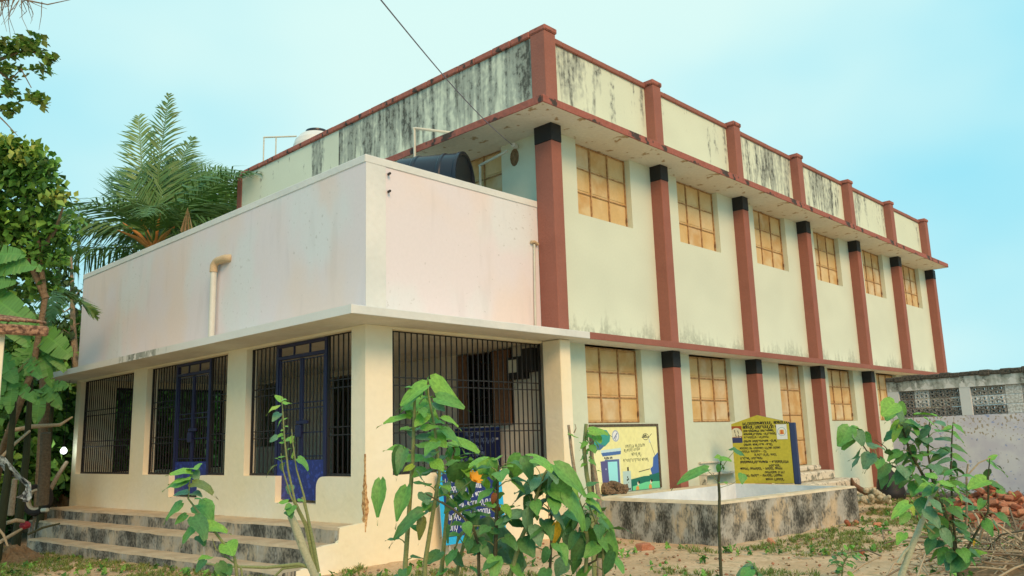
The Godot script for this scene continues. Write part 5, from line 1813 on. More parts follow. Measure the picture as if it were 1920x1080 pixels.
func build_trees() -> void:
	var ca := clump(9, 0.22, 0.15, 300)
	var cb := clump(9, 0.22, 0.15, 301)
	var cc := clump(10, 0.26, 0.13, 302)
	var sunny := [Color(0.12, 0.30, 0.045), Color(0.08, 0.22, 0.035), Color(0.20, 0.40, 0.065), Color(0.06, 0.16, 0.03)]
	# tree at the left edge
	var t1 := thing("broadleaf_tree", "leafy green tree with yellowing top at left edge above bananas", "tree", Vector3(-4.10, -0.30, -14.48))
	var b1 := t1.position
	limb(t1, "trunk", [Vector3.ZERO, Vector3(-5.87, 1.68, -6.84) - b1, Vector3(-5.69, 2.86, -6.33) - b1, Vector3(-5.68, 3.96, -6.03) - b1, Vector3(-5.88, 4.98, -5.96) - b1, Vector3(-6.16, 5.84, -6.02) - b1], [0.07, 0.06, 0.05, 0.045, 0.035, 0.02], M.bark)
	limb(t1, "branch", [Vector3(-5.67, 3.96, -6.02) - b1, Vector3(-5.93, 4.67, -6.25) - b1, Vector3(-6.27, 5.23, -6.60) - b1], [0.06, 0.045, 0.02], M.bark)
	limb(t1, "branch", [Vector3(-5.81, 4.73, -5.95) - b1, Vector3(-5.72, 5.03, -5.62) - b1, Vector3(-5.71, 5.34, -5.39) - b1], [0.045, 0.03, 0.015], M.bark)
	var blobs := []
	for p in [[Vector3(-6.38, 6.20, -5.86), 0.30, 26], [Vector3(-6.03, 5.94, -5.56), 0.30, 26], [Vector3(-6.21, 5.80, -6.09), 0.42, 50], [Vector3(-5.87, 5.59, -5.63), 0.30, 30], [Vector3(-5.97, 5.30, -6.27), 0.50, 80], [Vector3(-6.25, 5.06, -6.62), 0.55, 80], [Vector3(-5.73, 4.98, -5.80), 0.30, 34], [Vector3(-5.84, 4.69, -6.29), 0.45, 60], [Vector3(-5.60, 4.55, -5.78), 0.20, 16], [Vector3(-5.99, 4.40, -6.82), 0.45, 50], [Vector3(-6.60, 5.52, -6.57), 0.7, 90], [Vector3(-5.72, 4.17, -6.31), 0.25, 22], [Vector3(-6.43, 5.91, -6.15), 0.4, 40]]:
		blobs.append([p[0] - b1, Vector3(1.15, 0.95, 1.2) * p[1], int(p[2] * 0.72)])
	foliage(t1, "crown", blobs, [ca, cb], sunny, 310)
	foliage(t1, "crown", [[Vector3(-6.41, 6.21, -5.75) - b1, Vector3(0.35, 0.2, 0.35), 14], [Vector3(-6.17, 6.07, -5.52) - b1, Vector3(0.3, 0.2, 0.3), 12], [Vector3(-5.86, 5.44, -5.37) - b1, Vector3(0.2, 0.2, 0.2), 6]], [ca], [Color(0.24, 0.38, 0.06), Color(0.30, 0.38, 0.07)], 311)
	# overhanging tree outside the frame whose twigs come in at the top left
	var t2 := thing("overhanging_tree", "nearer tree whose leafy twig tips hang in at top left", "tree", Vector3(-9.42, 0.0, 3.42))
	var b2 := t2.position
	limb(t2, "trunk", [Vector3.ZERO, Vector3(-8.80, 2.32, -2.07) - b2, Vector3(-8.86, 4.40, -1.57) - b2, Vector3(-8.81, 5.64, -1.19) - b2], [0.16, 0.13, 0.11, 0.07], M.bark)
	limb(t2, "branch", [Vector3(-8.87, 4.19, -1.64) - b2, Vector3(-8.37, 5.00, -0.74) - b2, Vector3(-8.06, 5.20, -0.21) - b2, Vector3(-7.86, 5.31, 0.03) - b2, Vector3(-7.68, 5.28, 0.21) - b2], [0.06, 0.04, 0.02, 0.010, 0.004], M.bark)
	limb(t2, "branch", [Vector3(-8.06, 5.20, -0.21) - b2, Vector3(-7.90, 5.04, -0.09) - b2, Vector3(-7.84, 5.14, 0.01) - b2, Vector3(-7.75, 4.96, 0.05) - b2], [0.014, 0.010, 0.007, 0.004], M.bark)
	limb(t2, "branch", [Vector3(-8.01, 4.79, -0.27) - b2, Vector3(-7.88, 4.63, -0.18) - b2, Vector3(-7.79, 4.51, -0.12) - b2], [0.008, 0.006, 0.003], M.bark)
	limb(t2, "branch", [Vector3(-8.81, 5.64, -1.19) - b2, Vector3(-8.24, 5.82, -0.39) - b2, Vector3(-7.95, 5.82, 0.07) - b2, Vector3(-7.73, 5.75, 0.28) - b2, Vector3(-7.58, 5.79, 0.45) - b2], [0.04, 0.02, 0.010, 0.006, 0.003], M.bark)
	for k in 26:
		var s := Vector3(-8.16, 5.84, -0.15) + (Vector3(-7.84, 5.78, 0.18) - Vector3(-8.16, 5.84, -0.15)) * rng.randf()
		var e := s + Vector3(rng.randf_range(-0.15, 0.15), -rng.randf_range(0.05, 0.42), rng.randf_range(-0.15, 0.15))
		limb(t2, "twig", [s - b2, s.lerp(e, 0.5) + Vector3(rng.randf_range(-0.06, 0.06), 0, 0) - b2, e - b2], [0.005, 0.003, 0.0015], M.bark, 4)
	limb(t2, "twig", [Vector3(-7.77, 5.78, 0.24) - b2, Vector3(-7.76, 5.64, 0.22) - b2, Vector3(-7.76, 5.51, 0.18) - b2], [0.004, 0.003, 0.0015], M.bark, 4)
	var lf := clump(5, 0.05, 0.066, 303)
	foliage(t2, "crown", [[Vector3(-7.81, 5.37, 0.10) - b2, Vector3(0.16, 0.11, 0.16), 46], [Vector3(-7.68, 5.26, 0.20) - b2, Vector3(0.08, 0.06, 0.08), 12], [Vector3(-7.95, 5.32, -0.06) - b2, Vector3(0.13, 0.13, 0.14), 34], [Vector3(-7.94, 5.14, -0.11) - b2, Vector3(0.16, 0.08, 0.14), 24], [Vector3(-7.73, 5.12, 0.12) - b2, Vector3(0.12, 0.05, 0.1), 10], [Vector3(-7.71, 4.87, 0.06) - b2, Vector3(0.10, 0.05, 0.1), 16], [Vector3(-7.69, 4.83, 0.08) - b2, Vector3(0.06, 0.06, 0.08), 8], [Vector3(-7.93, 4.94, -0.14) - b2, Vector3(0.09, 0.07, 0.1), 14], [Vector3(-7.88, 4.76, -0.15) - b2, Vector3(0.09, 0.05, 0.1), 14], [Vector3(-8.18, 5.25, -0.47) - b2, Vector3(0.3, 0.3, 0.3), 70]], [lf], [Color(0.08, 0.19, 0.03), Color(0.14, 0.30, 0.05), Color(0.24, 0.40, 0.08), Color(0.19, 0.26, 0.06)], 312)
	# the grove goes on beyond the left edge and closes the sky over the bananas
	for k in 3:
		var c: Vector3 = [Vector3(-8.02, 4.99, -6.89), Vector3(-8.74, 7.25, -12.22), Vector3(-6.11, 5.11, -14.45)][k]
		var t := thing("grove_tree", ["broad grove tree beyond left edge beside tiled shed", "tall grove tree beyond left edge behind bananas", "dense grove tree beyond left edge behind porch corner"][k], "tree", Vector3(c.x, -0.3, c.z))
		limb(t, "trunk", [Vector3.ZERO, Vector3(0.15, c.y * 0.5, 0.1), Vector3(0, c.y + 0.4, 0)], [0.2, 0.16, 0.06], M.bark)
		foliage(t, "crown", [[Vector3(0, c.y, 0), Vector3(1.5, 1.5, 1.5), 320], [Vector3(0.4, c.y + 1.2, 0.3), Vector3(1.1, 0.9, 1.1), 130], [Vector3(-0.6, c.y - 1.2, 0), Vector3(1.2, 1.0, 1.3), 160]], [ca, cb], sunny, 350 + k, null, 1.4)
	# coconut palm
	var pt := thing("coconut_palm", "coconut palm with upright fronds rising behind white annexe parapet", "palm tree", Vector3(-0.71, -0.40, -13.89))
	pt.position = Vector3(-0.60, 0.75, -13.50)
	pt.position.y = -0.4
	var crown := Vector3(-1.25, 6.71, -12.58) - pt.position
	limb(pt, "trunk", [Vector3.ZERO, Vector3(0.25, crown.y * 0.35, 0.1), Vector3(0.15, crown.y * 0.7, 0.05), crown], [0.22, 0.17, 0.15, 0.17], M.bark_pale, 12)
	var g := RandomNumberGenerator.new()
	g.seed = 330
	var right := Vector3(0.6915, 0, 0.7218)
	var away := Vector3(0.70, 0, -0.71)
	# screen-right amount, up, away, length, rise, droop
	var fr := [[0.03, 1.0, 0.02, 4.3, 0.0, 0.03, 0.85], [-0.22, 1.0, 0.10, 4.2, 0.0, 0.10, 1.0], [0.12, 1.0, 0.25, 3.7, 0.0, 0.10, 0.9], [-0.42, 0.9, -0.1, 3.2, 0.05, 0.55, 1.0], [0.32, 0.9, -0.2, 3.1, 0.05, 0.85, 1.15],
		[-0.97, 0.32, -0.1, 3.3, 0.22, 0.22, 1.0], [-1.0, 0.02, 0.2, 3.3, 0.06, 0.10, 1.1], [0.50, 0.80, 0.1, 3.0, 0.12, 0.95, 1.2], [0.72, 0.70, 0.3, 3.7, 0.05, 0.45, 1.4], [0.95, 0.40, -0.2, 2.9, 0.15, 0.45, 1.3], [0.6, 0.8, -0.3, 3.8, 0.05, 0.55, 1.4], [0.2, 0.7, -0.6, 2.7, 0.10, 1.0, 1.2], [-0.2, 0.7, -0.6, 2.7, 0.10, 1.0, 1.2], [0.05, 0.7, 0.7, 3.0, 0.1, 0.9, 1.1], [-0.5, 0.6, 0.6, 2.8, 0.1, 0.9, 1.0],
		[-0.10, 0.9, 0.4, 2.8, 0.05, 0.8, 1.2], [0.12, 0.9, -0.4, 2.6, 0.05, 0.9, 1.2], [-0.25, 0.85, -0.5, 2.4, 0.1, 1.0, 1.2], [0.35, 0.8, 0.5, 2.6, 0.1, 1.0, 1.2], [-0.62, 0.62, 0.1, 2.5, 0.1, 0.8, 0.9]]
	for i in fr.size():
		var f: Array = fr[i]
		var dir: Vector3 = (right * f[0] + Vector3.UP * f[1] + away * f[2]).normalized()
		var up := (Vector3.UP * 0.35 - away).normalized() if f[1] > 0.8 else Vector3.UP
		part(pt, "frond", frond_shape(f[3], f[4], f[5], f[6], g, 0.7 if i < 3 else 1.9), M["frond_light" if i in [1, 8] else "frond"], Transform3D(look(dir, up), crown + dir * 0.1))
	for i in 6:
		var a := TAU * i / 6.0 + 0.4 * g.randf()
		var dd := Shape.new()
		var o := (right * cos(a) * 0.7 - away * 0.35 + Vector3.UP * (0.5 + 0.35 * sin(a * 2.0))).normalized()
		dd.tube([crown - Vector3(0, 0.1, 0), crown + o * 0.5, crown + o * 1.0 - Vector3(0, 0.06, 0)], [0.06, 0.05, 0.01], 6)
		part(pt, "dry_sheath", dd, M.frond_dead)
	var dry := Shape.new()
	var da := Vector3(-1.40, 7.27, -10.37) - pt.position
	for k in 7:
		dry.flat(da, da + Vector3(-0.16 + k * 0.05, -0.62, 0.06 * (k % 2)), da + Vector3(-0.09 + k * 0.05, -0.66, -0.04), -away)
	part(pt, "dry_sheath", dry, M.frond_dry)
	# lower palm leaves reaching in from the left and a second palm behind the building corner
	var p2 := thing("coconut_palm", "lower palm with drooping fronds behind left building corner", "palm tree", Vector3.ZERO)
	p2.position = Vector3(3.37, 0.50, -17.52)
	p2.position.y = -0.5
	var c2 := Vector3(2.39, 8.14, -16.49) - p2.position
	limb(p2, "trunk", [Vector3.ZERO, Vector3(0.1, c2.y * 0.5, 0), c2], [0.2, 0.16, 0.15], M.bark_pale, 10)
	for f in [[0.75, 0.9, 0, 3.6, 0.05, 0.45, 1.3], [0.45, 1.0, -0.2, 3.0, 0.05, 0.6, 1.3], [-0.2, 0.9, 0.1, 2.6, 0.1, 0.6, 1.1], [0.95, 0.55, -0.2, 3.2, 0.2, 0.6, 1.3], [0.15, 0.8, -0.6, 2.8, 0.1, 0.9, 1.3], [-0.8, 0.4, 0.1, 2.6, 0.2, 0.7, 1.1], [1.0, 0.2, 0.1, 2.8, 0.2, 0.8, 1.2], [0.5, 0.5, 0.8, 2.8, 0.2, 0.8, 1.2], [-0.5, 0.6, -0.6, 2.6, 0.2, 0.8, 1.2]]:
		var dir: Vector3 = (right * f[0] + Vector3.UP * f[1] + away * f[2]).normalized()
		part(p2, "frond", frond_shape(f[3], f[4], f[5], f[6], g, 1.1), M["frond"], Transform3D(look(dir), c2))
	# broad trees behind the palms
	for k in 3:
		var c: Vector3 = [Vector3(2.10, 11.02, -18.24), Vector3(3.75, 11.40, -18.61), Vector3(1.24, 9.10, -18.18)][k]
		var t := thing("background_tree", ["green tree between the palms behind white parapet", "green tree beside red roof corner behind drooping palm", "dark green tree behind palm's orange sheaths"][k], "tree", Vector3(c.x, -0.5, c.z))
		limb(t, "trunk", [Vector3.ZERO, Vector3(0.1, c.y * 0.5, 0), Vector3(0, c.y + 0.2, 0)], [0.2, 0.16, 0.06], M.bark)
		foliage(t, "crown", [[Vector3(0, c.y - 0.6, 0), Vector3(1.1, 1.0, 1.1), 150], [Vector3(0.6, c.y - 0.1, 0.5), Vector3(0.6, 0.6, 0.6), 50], [Vector3(-0.5, c.y, -0.4), Vector3(0.5, 0.5, 0.6), 46], [Vector3(0, c.y - 2.0, 0), Vector3(1.5, 1.3, 1.5), 160]], [ca, cc], sunny, 320 + k)
	# thin trees against the sky beside the porch
	var tt := thing("thin_tree", "thin pale bare trunk with sparse twigs left of white parapet", "tree", Vector3.ZERO)
	tt.position = Vector3(-2.88, 0.88, -12.18)
	tt.position.y = -0.4
	var bt := tt.position
	limb(tt, "trunk", [Vector3.ZERO, Vector3(-3.11, 3.05, -11.84) - bt, Vector3(-3.24, 3.66, -11.81) - bt, Vector3(-3.37, 4.51, -11.72) - bt, Vector3(-3.46, 5.23, -11.62) - bt, Vector3(-3.58, 6.08, -11.52) - bt], [0.09, 0.085, 0.08, 0.06, 0.05, 0.02], M.bark_pale)
	for b in [[[Vector3(-3.40, 4.81, -11.67), Vector3(-3.53, 4.69, -11.84), Vector3(-3.73, 5.00, -11.97)], 0.03], [[Vector3(-3.43, 4.99, -11.65), Vector3(-3.33, 5.17, -11.50), Vector3(-3.28, 5.22, -11.43)], 0.02], [[Vector3(-3.35, 4.38, -11.73), Vector3(-3.25, 4.43, -11.61), Vector3(-3.19, 4.38, -11.57)], 0.015], [[Vector3(-3.32, 4.14, -11.76), Vector3(-3.49, 4.29, -11.90), Vector3(-3.58, 4.25, -12.01)], 0.015]]:
		var pp := []
		for v in b[0]:
			pp.append(v - bt)
		limb(tt, "branch", pp, [b[1], b[1] * 0.6, b[1] * 0.25], M.bark_pale, 5)
	foliage(tt, "crown", [[Vector3(-3.63, 5.54, -11.71) - bt, Vector3(0.28, 0.22, 0.3), 9], [Vector3(-3.52, 5.17, -11.70) - bt, Vector3(0.26, 0.12, 0.3), 8], [Vector3(-3.31, 4.98, -11.53) - bt, Vector3(0.12, 0.2, 0.3), 3], [Vector3(-3.53, 4.51, -11.88) - bt, Vector3(0.2, 0.2, 0.3), 4], [Vector3(-3.19, 3.81, -12.01) - bt, Vector3(0.2, 0.2, 0.3), 5]], [cc], [Color(0.03, 0.08, 0.03), Color(0.05, 0.11, 0.03)], 325)
	# dead drooping leaves on a leaning trunk
	var dt := thing("dead_palm", "brown trunk with dark drooping dead fronds behind bananas", "palm tree", Vector3.ZERO)
	dt.position = Vector3(-4.47, 0.99, -9.39)
	dt.position.y = -0.4
	var cd := Vector3(-4.84, 4.45, -8.85) - dt.position
	limb(dt, "trunk", [Vector3.ZERO, cd * 0.5 + Vector3(0.05, 0, 0), cd], [0.13, 0.11, 0.07], M.bark)
	for f in [[-0.8, 0.5, 0.1, 0.9, 0.2, 1.3, 0.4], [0.6, 0.6, 0.1, 0.7, 0.2, 1.6, 0.4], [0.4, 0.4, -0.6, 1.1, 0.2, 1.3, 0.5], [-0.3, 0.5, -0.6, 1.1, 0.2, 1.3, 0.5]]:
		var dir: Vector3 = (right * f[0] + Vector3.UP * f[1] + away * f[2]).normalized()
		part(dt, "frond", frond_shape(f[3], f[4], f[5], f[6], g, 1.2), M["frond"], Transform3D(look(dir), cd))
	build_bananas(g)
	# undergrowth that closes the view on the left and behind the porch
	var ug := thing("undergrowth", "dark tangled undergrowth left of porch below bananas", "undergrowth", Vector3.ZERO)
	var big := clump(12, 0.36, 0.20, 304)
	var bl := []
	for p in [[Vector3(-5.01, 2.52, -11.32), 0.9, 1.3], [Vector3(-4.43, 2.30, -11.37), 0.8, 1.1], [Vector3(-3.71, 2.22, -12.11), 0.7, 1.1], [Vector3(-2.72, 2.15, -13.89), 0.8, 1.3], [Vector3(-3.84, 1.17, -12.23), 0.9, 0.8], [Vector3(-4.70, 1.20, -11.36), 1.0, 0.8], [Vector3(-2.63, 1.11, -14.07), 0.8, 0.8], [Vector3(-2.86, 3.51, -14.41), 1.0, 1.0], [Vector3(-4.17, 3.58, -12.81), 1.1, 1.0], [Vector3(-5.80, 3.13, -10.96), 1.2, 2.0], [Vector3(-1.88, 3.07, -15.72), 1.0, 1.2], [Vector3(-5.53, 1.44, -10.39), 0.8, 0.9], [Vector3(-3.53, 3.17, -13.73), 1.2, 1.0]]:
		bl.append([p[0], Vector3(p[1], p[2], p[1]), 210])
	foliage(ug, "leaves", bl, [big], sunny, 340)
	tag(ug, "", "", "", "stuff")
	var u2 := thing("thicket", "dark thicket seen through the porch's far bars", "thicket", Vector3.ZERO)
	var b3 := []
	for k in 36:
		b3.append([Vector3(-5.2 + (k % 6) * 1.3, 0.8 + 1.5 * (k / 6 % 3), -12.6 - 1.5 * (k / 18) - 0.6 * (k % 2)), Vector3(1.1, 1.1, 0.9), 110])
	foliage(u2, "leaves", b3, [big], sunny, 341)
	tag(u2, "", "", "", "stuff")
	# tiled lean-to roof at the left edge
	var ht := thing("tiled_shed", "old tiled shed roof edge on yellow post at left edge", "shed", Vector3(-6.99, 2.79, -2.39))
	var hp := ht.position
	hp.y = 0.0
	ht.position = hp
	var hz := Vector3(-6.78, 2.96, -2.13) - hp
	var hl := Vector3(-8.06, 2.96, -2.30) - hp
	var ax := (hl - hz).normalized()
	var back := Vector3(-0.62, 0.20, -0.75).normalized()
	var n := 14
	for i in n:
		var c := hz.lerp(hl, (i + 0.5) / n)
		for j in 3:
			var tl := Shape.new()
			tl.box(Vector3.ZERO, Vector3(hz.distance_to(hl) / n - 0.004, 0.035, 0.24), 0.012)
			var bs := look(back)
			part(ht, "roof_tile", tl, M.tile_edge, Transform3D(bs.rotated(ax, 0.03 * rng.randfn()), c + back * (0.12 + 0.21 * j) + Vector3.UP * (0.02 + 0.012 * rng.randf() + 0.03 * (2 - j) * 0.3)))
	var ev := Shape.new()
	var eb := Basis(ax, Vector3.UP, ax.cross(Vector3.UP))
	ev.box((hz + hl) * 0.5 + Vector3.DOWN * 0.06, Vector3(hz.distance_to(hl), 0.12, 0.06), 0.02, eb)
	part(ht, "eave_board", ev, M.tile_edge)
	var rf := Shape.new()
	rf.quad(hz + Vector3.DOWN * 0.1, hl + Vector3.DOWN * 0.1, hl + back * 1.4 - Vector3.UP * 0.1, hz + back * 1.4 - Vector3.UP * 0.1)
	part(ht, "roof_underside", rf, M.old_wood)
	var ps := Shape.new()
	var pb := Vector3(-7.11, 1.19, -2.66) - hp
	pb.y = -0.2
	var ptop := Vector3(-7.26, 2.78, -2.39) - hp
	ps.span(Vector3(ptop.x - 0.08, -0.2, ptop.z - 0.08), Vector3(ptop.x + 0.08, ptop.y + 0.1, ptop.z + 0.08), 0.01)
	part(ht, "post", ps, M.yellow_wash)


func build_bananas(g: RandomNumberGenerator) -> void:
	var toward := Vector3(-0.714, 0.35, 0.676)
	var plants := [
		["banana_plant", "banana plant with broad sunlit leaf above shed roof", Vector3(-6.34, 0.53, -5.28), Vector3(-6.68, 3.49, -4.83), [[Vector3(-6.84, 3.82, -5.07), Vector3(-6.28, 3.23, -4.12), 0.27, "banana_leaf"], [Vector3(-6.83, 4.16, -4.96), Vector3(-6.53, 4.28, -4.10), 0.20, "banana_leaf"], [Vector3(-6.76, 4.00, -4.93), Vector3(-6.35, 4.11, -3.95), 0.18, "banana_leaf"], [Vector3(-6.88, 3.71, -5.14), Vector3(-6.59, 3.92, -4.26), 0.18, "banana_leaf"], [Vector3(-6.72, 3.70, -4.97), Vector3(-6.34, 3.03, -4.24), 0.2, "banana_leaf"]]],
		["banana_plant", "banana plant with bright leaf pointing at white canopy tip", Vector3(-5.34, 0.38, -6.93), Vector3(-5.66, 3.14, -6.51), [[Vector3(-5.59, 3.50, -6.50), Vector3(-5.30, 3.07, -5.79), 0.26, "banana_leaf"], [Vector3(-5.54, 3.32, -6.50), Vector3(-5.34, 2.84, -5.89), 0.13, "banana_leaf"], [Vector3(-5.59, 3.32, -6.55), Vector3(-5.76, 2.77, -6.35), 0.16, "banana_leaf"], [Vector3(-5.52, 3.23, -6.50), Vector3(-5.45, 2.59, -6.08), 0.14, "banana_leaf"], [Vector3(-5.61, 3.28, -6.58), Vector3(-5.96, 2.87, -6.54), 0.16, "banana_leaf"]]],
		["banana_plant", "banana plant with hanging torn leaves under canopy tip", Vector3(-5.87, 0.46, -5.98), Vector3(-6.12, 2.70, -5.64), [[Vector3(-6.27, 3.04, -5.86), Vector3(-6.18, 2.58, -5.37), 0.17, "banana_leaf"], [Vector3(-6.09, 2.59, -5.79), Vector3(-5.91, 2.27, -5.17), 0.12, "banana_leaf"], [Vector3(-5.97, 2.93, -5.57), Vector3(-5.93, 2.63, -5.09), 0.13, "banana_leaf"], [Vector3(-6.22, 2.88, -5.85), Vector3(-6.31, 2.21, -5.61), 0.16, "banana_leaf"], [Vector3(-6.04, 2.79, -5.69), Vector3(-6.19, 2.13, -5.50), 0.15, "banana_leaf"]]],
		["banana_plant", "shaded banana plant with leaf hanging beside porch corner pillar", Vector3(-4.44, 0.21, -8.83), Vector3(-4.68, 2.36, -8.51), [[Vector3(-4.79, 2.77, -8.66), Vector3(-4.63, 2.34, -8.09), 0.16, "banana_leaf"], [Vector3(-4.74, 2.78, -8.60), Vector3(-4.93, 2.08, -8.47), 0.18, "banana_leaf"], [Vector3(-4.70, 2.68, -8.59), Vector3(-4.56, 2.74, -7.90), 0.14, "banana_leaf"], [Vector3(-4.73, 2.64, -8.64), Vector3(-5.05, 2.57, -8.47), 0.15, "banana_leaf"]]]]
	for p in plants:
		var o := thing(p[0], p[1], "banana plant", Vector3.ZERO, "banana plants left of the porch")
		var base: Vector3 = p[2]
		base += Vector3(-0.1, 0, -0.5)
		base.y = ground_y(base.x, base.z) - 0.1
		o.position = base
		var head: Vector3 = p[3]
		limb(o, "stalk", [Vector3.ZERO, (head - base) * 0.5 + Vector3(0.04, 0, 0), head - base], [0.075, 0.055, 0.03], M.banana_stalk, 9)
		for l in p[4]:
			var a: Vector3 = l[0]
			var b: Vector3 = l[1]
			limb(o, "leaf_stalk", [head - base, (a - base) * 0.7 + (head - base) * 0.3, a - base], [0.03, 0.022, 0.016], M.stem_green, 6)
			part(o, "leaf", banana_leaf(a - base, b - base, l[2] * 0.8, toward, g), M[l[3]])


# ---------------------------------------------------------------- saplings and shrubs in front
func leaf_mesh(s: int, kind := 0) -> ArrayMesh:
	# one leaf of unit length along +z, upper side +y: heart shaped with a drip tip, its blade waved and cupped
	var g := RandomNumberGenerator.new()
	g.seed = s
	var sh := Shape.new()
	var row := [[0.0, 0.10], [0.07, 0.26], [0.22, 0.345], [0.42, 0.31], [0.63, 0.19], [0.83, 0.065], [1.0, 0.004]]
	var fold := g.randf_range(0.10, 0.42)
	var droop := g.randf_range(0.12, 0.50)
	var curl := g.randf_range(-0.14, 0.14)
	var wave := g.randf_range(0.02, 0.05)
	var ph := g.randf() * TAU
	var pt := []
	for i in row.size():
		var t: float = row[i][0]
		var w: float = row[i][1] * (0.82 if kind == 1 else 1.0)
		var line := []
		for k in 5:
			var u := (k - 2) / 2.0
			var x := u * w * (1.0 + g.randf_range(-0.06, 0.06))
			var y := -droop * t * t + fold * absf(x) - 0.55 * x * x + wave * sin(ph + t * 9.0 + u * 2.0) * absf(u)
			var z := t * (1.0 - 0.15 * droop) - (0.07 * absf(u) if i == 0 else 0.05 * absf(u) if i == 1 else 0.0)
			line.append(Vector3(x + curl * t * t, y, z))
		pt.append(line)
	var nor := func(i: int, k: int) -> Vector3:
		var dz: Vector3 = pt[mini(i + 1, row.size() - 1)][k] - pt[maxi(i - 1, 0)][k]
		var dx: Vector3 = pt[i][mini(k + 1, 4)] - pt[i][maxi(k - 1, 0)]
		if i == row.size() - 1: dx = pt[i - 1][mini(k + 1, 4)] - pt[i - 1][maxi(k - 1, 0)]
		return dz.cross(dx).normalized()
	for i in row.size() - 1:
		for k in 4:
			var q := [[i, k], [i + 1, k], [i + 1, k + 1], [i, k + 1]]
			var v := []
			for c in q:
				v.append([pt[c[0]][c[1]], nor.call(c[0], c[1]), Vector2(c[1] / 4.0, row[c[0]][0])])
			sh.tri(v[0][0], v[1][0], v[2][0], v[0][1], v[1][1], v[2][1], v[0][2], v[1][2], v[2][2])
			if i < row.size() - 2:
				sh.tri(v[0][0], v[2][0], v[3][0], v[0][1], v[2][1], v[3][1], v[0][2], v[2][2], v[3][2])
	return sh.mesh()


var leaves := []
const TOWARD := Vector3(-0.69, 0.0, 0.72)


# a leaf from its stalk end to its tip; parent's base is subtracted
func leaf(o: Node3D, a: Vector3, b: Vector3, wide: float, tone: String, face := 0.6) -> void:
	var d := b - a
	var l := d.length()
	d /= l
	var n := (Vector3.UP + TOWARD * face + Vector3(rng.randfn(), rng.randfn(), rng.randfn()) * 0.22).normalized()
	var x := n.cross(d).normalized()
	n = d.cross(x)
	var bs := Basis(x * l * wide, n * l, d * l)
	part(o, "leaf", leaves[rng.randi() % leaves.size()], M[tone], Transform3D(bs, a - o.position))


# leaves set along a stem with short stalks
func sprout(o: Node3D, p: Array, t0: float, t1: float, n: int, size: float, tones: Array, droop := 0.5, spread := 1.0) -> void:
	var st := Shape.new()
	var ang := rng.randf() * TAU
	for i in n:
		var t := lerpf(t0, t1, (i + rng.randf() * 0.6) / n) * (p.size() - 1)
		var k := mini(int(t), p.size() - 2)
		var a: Vector3 = (p[k] as Vector3).lerp(p[k + 1], t - k)
		var ax: Vector3 = (p[k + 1] - p[k]).normalized()
		ang += 2.4
		var side := ax.cross(Vector3(0.3, 0.2, 1.0)).normalized().rotated(ax, ang)
		var top := float(i) / n
		var out := (side * spread + ax * (0.35 + 0.5 * top)).normalized()
		var sl := size * rng.randf_range(0.35, 0.7) * spread
		var e := a + out * sl
		var l := size * rng.randf_range(0.75, 1.2) * (1.0 - 0.25 * top)
		var d := (out + Vector3.DOWN * droop * rng.randf_range(0.6, 1.4)).normalized()
		st.tube([a, a.lerp(e, 0.5) + Vector3.UP * sl * 0.12, e], [0.004, 0.003, 0.0025], 4, false)
		for q in [0]:
			leaf(o, e + o.position, e + d * l + o.position, rng.randf_range(0.85, 1.15), tones[rng.randi() % tones.size()], 0.35)
	part(o, "leaf_stalk", st, M.stem_green).set_meta("kind", "stuff")


func sapling(called: String, label: String, cat: String, stems: Array) -> Node3D:
	var base: Vector3 = stems[0][0][0]
	var o := thing(called, label, cat, Vector3(base.x, ground_y(base.x, base.z), base.z))
	for s in stems:
		var p := []
		for v in s[0]:
			p.append(v - o.position)
		limb(o, "stem", p, s[1], M[s[2]], 8)
	return o


func rel(o: Node3D, p: Array) -> Array:
	var out := []
	for v in p:
		out.append(v - o.position)
	return out


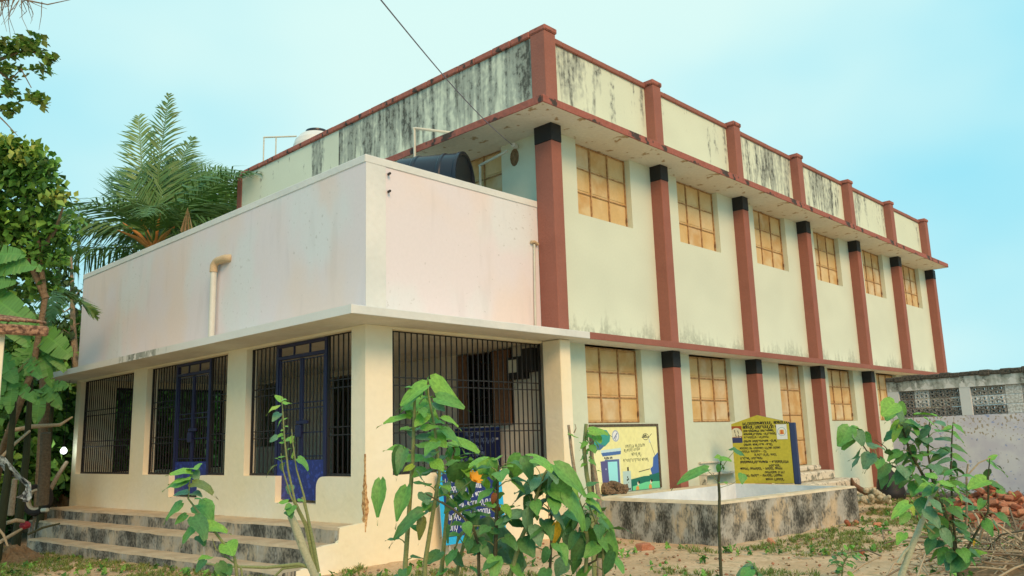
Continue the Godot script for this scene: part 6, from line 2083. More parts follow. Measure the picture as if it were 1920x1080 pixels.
func build_plants() -> void:
	for k in 12:
		leaves.append(leaf_mesh(400 + k, k % 2))
	var pa := sapling("sapling", "leaning leafy sapling before the steps and blue gate", "sapling", [
		[[Vector3(-6.972, -0.016, 3.075), Vector3(-7.124, 0.733, 3.117), Vector3(-7.229, 0.897, 3.050), Vector3(-7.328, 1.043, 2.985), Vector3(-7.386, 1.134, 2.949), Vector3(-7.392, 1.258, 2.976), Vector3(-7.395, 1.329, 2.992)], [0.0125, 0.0109, 0.0094, 0.0078, 0.0062, 0.0047, 0.0031], "stem_green"],
		[[Vector3(-6.945, -0.013, 3.105), Vector3(-7.086, 0.661, 3.138), Vector3(-7.161, 0.735, 3.078), Vector3(-7.217, 0.790, 3.034), Vector3(-7.243, 0.862, 3.027)], [0.0078, 0.0070, 0.0055, 0.0039, 0.0023], "stem_green"]])
	leaf(pa, Vector3(-7.413, 1.309, 3.030), Vector3(-7.578, 1.309, 3.018), 0.98, "leaf_bright", 0.6)
	leaf(pa, Vector3(-7.369, 1.335, 2.968), Vector3(-7.409, 1.360, 3.118), 1.08, "leaf_bright", 0.6)
	leaf(pa, Vector3(-7.375, 1.314, 2.997), Vector3(-7.377, 1.252, 3.076), 1.18, "leaf_blue", 1)
	leaf(pa, Vector3(-7.450, 1.245, 3.068), Vector3(-7.598, 1.244, 2.969), 0.88, "leaf_mid", 0.6)
	leaf(pa, Vector3(-7.445, 1.269, 3.087), Vector3(-7.571, 1.256, 3.029), 0.78, "leaf_bright", 0.6)
	leaf(pa, Vector3(-7.429, 1.244, 3.086), Vector3(-7.372, 1.255, 3.329), 0.78, "leaf_olive", 0.6)
	leaf(pa, Vector3(-7.401, 1.171, 2.970), Vector3(-7.485, 1.186, 2.847), 0.88, "leaf_blue", 0.6)
	leaf(pa, Vector3(-7.415, 1.173, 3.062), Vector3(-7.412, 1.188, 3.210), 0.78, "leaf_blue", 0.6)
	leaf(pa, Vector3(-7.338, 1.127, 2.952), Vector3(-7.244, 1.129, 2.979), 0.88, "leaf_mid", 0.6)
	leaf(pa, Vector3(-7.404, 1.106, 2.895), Vector3(-7.541, 1.016, 2.816), 0.78, "leaf_mid", 0.6)
	leaf(pa, Vector3(-7.281, 1.086, 2.877), Vector3(-7.239, 0.998, 3.092), 0.98, "leaf_mid", 0.6)
	leaf(pa, Vector3(-7.340, 1.021, 2.839), Vector3(-7.442, 0.967, 2.838), 0.98, "leaf_mid", 0.6)
	leaf(pa, Vector3(-7.386, 1.022, 3.045), Vector3(-7.336, 0.912, 3.240), 1.08, "leaf_deep", 0.6)
	leaf(pa, Vector3(-7.308, 0.957, 3.051), Vector3(-7.162, 0.917, 3.161), 0.78, "leaf_bright", 0.6)
	leaf(pa, Vector3(-7.369, 0.937, 3.026), Vector3(-7.472, 0.846, 2.929), 0.98, "leaf_mid", 0.6)
	leaf(pa, Vector3(-7.294, 0.880, 2.928), Vector3(-7.273, 0.817, 3.030), 0.98, "leaf_deep", 0.6)
	leaf(pa, Vector3(-7.166, 0.830, 3.082), Vector3(-7.180, 0.756, 3.235), 1.18, "leaf_bright", 1)
	leaf(pa, Vector3(-7.289, 0.752, 3.104), Vector3(-7.399, 0.755, 3.135), 0.98, "leaf_bright", 0.6)
	leaf(pa, Vector3(-7.238, 0.716, 2.928), Vector3(-7.310, 0.626, 2.909), 1.08, "leaf_deep", 0.6)
	leaf(pa, Vector3(-7.217, 0.707, 3.078), Vector3(-7.174, 0.590, 3.126), 1.18, "leaf_deep", 0.6)
	leaf(pa, Vector3(-7.173, 0.684, 3.068), Vector3(-7.165, 0.622, 3.179), 0.98, "leaf_deep", 0.6)
	var pb := sapling("sapling", "pruned pale stump with tall thin leafy shoots before blue gate", "sapling", [
		[[Vector3(-6.239, -0.017, 2.814), Vector3(-6.325, 0.501, 2.863), Vector3(-6.418, 0.728, 2.826), Vector3(-6.470, 0.870, 2.809), Vector3(-6.501, 0.943, 2.796)], [0.0380, 0.0361, 0.0342, 0.0314, 0.0266], "stem_pale"],
		[[Vector3(-6.320, 0.505, 2.869), Vector3(-6.408, 0.867, 2.873), Vector3(-6.491, 1.050, 2.836), Vector3(-6.554, 1.291, 2.834), Vector3(-6.601, 1.532, 2.850), Vector3(-6.632, 1.733, 2.871), Vector3(-6.649, 1.833, 2.880)], [0.0125, 0.0109, 0.0094, 0.0078, 0.0062, 0.0047, 0.0031], "stem_green"],
		[[Vector3(-6.317, 0.501, 2.871), Vector3(-6.417, 0.867, 2.865), Vector3(-6.518, 1.091, 2.819), Vector3(-6.582, 1.293, 2.805), Vector3(-6.605, 1.413, 2.814)], [0.0094, 0.0086, 0.0070, 0.0047, 0.0031], "stem_green"],
		[[Vector3(-6.314, 0.524, 2.881), Vector3(-6.379, 0.806, 2.888), Vector3(-6.447, 1.088, 2.892), Vector3(-6.509, 1.289, 2.881), Vector3(-6.552, 1.490, 2.891), Vector3(-6.569, 1.591, 2.900)], [0.0101, 0.0094, 0.0078, 0.0062, 0.0047, 0.0031], "stem_green"],
		[[Vector3(-6.307, 0.516, 2.886), Vector3(-6.346, 0.685, 2.890), Vector3(-6.420, 0.967, 2.889), Vector3(-6.455, 1.080, 2.882)], [0.0140, 0.0133, 0.0117, 0.0101], "stem_green"],
		[[Vector3(-6.335, 0.541, 2.863), Vector3(-6.418, 0.577, 2.785), Vector3(-6.584, 0.560, 2.605), Vector3(-6.782, 0.577, 2.401), Vector3(-6.939, 0.608, 2.243)], [0.0156, 0.0140, 0.0117, 0.0094, 0.0062], "stem_green"],
		[[Vector3(-6.374, 0.567, 2.828), Vector3(-6.498, 0.548, 2.692), Vector3(-6.582, 0.417, 2.569)], [0.0109, 0.0094, 0.0078], "stem_green"]])
	leaf(pb, Vector3(-6.608, 1.809, 2.813), Vector3(-6.659, 1.865, 2.774), 1.08, "leaf_bright", 0.6)
	leaf(pb, Vector3(-6.677, 1.809, 2.935), Vector3(-6.663, 1.816, 2.988), 1.08, "leaf_bright", 0.6)
	leaf(pb, Vector3(-6.635, 1.789, 2.874), Vector3(-6.567, 1.798, 2.897), 0.88, "leaf_bright", 0.6)
	leaf(pb, Vector3(-6.624, 1.776, 2.810), Vector3(-6.741, 1.749, 2.801), 0.88, "leaf_lime", 0.6)
	leaf(pb, Vector3(-6.585, 1.718, 2.746), Vector3(-6.683, 1.666, 2.801), 0.98, "leaf_blue", 1)
	leaf(pb, Vector3(-6.640, 1.660, 2.872), Vector3(-6.660, 1.608, 2.821), 0.98, "leaf_bright", 0.6)
	leaf(pb, Vector3(-6.655, 1.610, 2.937), Vector3(-6.658, 1.617, 2.999), 0.98, "leaf_bright", 0.6)
	leaf(pb, Vector3(-6.697, 1.533, 2.912), Vector3(-6.760, 1.509, 2.849), 1.18, "leaf_blue", 1.2)
	leaf(pb, Vector3(-6.578, 1.554, 2.787), Vector3(-6.634, 1.542, 2.761), 0.98, "leaf_bright", 0.6)
	leaf(pb, Vector3(-6.544, 1.513, 2.771), Vector3(-6.540, 1.524, 2.892), 0.98, "leaf_bright", 0.6)
	leaf(pb, Vector3(-6.571, 1.493, 2.801), Vector3(-6.617, 1.494, 2.784), 0.98, "leaf_bright", 0.6)
	leaf(pb, Vector3(-6.546, 1.539, 2.881), Vector3(-6.586, 1.485, 2.897), 0.98, "leaf_bright", 0.6)
	leaf(pb, Vector3(-6.493, 1.442, 2.819), Vector3(-6.496, 1.370, 2.724), 1.08, "leaf_lime", 0.6)
	leaf(pb, Vector3(-6.516, 1.369, 2.905), Vector3(-6.424, 1.294, 2.992), 0.88, "leaf_mid", 0.6)
	leaf(pb, Vector3(-6.676, 1.324, 2.870), Vector3(-6.745, 1.275, 2.784), 0.78, "leaf_olive", 0.6)
	leaf(pb, Vector3(-6.569, 1.340, 2.780), Vector3(-6.550, 1.285, 2.698), 0.98, "leaf_blue", 1)
	leaf(pb, Vector3(-6.484, 1.167, 2.761), Vector3(-6.534, 1.100, 2.812), 1.27, "leaf_blue", 1.3)
	leaf(pb, Vector3(-6.542, 1.053, 2.823), Vector3(-6.608, 1.047, 2.762), 0.88, "leaf_bright", 0.6)
	leaf(pb, Vector3(-6.575, 1.038, 2.914), Vector3(-6.636, 1.000, 2.909), 0.88, "leaf_mid", 0.6)
	leaf(pb, Vector3(-6.546, 1.024, 2.889), Vector3(-6.620, 0.954, 2.964), 0.98, "leaf_mid", 0.6)
	leaf(pb, Vector3(-6.537, 1.064, 2.947), Vector3(-6.486, 1.061, 2.980), 0.88, "leaf_mid", 0.6)
	leaf(pb, Vector3(-6.569, 0.986, 2.868), Vector3(-6.582, 0.939, 2.975), 0.98, "leaf_deep", 0.6)
	leaf(pb, Vector3(-6.453, 0.764, 2.837), Vector3(-6.392, 0.722, 2.840), 0.98, "leaf_blue", 1)
	leaf(pb, Vector3(-6.655, 1.355, 2.893), Vector3(-6.712, 1.400, 2.920), 0.98, "leaf_bright", 0.6)
	sprout(pb, rel(pb, [Vector3(-6.554, 1.291, 2.834), Vector3(-6.601, 1.532, 2.850), Vector3(-6.632, 1.733, 2.871)]), 0.1, 0.9, 5, 0.055, ["leaf_bright", "leaf_mid"], 0.3, 0.7)
	var pc := sapling("sapling", "tall sapling with bright drooping top leaves before barred porch window", "sapling", [
		[[Vector3(-7.041, -0.012, 4.778), Vector3(-7.112, 0.822, 4.929), Vector3(-7.129, 1.095, 4.985), Vector3(-7.146, 1.366, 5.040), Vector3(-7.162, 1.542, 5.071), Vector3(-7.175, 1.695, 5.098), Vector3(-7.138, 1.785, 5.161)], [0.0148, 0.0133, 0.0117, 0.0109, 0.0094, 0.0070, 0.0039], "stem_green"],
		[[Vector3(-6.963, -0.009, 4.862), Vector3(-7.040, 0.827, 5.006), Vector3(-7.040, 1.091, 5.077), Vector3(-7.038, 1.283, 5.131), Vector3(-7.085, 1.538, 5.151), Vector3(-7.127, 1.707, 5.152), Vector3(-7.134, 1.763, 5.160)], [0.0140, 0.0125, 0.0109, 0.0094, 0.0078, 0.0055, 0.0039], "stem_green"]])
	leaf(pc, Vector3(-7.131, 1.789, 5.153), Vector3(-7.133, 1.648, 5.058), 1.13, "leaf_bright", 1)
	leaf(pc, Vector3(-7.076, 1.794, 5.116), Vector3(-6.904, 1.659, 5.212), 0.83, "leaf_bright", 0.6)
	leaf(pc, Vector3(-7.174, 1.754, 5.194), Vector3(-7.331, 1.658, 5.086), 0.88, "leaf_bright", 0.6)
	leaf(pc, Vector3(-7.174, 1.701, 5.150), Vector3(-7.249, 1.626, 4.997), 0.88, "leaf_bright", 0.6)
	leaf(pc, Vector3(-7.122, 1.682, 4.988), Vector3(-7.045, 1.570, 5.202), 0.98, "leaf_bright", 0.9)
	leaf(pc, Vector3(-7.148, 1.687, 5.239), Vector3(-7.084, 1.629, 5.429), 0.73, "leaf_mid", 0.6)
	leaf(pc, Vector3(-7.142, 1.661, 5.219), Vector3(-7.120, 1.611, 5.292), 0.98, "leaf_blue", 1)
	leaf(pc, Vector3(-7.164, 1.585, 5.048), Vector3(-7.335, 1.618, 5.006), 0.78, "leaf_bright", 0.6)
	leaf(pc, Vector3(-7.145, 1.581, 5.275), Vector3(-7.103, 1.549, 5.393), 0.78, "leaf_bright", 0.6)
	leaf(pc, Vector3(-7.154, 1.532, 5.123), Vector3(-7.082, 1.549, 5.242), 0.88, "leaf_bright", 0.6)
	leaf(pc, Vector3(-7.111, 1.531, 4.960), Vector3(-7.072, 1.471, 4.988), 1.08, "leaf_blue", 1)
	leaf(pc, Vector3(-7.059, 1.521, 5.168), Vector3(-6.952, 1.459, 5.289), 0.78, "leaf_mid", 0.6)
	leaf(pc, Vector3(-7.067, 1.512, 5.100), Vector3(-7.087, 1.458, 5.255), 0.98, "leaf_bright", 0.6)
	leaf(pc, Vector3(-7.011, 1.449, 5.063), Vector3(-6.922, 1.493, 5.146), 0.88, "leaf_bright", 0.6)
	leaf(pc, Vector3(-7.115, 1.368, 4.940), Vector3(-6.941, 1.367, 5.095), 0.78, "leaf_bright", 0.3)
	leaf(pc, Vector3(-7.158, 1.341, 5.059), Vector3(-7.234, 1.308, 5.058), 0.98, "leaf_lime", 0.6)
	leaf(pc, Vector3(-7.258, 1.435, 5.081), Vector3(-7.276, 1.244, 5.029), 0.69, "leaf_deep", 1)
	leaf(pc, Vector3(-7.253, 1.427, 5.098), Vector3(-7.347, 1.310, 5.155), 0.78, "leaf_deep", 1)
	leaf(pc, Vector3(-7.296, 1.271, 4.959), Vector3(-7.357, 1.048, 4.994), 0.61, "leaf_mid", 1)
	leaf(pc, Vector3(-7.176, 1.229, 5.027), Vector3(-7.280, 1.030, 5.056), 0.59, "leaf_mid", 1)
	leaf(pc, Vector3(-7.162, 1.103, 5.130), Vector3(-7.357, 0.993, 5.056), 0.64, "leaf_deep", 0.8)
	leaf(pc, Vector3(-7.142, 1.074, 5.106), Vector3(-7.178, 0.941, 5.132), 0.69, "leaf_olive", 1)
	leaf(pc, Vector3(-7.198, 1.307, 5.138), Vector3(-7.129, 1.243, 5.141), 0.98, "leaf_blue", 0.6)
	leaf(pc, Vector3(-7.071, 1.315, 5.065), Vector3(-7.191, 1.275, 5.090), 0.98, "leaf_mid", 0.6)
	leaf(pc, Vector3(-7.110, 1.358, 5.163), Vector3(-7.103, 1.312, 5.263), 0.98, "leaf_bright", 0.6)
	leaf(pc, Vector3(-7.106, 1.193, 5.083), Vector3(-7.160, 1.138, 5.183), 0.98, "leaf_blue", 1)
	leaf(pc, Vector3(-7.006, 1.156, 5.008), Vector3(-7.021, 1.139, 4.900), 0.88, "leaf_mid", 0.6)
	leaf(pc, Vector3(-7.096, 0.811, 4.955), Vector3(-7.156, 0.748, 4.938), 1.08, "leaf_mid", 0.6)
	leaf(pc, Vector3(-7.136, 1.454, 5.221), Vector3(-7.257, 1.411, 5.258), 0.88, "leaf_mid", 0.6)
	leaf(pc, Vector3(-7.147, 1.608, 5.160), Vector3(-7.243, 1.531, 5.167), 0.98, "leaf_bright", 0.6)
	leaf(pc, Vector3(-7.063, 1.655, 5.089), Vector3(-7.159, 1.558, 5.121), 0.98, "leaf_mid", 0.6)
	sprout(pc, rel(pc, [Vector3(-7.146, 1.366, 5.040), Vector3(-7.162, 1.542, 5.071), Vector3(-7.153, 1.708, 5.125)]), 0.1, 1, 9, 0.12, ["leaf_bright", "leaf_mid"], 0.5, 0.9)
	sprout(pc, rel(pc, [Vector3(-7.040, 1.091, 5.077), Vector3(-7.038, 1.283, 5.131), Vector3(-7.085, 1.538, 5.151)]), 0.0, 0.9, 12, 0.12, ["leaf_mid", "leaf_bright", "leaf_blue"], 0.5, 0.9)
	sprout(pc, rel(pc, [Vector3(-7.122, 0.706, 4.887), Vector3(-7.114, 0.845, 4.933), Vector3(-7.126, 1.040, 4.972)]), 0.0, 1, 5, 0.1, ["leaf_mid", "leaf_deep"], 0.6, 0.8)
	var pd := sapling("sapling", "brown tipped sapling with broad dark leaf before blue board", "sapling", [
		[[Vector3(-6.761, -0.012, 4.778), Vector3(-6.834, 0.723, 4.899), Vector3(-6.851, 1.073, 4.976), Vector3(-6.864, 1.277, 5.018), Vector3(-6.863, 1.379, 5.046)], [0.0140, 0.0125, 0.0109, 0.0094, 0.0070], "stem_green"],
		[[Vector3(-6.862, 1.370, 5.045), Vector3(-6.860, 1.408, 5.057), Vector3(-6.867, 1.428, 5.055)], [0.0078, 0.0070, 0.0055], "bark"],
		[[Vector3(-6.712, -0.012, 4.830), Vector3(-6.777, 0.721, 4.960), Vector3(-6.765, 0.924, 5.027), Vector3(-6.751, 1.039, 5.072), Vector3(-6.751, 1.127, 5.096)], [0.0125, 0.0109, 0.0094, 0.0062, 0.0039], "stem_green"]])
	leaf(pd, Vector3(-6.916, 1.342, 5.150), Vector3(-6.871, 1.193, 5.083), 1.23, "leaf_deep", 1.2)
	leaf(pd, Vector3(-6.870, 1.458, 5.050), Vector3(-6.814, 1.407, 5.259), 0.78, "leaf_bright", 0.6)
	leaf(pd, Vector3(-6.860, 1.428, 5.048), Vector3(-6.996, 1.481, 5.117), 0.98, "leaf_bright", 0.6)
	leaf(pd, Vector3(-6.871, 1.437, 5.043), Vector3(-6.769, 1.319, 5.037), 0.78, "leaf_bright", 0.6)
	leaf(pd, Vector3(-6.726, 1.359, 5.056), Vector3(-6.741, 1.260, 5.015), 0.88, "leaf_bright", 0.6)
	leaf(pd, Vector3(-6.825, 1.333, 5.159), Vector3(-6.908, 1.286, 5.156), 0.98, "leaf_bright", 0.6)
	leaf(pd, Vector3(-6.831, 1.339, 5.187), Vector3(-6.741, 1.268, 5.242), 0.88, "leaf_bright", 0.6)
	leaf(pd, Vector3(-6.769, 1.302, 5.113), Vector3(-6.712, 1.345, 5.161), 0.98, "leaf_mid", 0.6)
	leaf(pd, Vector3(-6.890, 1.206, 5.031), Vector3(-6.986, 1.165, 5.060), 0.98, "leaf_mid", 0.6)
	leaf(pd, Vector3(-6.797, 1.170, 4.949), Vector3(-6.694, 1.130, 4.962), 0.88, "leaf_blue", 0.6)
	leaf(pd, Vector3(-6.705, 0.955, 4.973), Vector3(-6.766, 0.837, 4.845), 0.88, "leaf_olive", 1)
	leaf(pd, Vector3(-6.736, 1.064, 4.982), Vector3(-6.650, 1.010, 5.047), 0.88, "leaf_deep", 0.6)
	leaf(pd, Vector3(-6.815, 1.103, 5.120), Vector3(-6.886, 1.070, 5.090), 0.98, "leaf_blue", 0.6)
	leaf(pd, Vector3(-6.781, 1.066, 5.100), Vector3(-6.848, 1.004, 5.211), 1.08, "leaf_deep", 1)
	leaf(pd, Vector3(-6.908, 1.138, 5.101), Vector3(-7.003, 1.083, 5.110), 0.98, "leaf_deep", 0.6)
	leaf(pd, Vector3(-6.849, 0.846, 5.003), Vector3(-6.778, 0.772, 5.060), 1.08, "leaf_deep", 0.6)
	leaf(pd, Vector3(-6.730, 0.809, 4.870), Vector3(-6.806, 0.801, 4.863), 0.88, "leaf_mid", 0.6)
	leaf(pd, Vector3(-6.755, 1.182, 4.952), Vector3(-6.642, 1.125, 4.971), 0.88, "leaf_deep", 0.6)
	leaf(pd, Vector3(-6.727, 1.151, 4.967), Vector3(-6.804, 1.091, 4.969), 1.08, "leaf_deep", 0.6)
	leaf(pd, Vector3(-6.897, 0.864, 4.970), Vector3(-7.013, 0.815, 4.974), 0.98, "leaf_deep", 0.6)
	sprout(pd, rel(pd, [Vector3(-6.851, 1.073, 4.976), Vector3(-6.864, 1.277, 5.018), Vector3(-6.863, 1.379, 5.046)]), 0.0, 0.9, 11, 0.13, ["leaf_mid", "leaf_deep", "leaf_blue", "leaf_bright"], 0.6, 1.0)
	sprout(pd, rel(pd, [Vector3(-6.777, 0.721, 4.960), Vector3(-6.765, 0.924, 5.027), Vector3(-6.751, 1.039, 5.072)]), 0.0, 1, 12, 0.14, ["leaf_deep", "leaf_mid", "leaf_bright"], 0.7, 1.0)
	sprout(pd, rel(pd, [Vector3(-6.864, 1.277, 5.018), Vector3(-6.812, 1.304, 5.080), Vector3(-6.749, 1.286, 5.142)]), 0.0, 1, 12, 0.13, ["leaf_mid", "leaf_deep", "leaf_bright"], 0.8, 1.0)
	var pe := sapling("sapling", "sapling with dark curving branch and withered brown leaf before porch", "sapling", [
		[[Vector3(-6.828, -0.011, 5.152), Vector3(-6.906, 0.765, 5.279), Vector3(-6.926, 0.928, 5.302), Vector3(-6.960, 1.025, 5.292), Vector3(-7.037, 1.110, 5.234), Vector3(-7.099, 1.159, 5.181), Vector3(-7.144, 1.194, 5.144)], [0.0094, 0.0086, 0.0086, 0.0078, 0.0062, 0.0047, 0.0031], "stem_dark"],
		[[Vector3(-6.772, -0.011, 5.210), Vector3(-6.853, 0.792, 5.342), Vector3(-6.873, 1.035, 5.386), Vector3(-6.894, 1.253, 5.423), Vector3(-6.897, 1.329, 5.441)], [0.0125, 0.0117, 0.0101, 0.0078, 0.0047], "stem_dark"]])
	leaf(pe, Vector3(-6.993, 1.365, 5.457), Vector3(-7.145, 1.359, 5.441), 0.88, "leaf_bright", 0.6)
	leaf(pe, Vector3(-6.916, 1.347, 5.381), Vector3(-6.805, 1.197, 5.399), 0.98, "leaf_mid", 0.9)
	leaf(pe, Vector3(-6.872, 1.356, 5.354), Vector3(-6.936, 1.227, 5.316), 0.98, "leaf_bright", 0.6)
	leaf(pe, Vector3(-6.870, 1.156, 5.368), Vector3(-6.820, 0.995, 5.348), 0.49, "leaf_brown", 1)
	leaf(pe, Vector3(-6.968, 1.191, 5.475), Vector3(-6.978, 1.118, 5.457), 0.78, "leaf_brown", 1)
	leaf(pe, Vector3(-6.864, 0.995, 5.239), Vector3(-6.595, 0.757, 5.435), 0.73, "leaf_blue", 0.9)
	leaf(pe, Vector3(-6.835, 1.062, 5.345), Vector3(-6.812, 1.149, 5.458), 0.78, "leaf_deep", 0.6)
	leaf(pe, Vector3(-6.923, 1.029, 5.447), Vector3(-6.856, 1.129, 5.518), 0.78, "leaf_deep", 0.6)
	leaf(pe, Vector3(-6.889, 0.984, 5.415), Vector3(-6.935, 1.015, 5.345), 0.88, "leaf_deep", 0.6)
	leaf(pe, Vector3(-6.808, 1.304, 5.360), Vector3(-6.816, 1.366, 5.459), 0.88, "leaf_bright", 0.6)
	leaf(pe, Vector3(-6.907, 1.254, 5.444), Vector3(-6.903, 1.207, 5.363), 0.98, "leaf_deep", 0.6)
	leaf(pe, Vector3(-6.818, 0.946, 5.340), Vector3(-6.851, 0.896, 5.449), 0.98, "leaf_deep", 0.6)
	leaf(pe, Vector3(-6.919, 0.856, 5.422), Vector3(-7.048, 0.845, 5.445), 0.98, "leaf_deep", 0.6)
	leaf(pe, Vector3(-6.783, 0.858, 5.290), Vector3(-6.722, 0.784, 5.303), 1.08, "leaf_mid", 0.6)
	leaf(pe, Vector3(-6.950, 1.124, 5.455), Vector3(-6.985, 1.160, 5.391), 0.88, "leaf_mid", 0.6)
	sprout(pe, rel(pe, [Vector3(-6.873, 1.035, 5.386), Vector3(-6.894, 1.253, 5.423), Vector3(-6.897, 1.329, 5.441)]), 0.0, 0.95, 12, 0.14, ["leaf_deep", "leaf_mid", "leaf_bright"], 0.7, 1.0)
	sprout(pe, rel(pe, [Vector3(-6.853, 0.792, 5.342), Vector3(-6.863, 0.926, 5.368), Vector3(-6.873, 1.035, 5.386)]), 0.0, 1, 10, 0.14, ["leaf_deep", "leaf_mid"], 0.8, 1.0)
	sprout(pe, rel(pe, [Vector3(-7.037, 1.110, 5.234), Vector3(-6.960, 1.025, 5.292), Vector3(-6.926, 0.928, 5.302)]), 0.0, 1, 8, 0.12, ["leaf_mid", "leaf_deep"], 0.8, 1.0)
	var pf := sapling("sapling", "leaning sapling with large hanging leaves at centre of cluster", "sapling", [
		[[Vector3(-6.728, -0.011, 5.257), Vector3(-6.792, 0.776, 5.402), Vector3(-6.778, 0.935, 5.460), Vector3(-6.762, 1.016, 5.499), Vector3(-6.744, 1.165, 5.557), Vector3(-6.730, 1.273, 5.602), Vector3(-6.712, 1.321, 5.633)], [0.0140, 0.0125, 0.0117, 0.0109, 0.0094, 0.0070, 0.0047], "stem_green"],
		[[Vector3(-6.573, -0.011, 5.420), Vector3(-6.652, 0.770, 5.548), Vector3(-6.666, 0.944, 5.580), Vector3(-6.682, 1.086, 5.602), Vector3(-6.696, 1.244, 5.630)], [0.0086, 0.0078, 0.0070, 0.0062, 0.0039], "stem_dark"]])
	leaf(pf, Vector3(-6.736, 1.370, 5.452), Vector3(-6.780, 1.225, 5.378), 0.98, "leaf_mid", 0.9)
	leaf(pf, Vector3(-6.840, 1.364, 5.564), Vector3(-6.808, 1.222, 5.603), 0.88, "leaf_deep", 1)
	leaf(pf, Vector3(-6.844, 1.359, 5.635), Vector3(-6.866, 1.352, 5.814), 0.88, "leaf_bright", 0.6)
	leaf(pf, Vector3(-6.673, 1.359, 5.518), Vector3(-6.740, 1.399, 5.473), 0.88, "leaf_bright", 0.6)
	leaf(pf, Vector3(-6.704, 1.255, 5.615), Vector3(-6.830, 1.150, 5.385), 0.73, "leaf_blue", 0.7)
	leaf(pf, Vector3(-6.722, 1.262, 5.631), Vector3(-6.651, 1.057, 5.600), 0.93, "leaf_blue", 1.1)
	leaf(pf, Vector3(-6.635, 1.304, 5.595), Vector3(-6.597, 1.190, 5.749), 0.78, "leaf_mid", 0.6)
	leaf(pf, Vector3(-6.743, 1.322, 5.689), Vector3(-6.635, 1.164, 5.881), 0.64, "leaf_mid", 0.6)
	leaf(pf, Vector3(-6.704, 1.245, 5.713), Vector3(-6.742, 1.068, 5.659), 0.88, "leaf_mid", 1)
	leaf(pf, Vector3(-6.689, 1.186, 5.707), Vector3(-6.581, 0.990, 5.851), 0.69, "leaf_mid", 0.6)
	leaf(pf, Vector3(-6.844, 1.106, 5.567), Vector3(-6.763, 0.943, 5.547), 0.98, "leaf_blue", 1.1)
	leaf(pf, Vector3(-6.801, 1.128, 5.540), Vector3(-6.733, 1.097, 5.675), 0.88, "leaf_blue", 0.7)
	leaf(pf, Vector3(-6.739, 1.150, 5.529), Vector3(-6.761, 0.996, 5.405), 0.93, "leaf_deep", 1)
	leaf(pf, Vector3(-6.677, 1.027, 5.620), Vector3(-6.617, 0.850, 5.571), 0.54, "leaf_yellow", 1.2)
	leaf(pf, Vector3(-6.718, 1.001, 5.540), Vector3(-6.784, 0.885, 5.490), 0.98, "leaf_deep", 1)
	leaf(pf, Vector3(-6.699, 1.040, 5.563), Vector3(-6.754, 0.977, 5.689), 0.98, "leaf_deep", 0.6)
	leaf(pf, Vector3(-6.781, 0.950, 5.482), Vector3(-6.795, 0.856, 5.595), 0.98, "leaf_deep", 1)
	leaf(pf, Vector3(-6.760, 0.905, 5.646), Vector3(-6.777, 0.815, 5.575), 0.98, "leaf_deep", 0.6)
	leaf(pf, Vector3(-6.722, 0.926, 5.632), Vector3(-6.695, 0.870, 5.713), 0.88, "leaf_mid", 0.6)
	leaf(pf, Vector3(-6.762, 0.889, 5.385), Vector3(-6.717, 0.782, 5.446), 0.88, "leaf_deep", 0.6)
	leaf(pf, Vector3(-6.750, 1.207, 5.624), Vector3(-6.708, 1.146, 5.706), 0.88, "leaf_deep", 0.6)
	leaf(pf, Vector3(-6.725, 1.232, 5.577), Vector3(-6.732, 1.125, 5.515), 0.88, "leaf_deep", 1)
	sprout(pf, rel(pf, [Vector3(-6.762, 1.016, 5.499), Vector3(-6.744, 1.165, 5.557), Vector3(-6.730, 1.273, 5.602)]), 0.0, 1, 14, 0.15, ["leaf_deep", "leaf_mid", "leaf_blue"], 0.8, 1.0)
	sprout(pf, rel(pf, [Vector3(-6.652, 0.770, 5.548), Vector3(-6.666, 0.944, 5.580), Vector3(-6.688, 1.135, 5.609)]), 0.0, 1, 9, 0.15, ["leaf_deep", "leaf_mid"], 0.8, 1.0)
	var pg := sapling("sapling", "bushy sapling with long deep green leaves right of cluster", "sapling", [
		[[Vector3(-6.213, -0.012, 5.356), Vector3(-6.279, 0.713, 5.483), Vector3(-6.292, 0.903, 5.520), Vector3(-6.329, 1.050, 5.521), Vector3(-6.367, 1.168, 5.513), Vector3(-6.406, 1.257, 5.496)], [0.0125, 0.0117, 0.0101, 0.0094, 0.0070, 0.0039], "stem_green"],
		[[Vector3(-6.152, -0.012, 5.421), Vector3(-6.209, 0.710, 5.556), Vector3(-6.234, 0.900, 5.580), Vector3(-6.269, 0.989, 5.568), Vector3(-6.306, 1.078, 5.553)], [0.0094, 0.0086, 0.0078, 0.0062, 0.0039], "stem_green"],
		[[Vector3(-6.280, 0.757, 5.494), Vector3(-6.246, 0.784, 5.537), Vector3(-6.243, 0.871, 5.563)], [0.0070, 0.0055, 0.0031], "stem_dark"]])
	leaf(pg, Vector3(-6.396, 1.120, 5.609), Vector3(-6.336, 1.080, 5.703), 0.88, "leaf_bright", 0.6)
	leaf(pg, Vector3(-6.375, 1.141, 5.586), Vector3(-6.385, 1.160, 5.706), 0.88, "leaf_bright", 0.6)
	leaf(pg, Vector3(-6.229, 1.048, 5.529), Vector3(-6.182, 0.989, 5.620), 0.78, "leaf_mid", 0.6)
	leaf(pg, Vector3(-6.246, 0.978, 5.568), Vector3(-6.103, 0.719, 5.631), 0.73, "leaf_mid", 0.9)
	leaf(pg, Vector3(-6.280, 1.019, 5.418), Vector3(-6.379, 0.881, 5.352), 1.08, "leaf_deep", 1)
	leaf(pg, Vector3(-6.276, 0.882, 5.491), Vector3(-6.363, 0.766, 5.426), 0.98, "leaf_deep", 1)
	leaf(pg, Vector3(-6.327, 0.802, 5.452), Vector3(-6.298, 0.671, 5.450), 1.18, "leaf_deep", 1)
	leaf(pg, Vector3(-6.374, 0.791, 5.420), Vector3(-6.434, 0.685, 5.378), 1.08, "leaf_blue", 1)
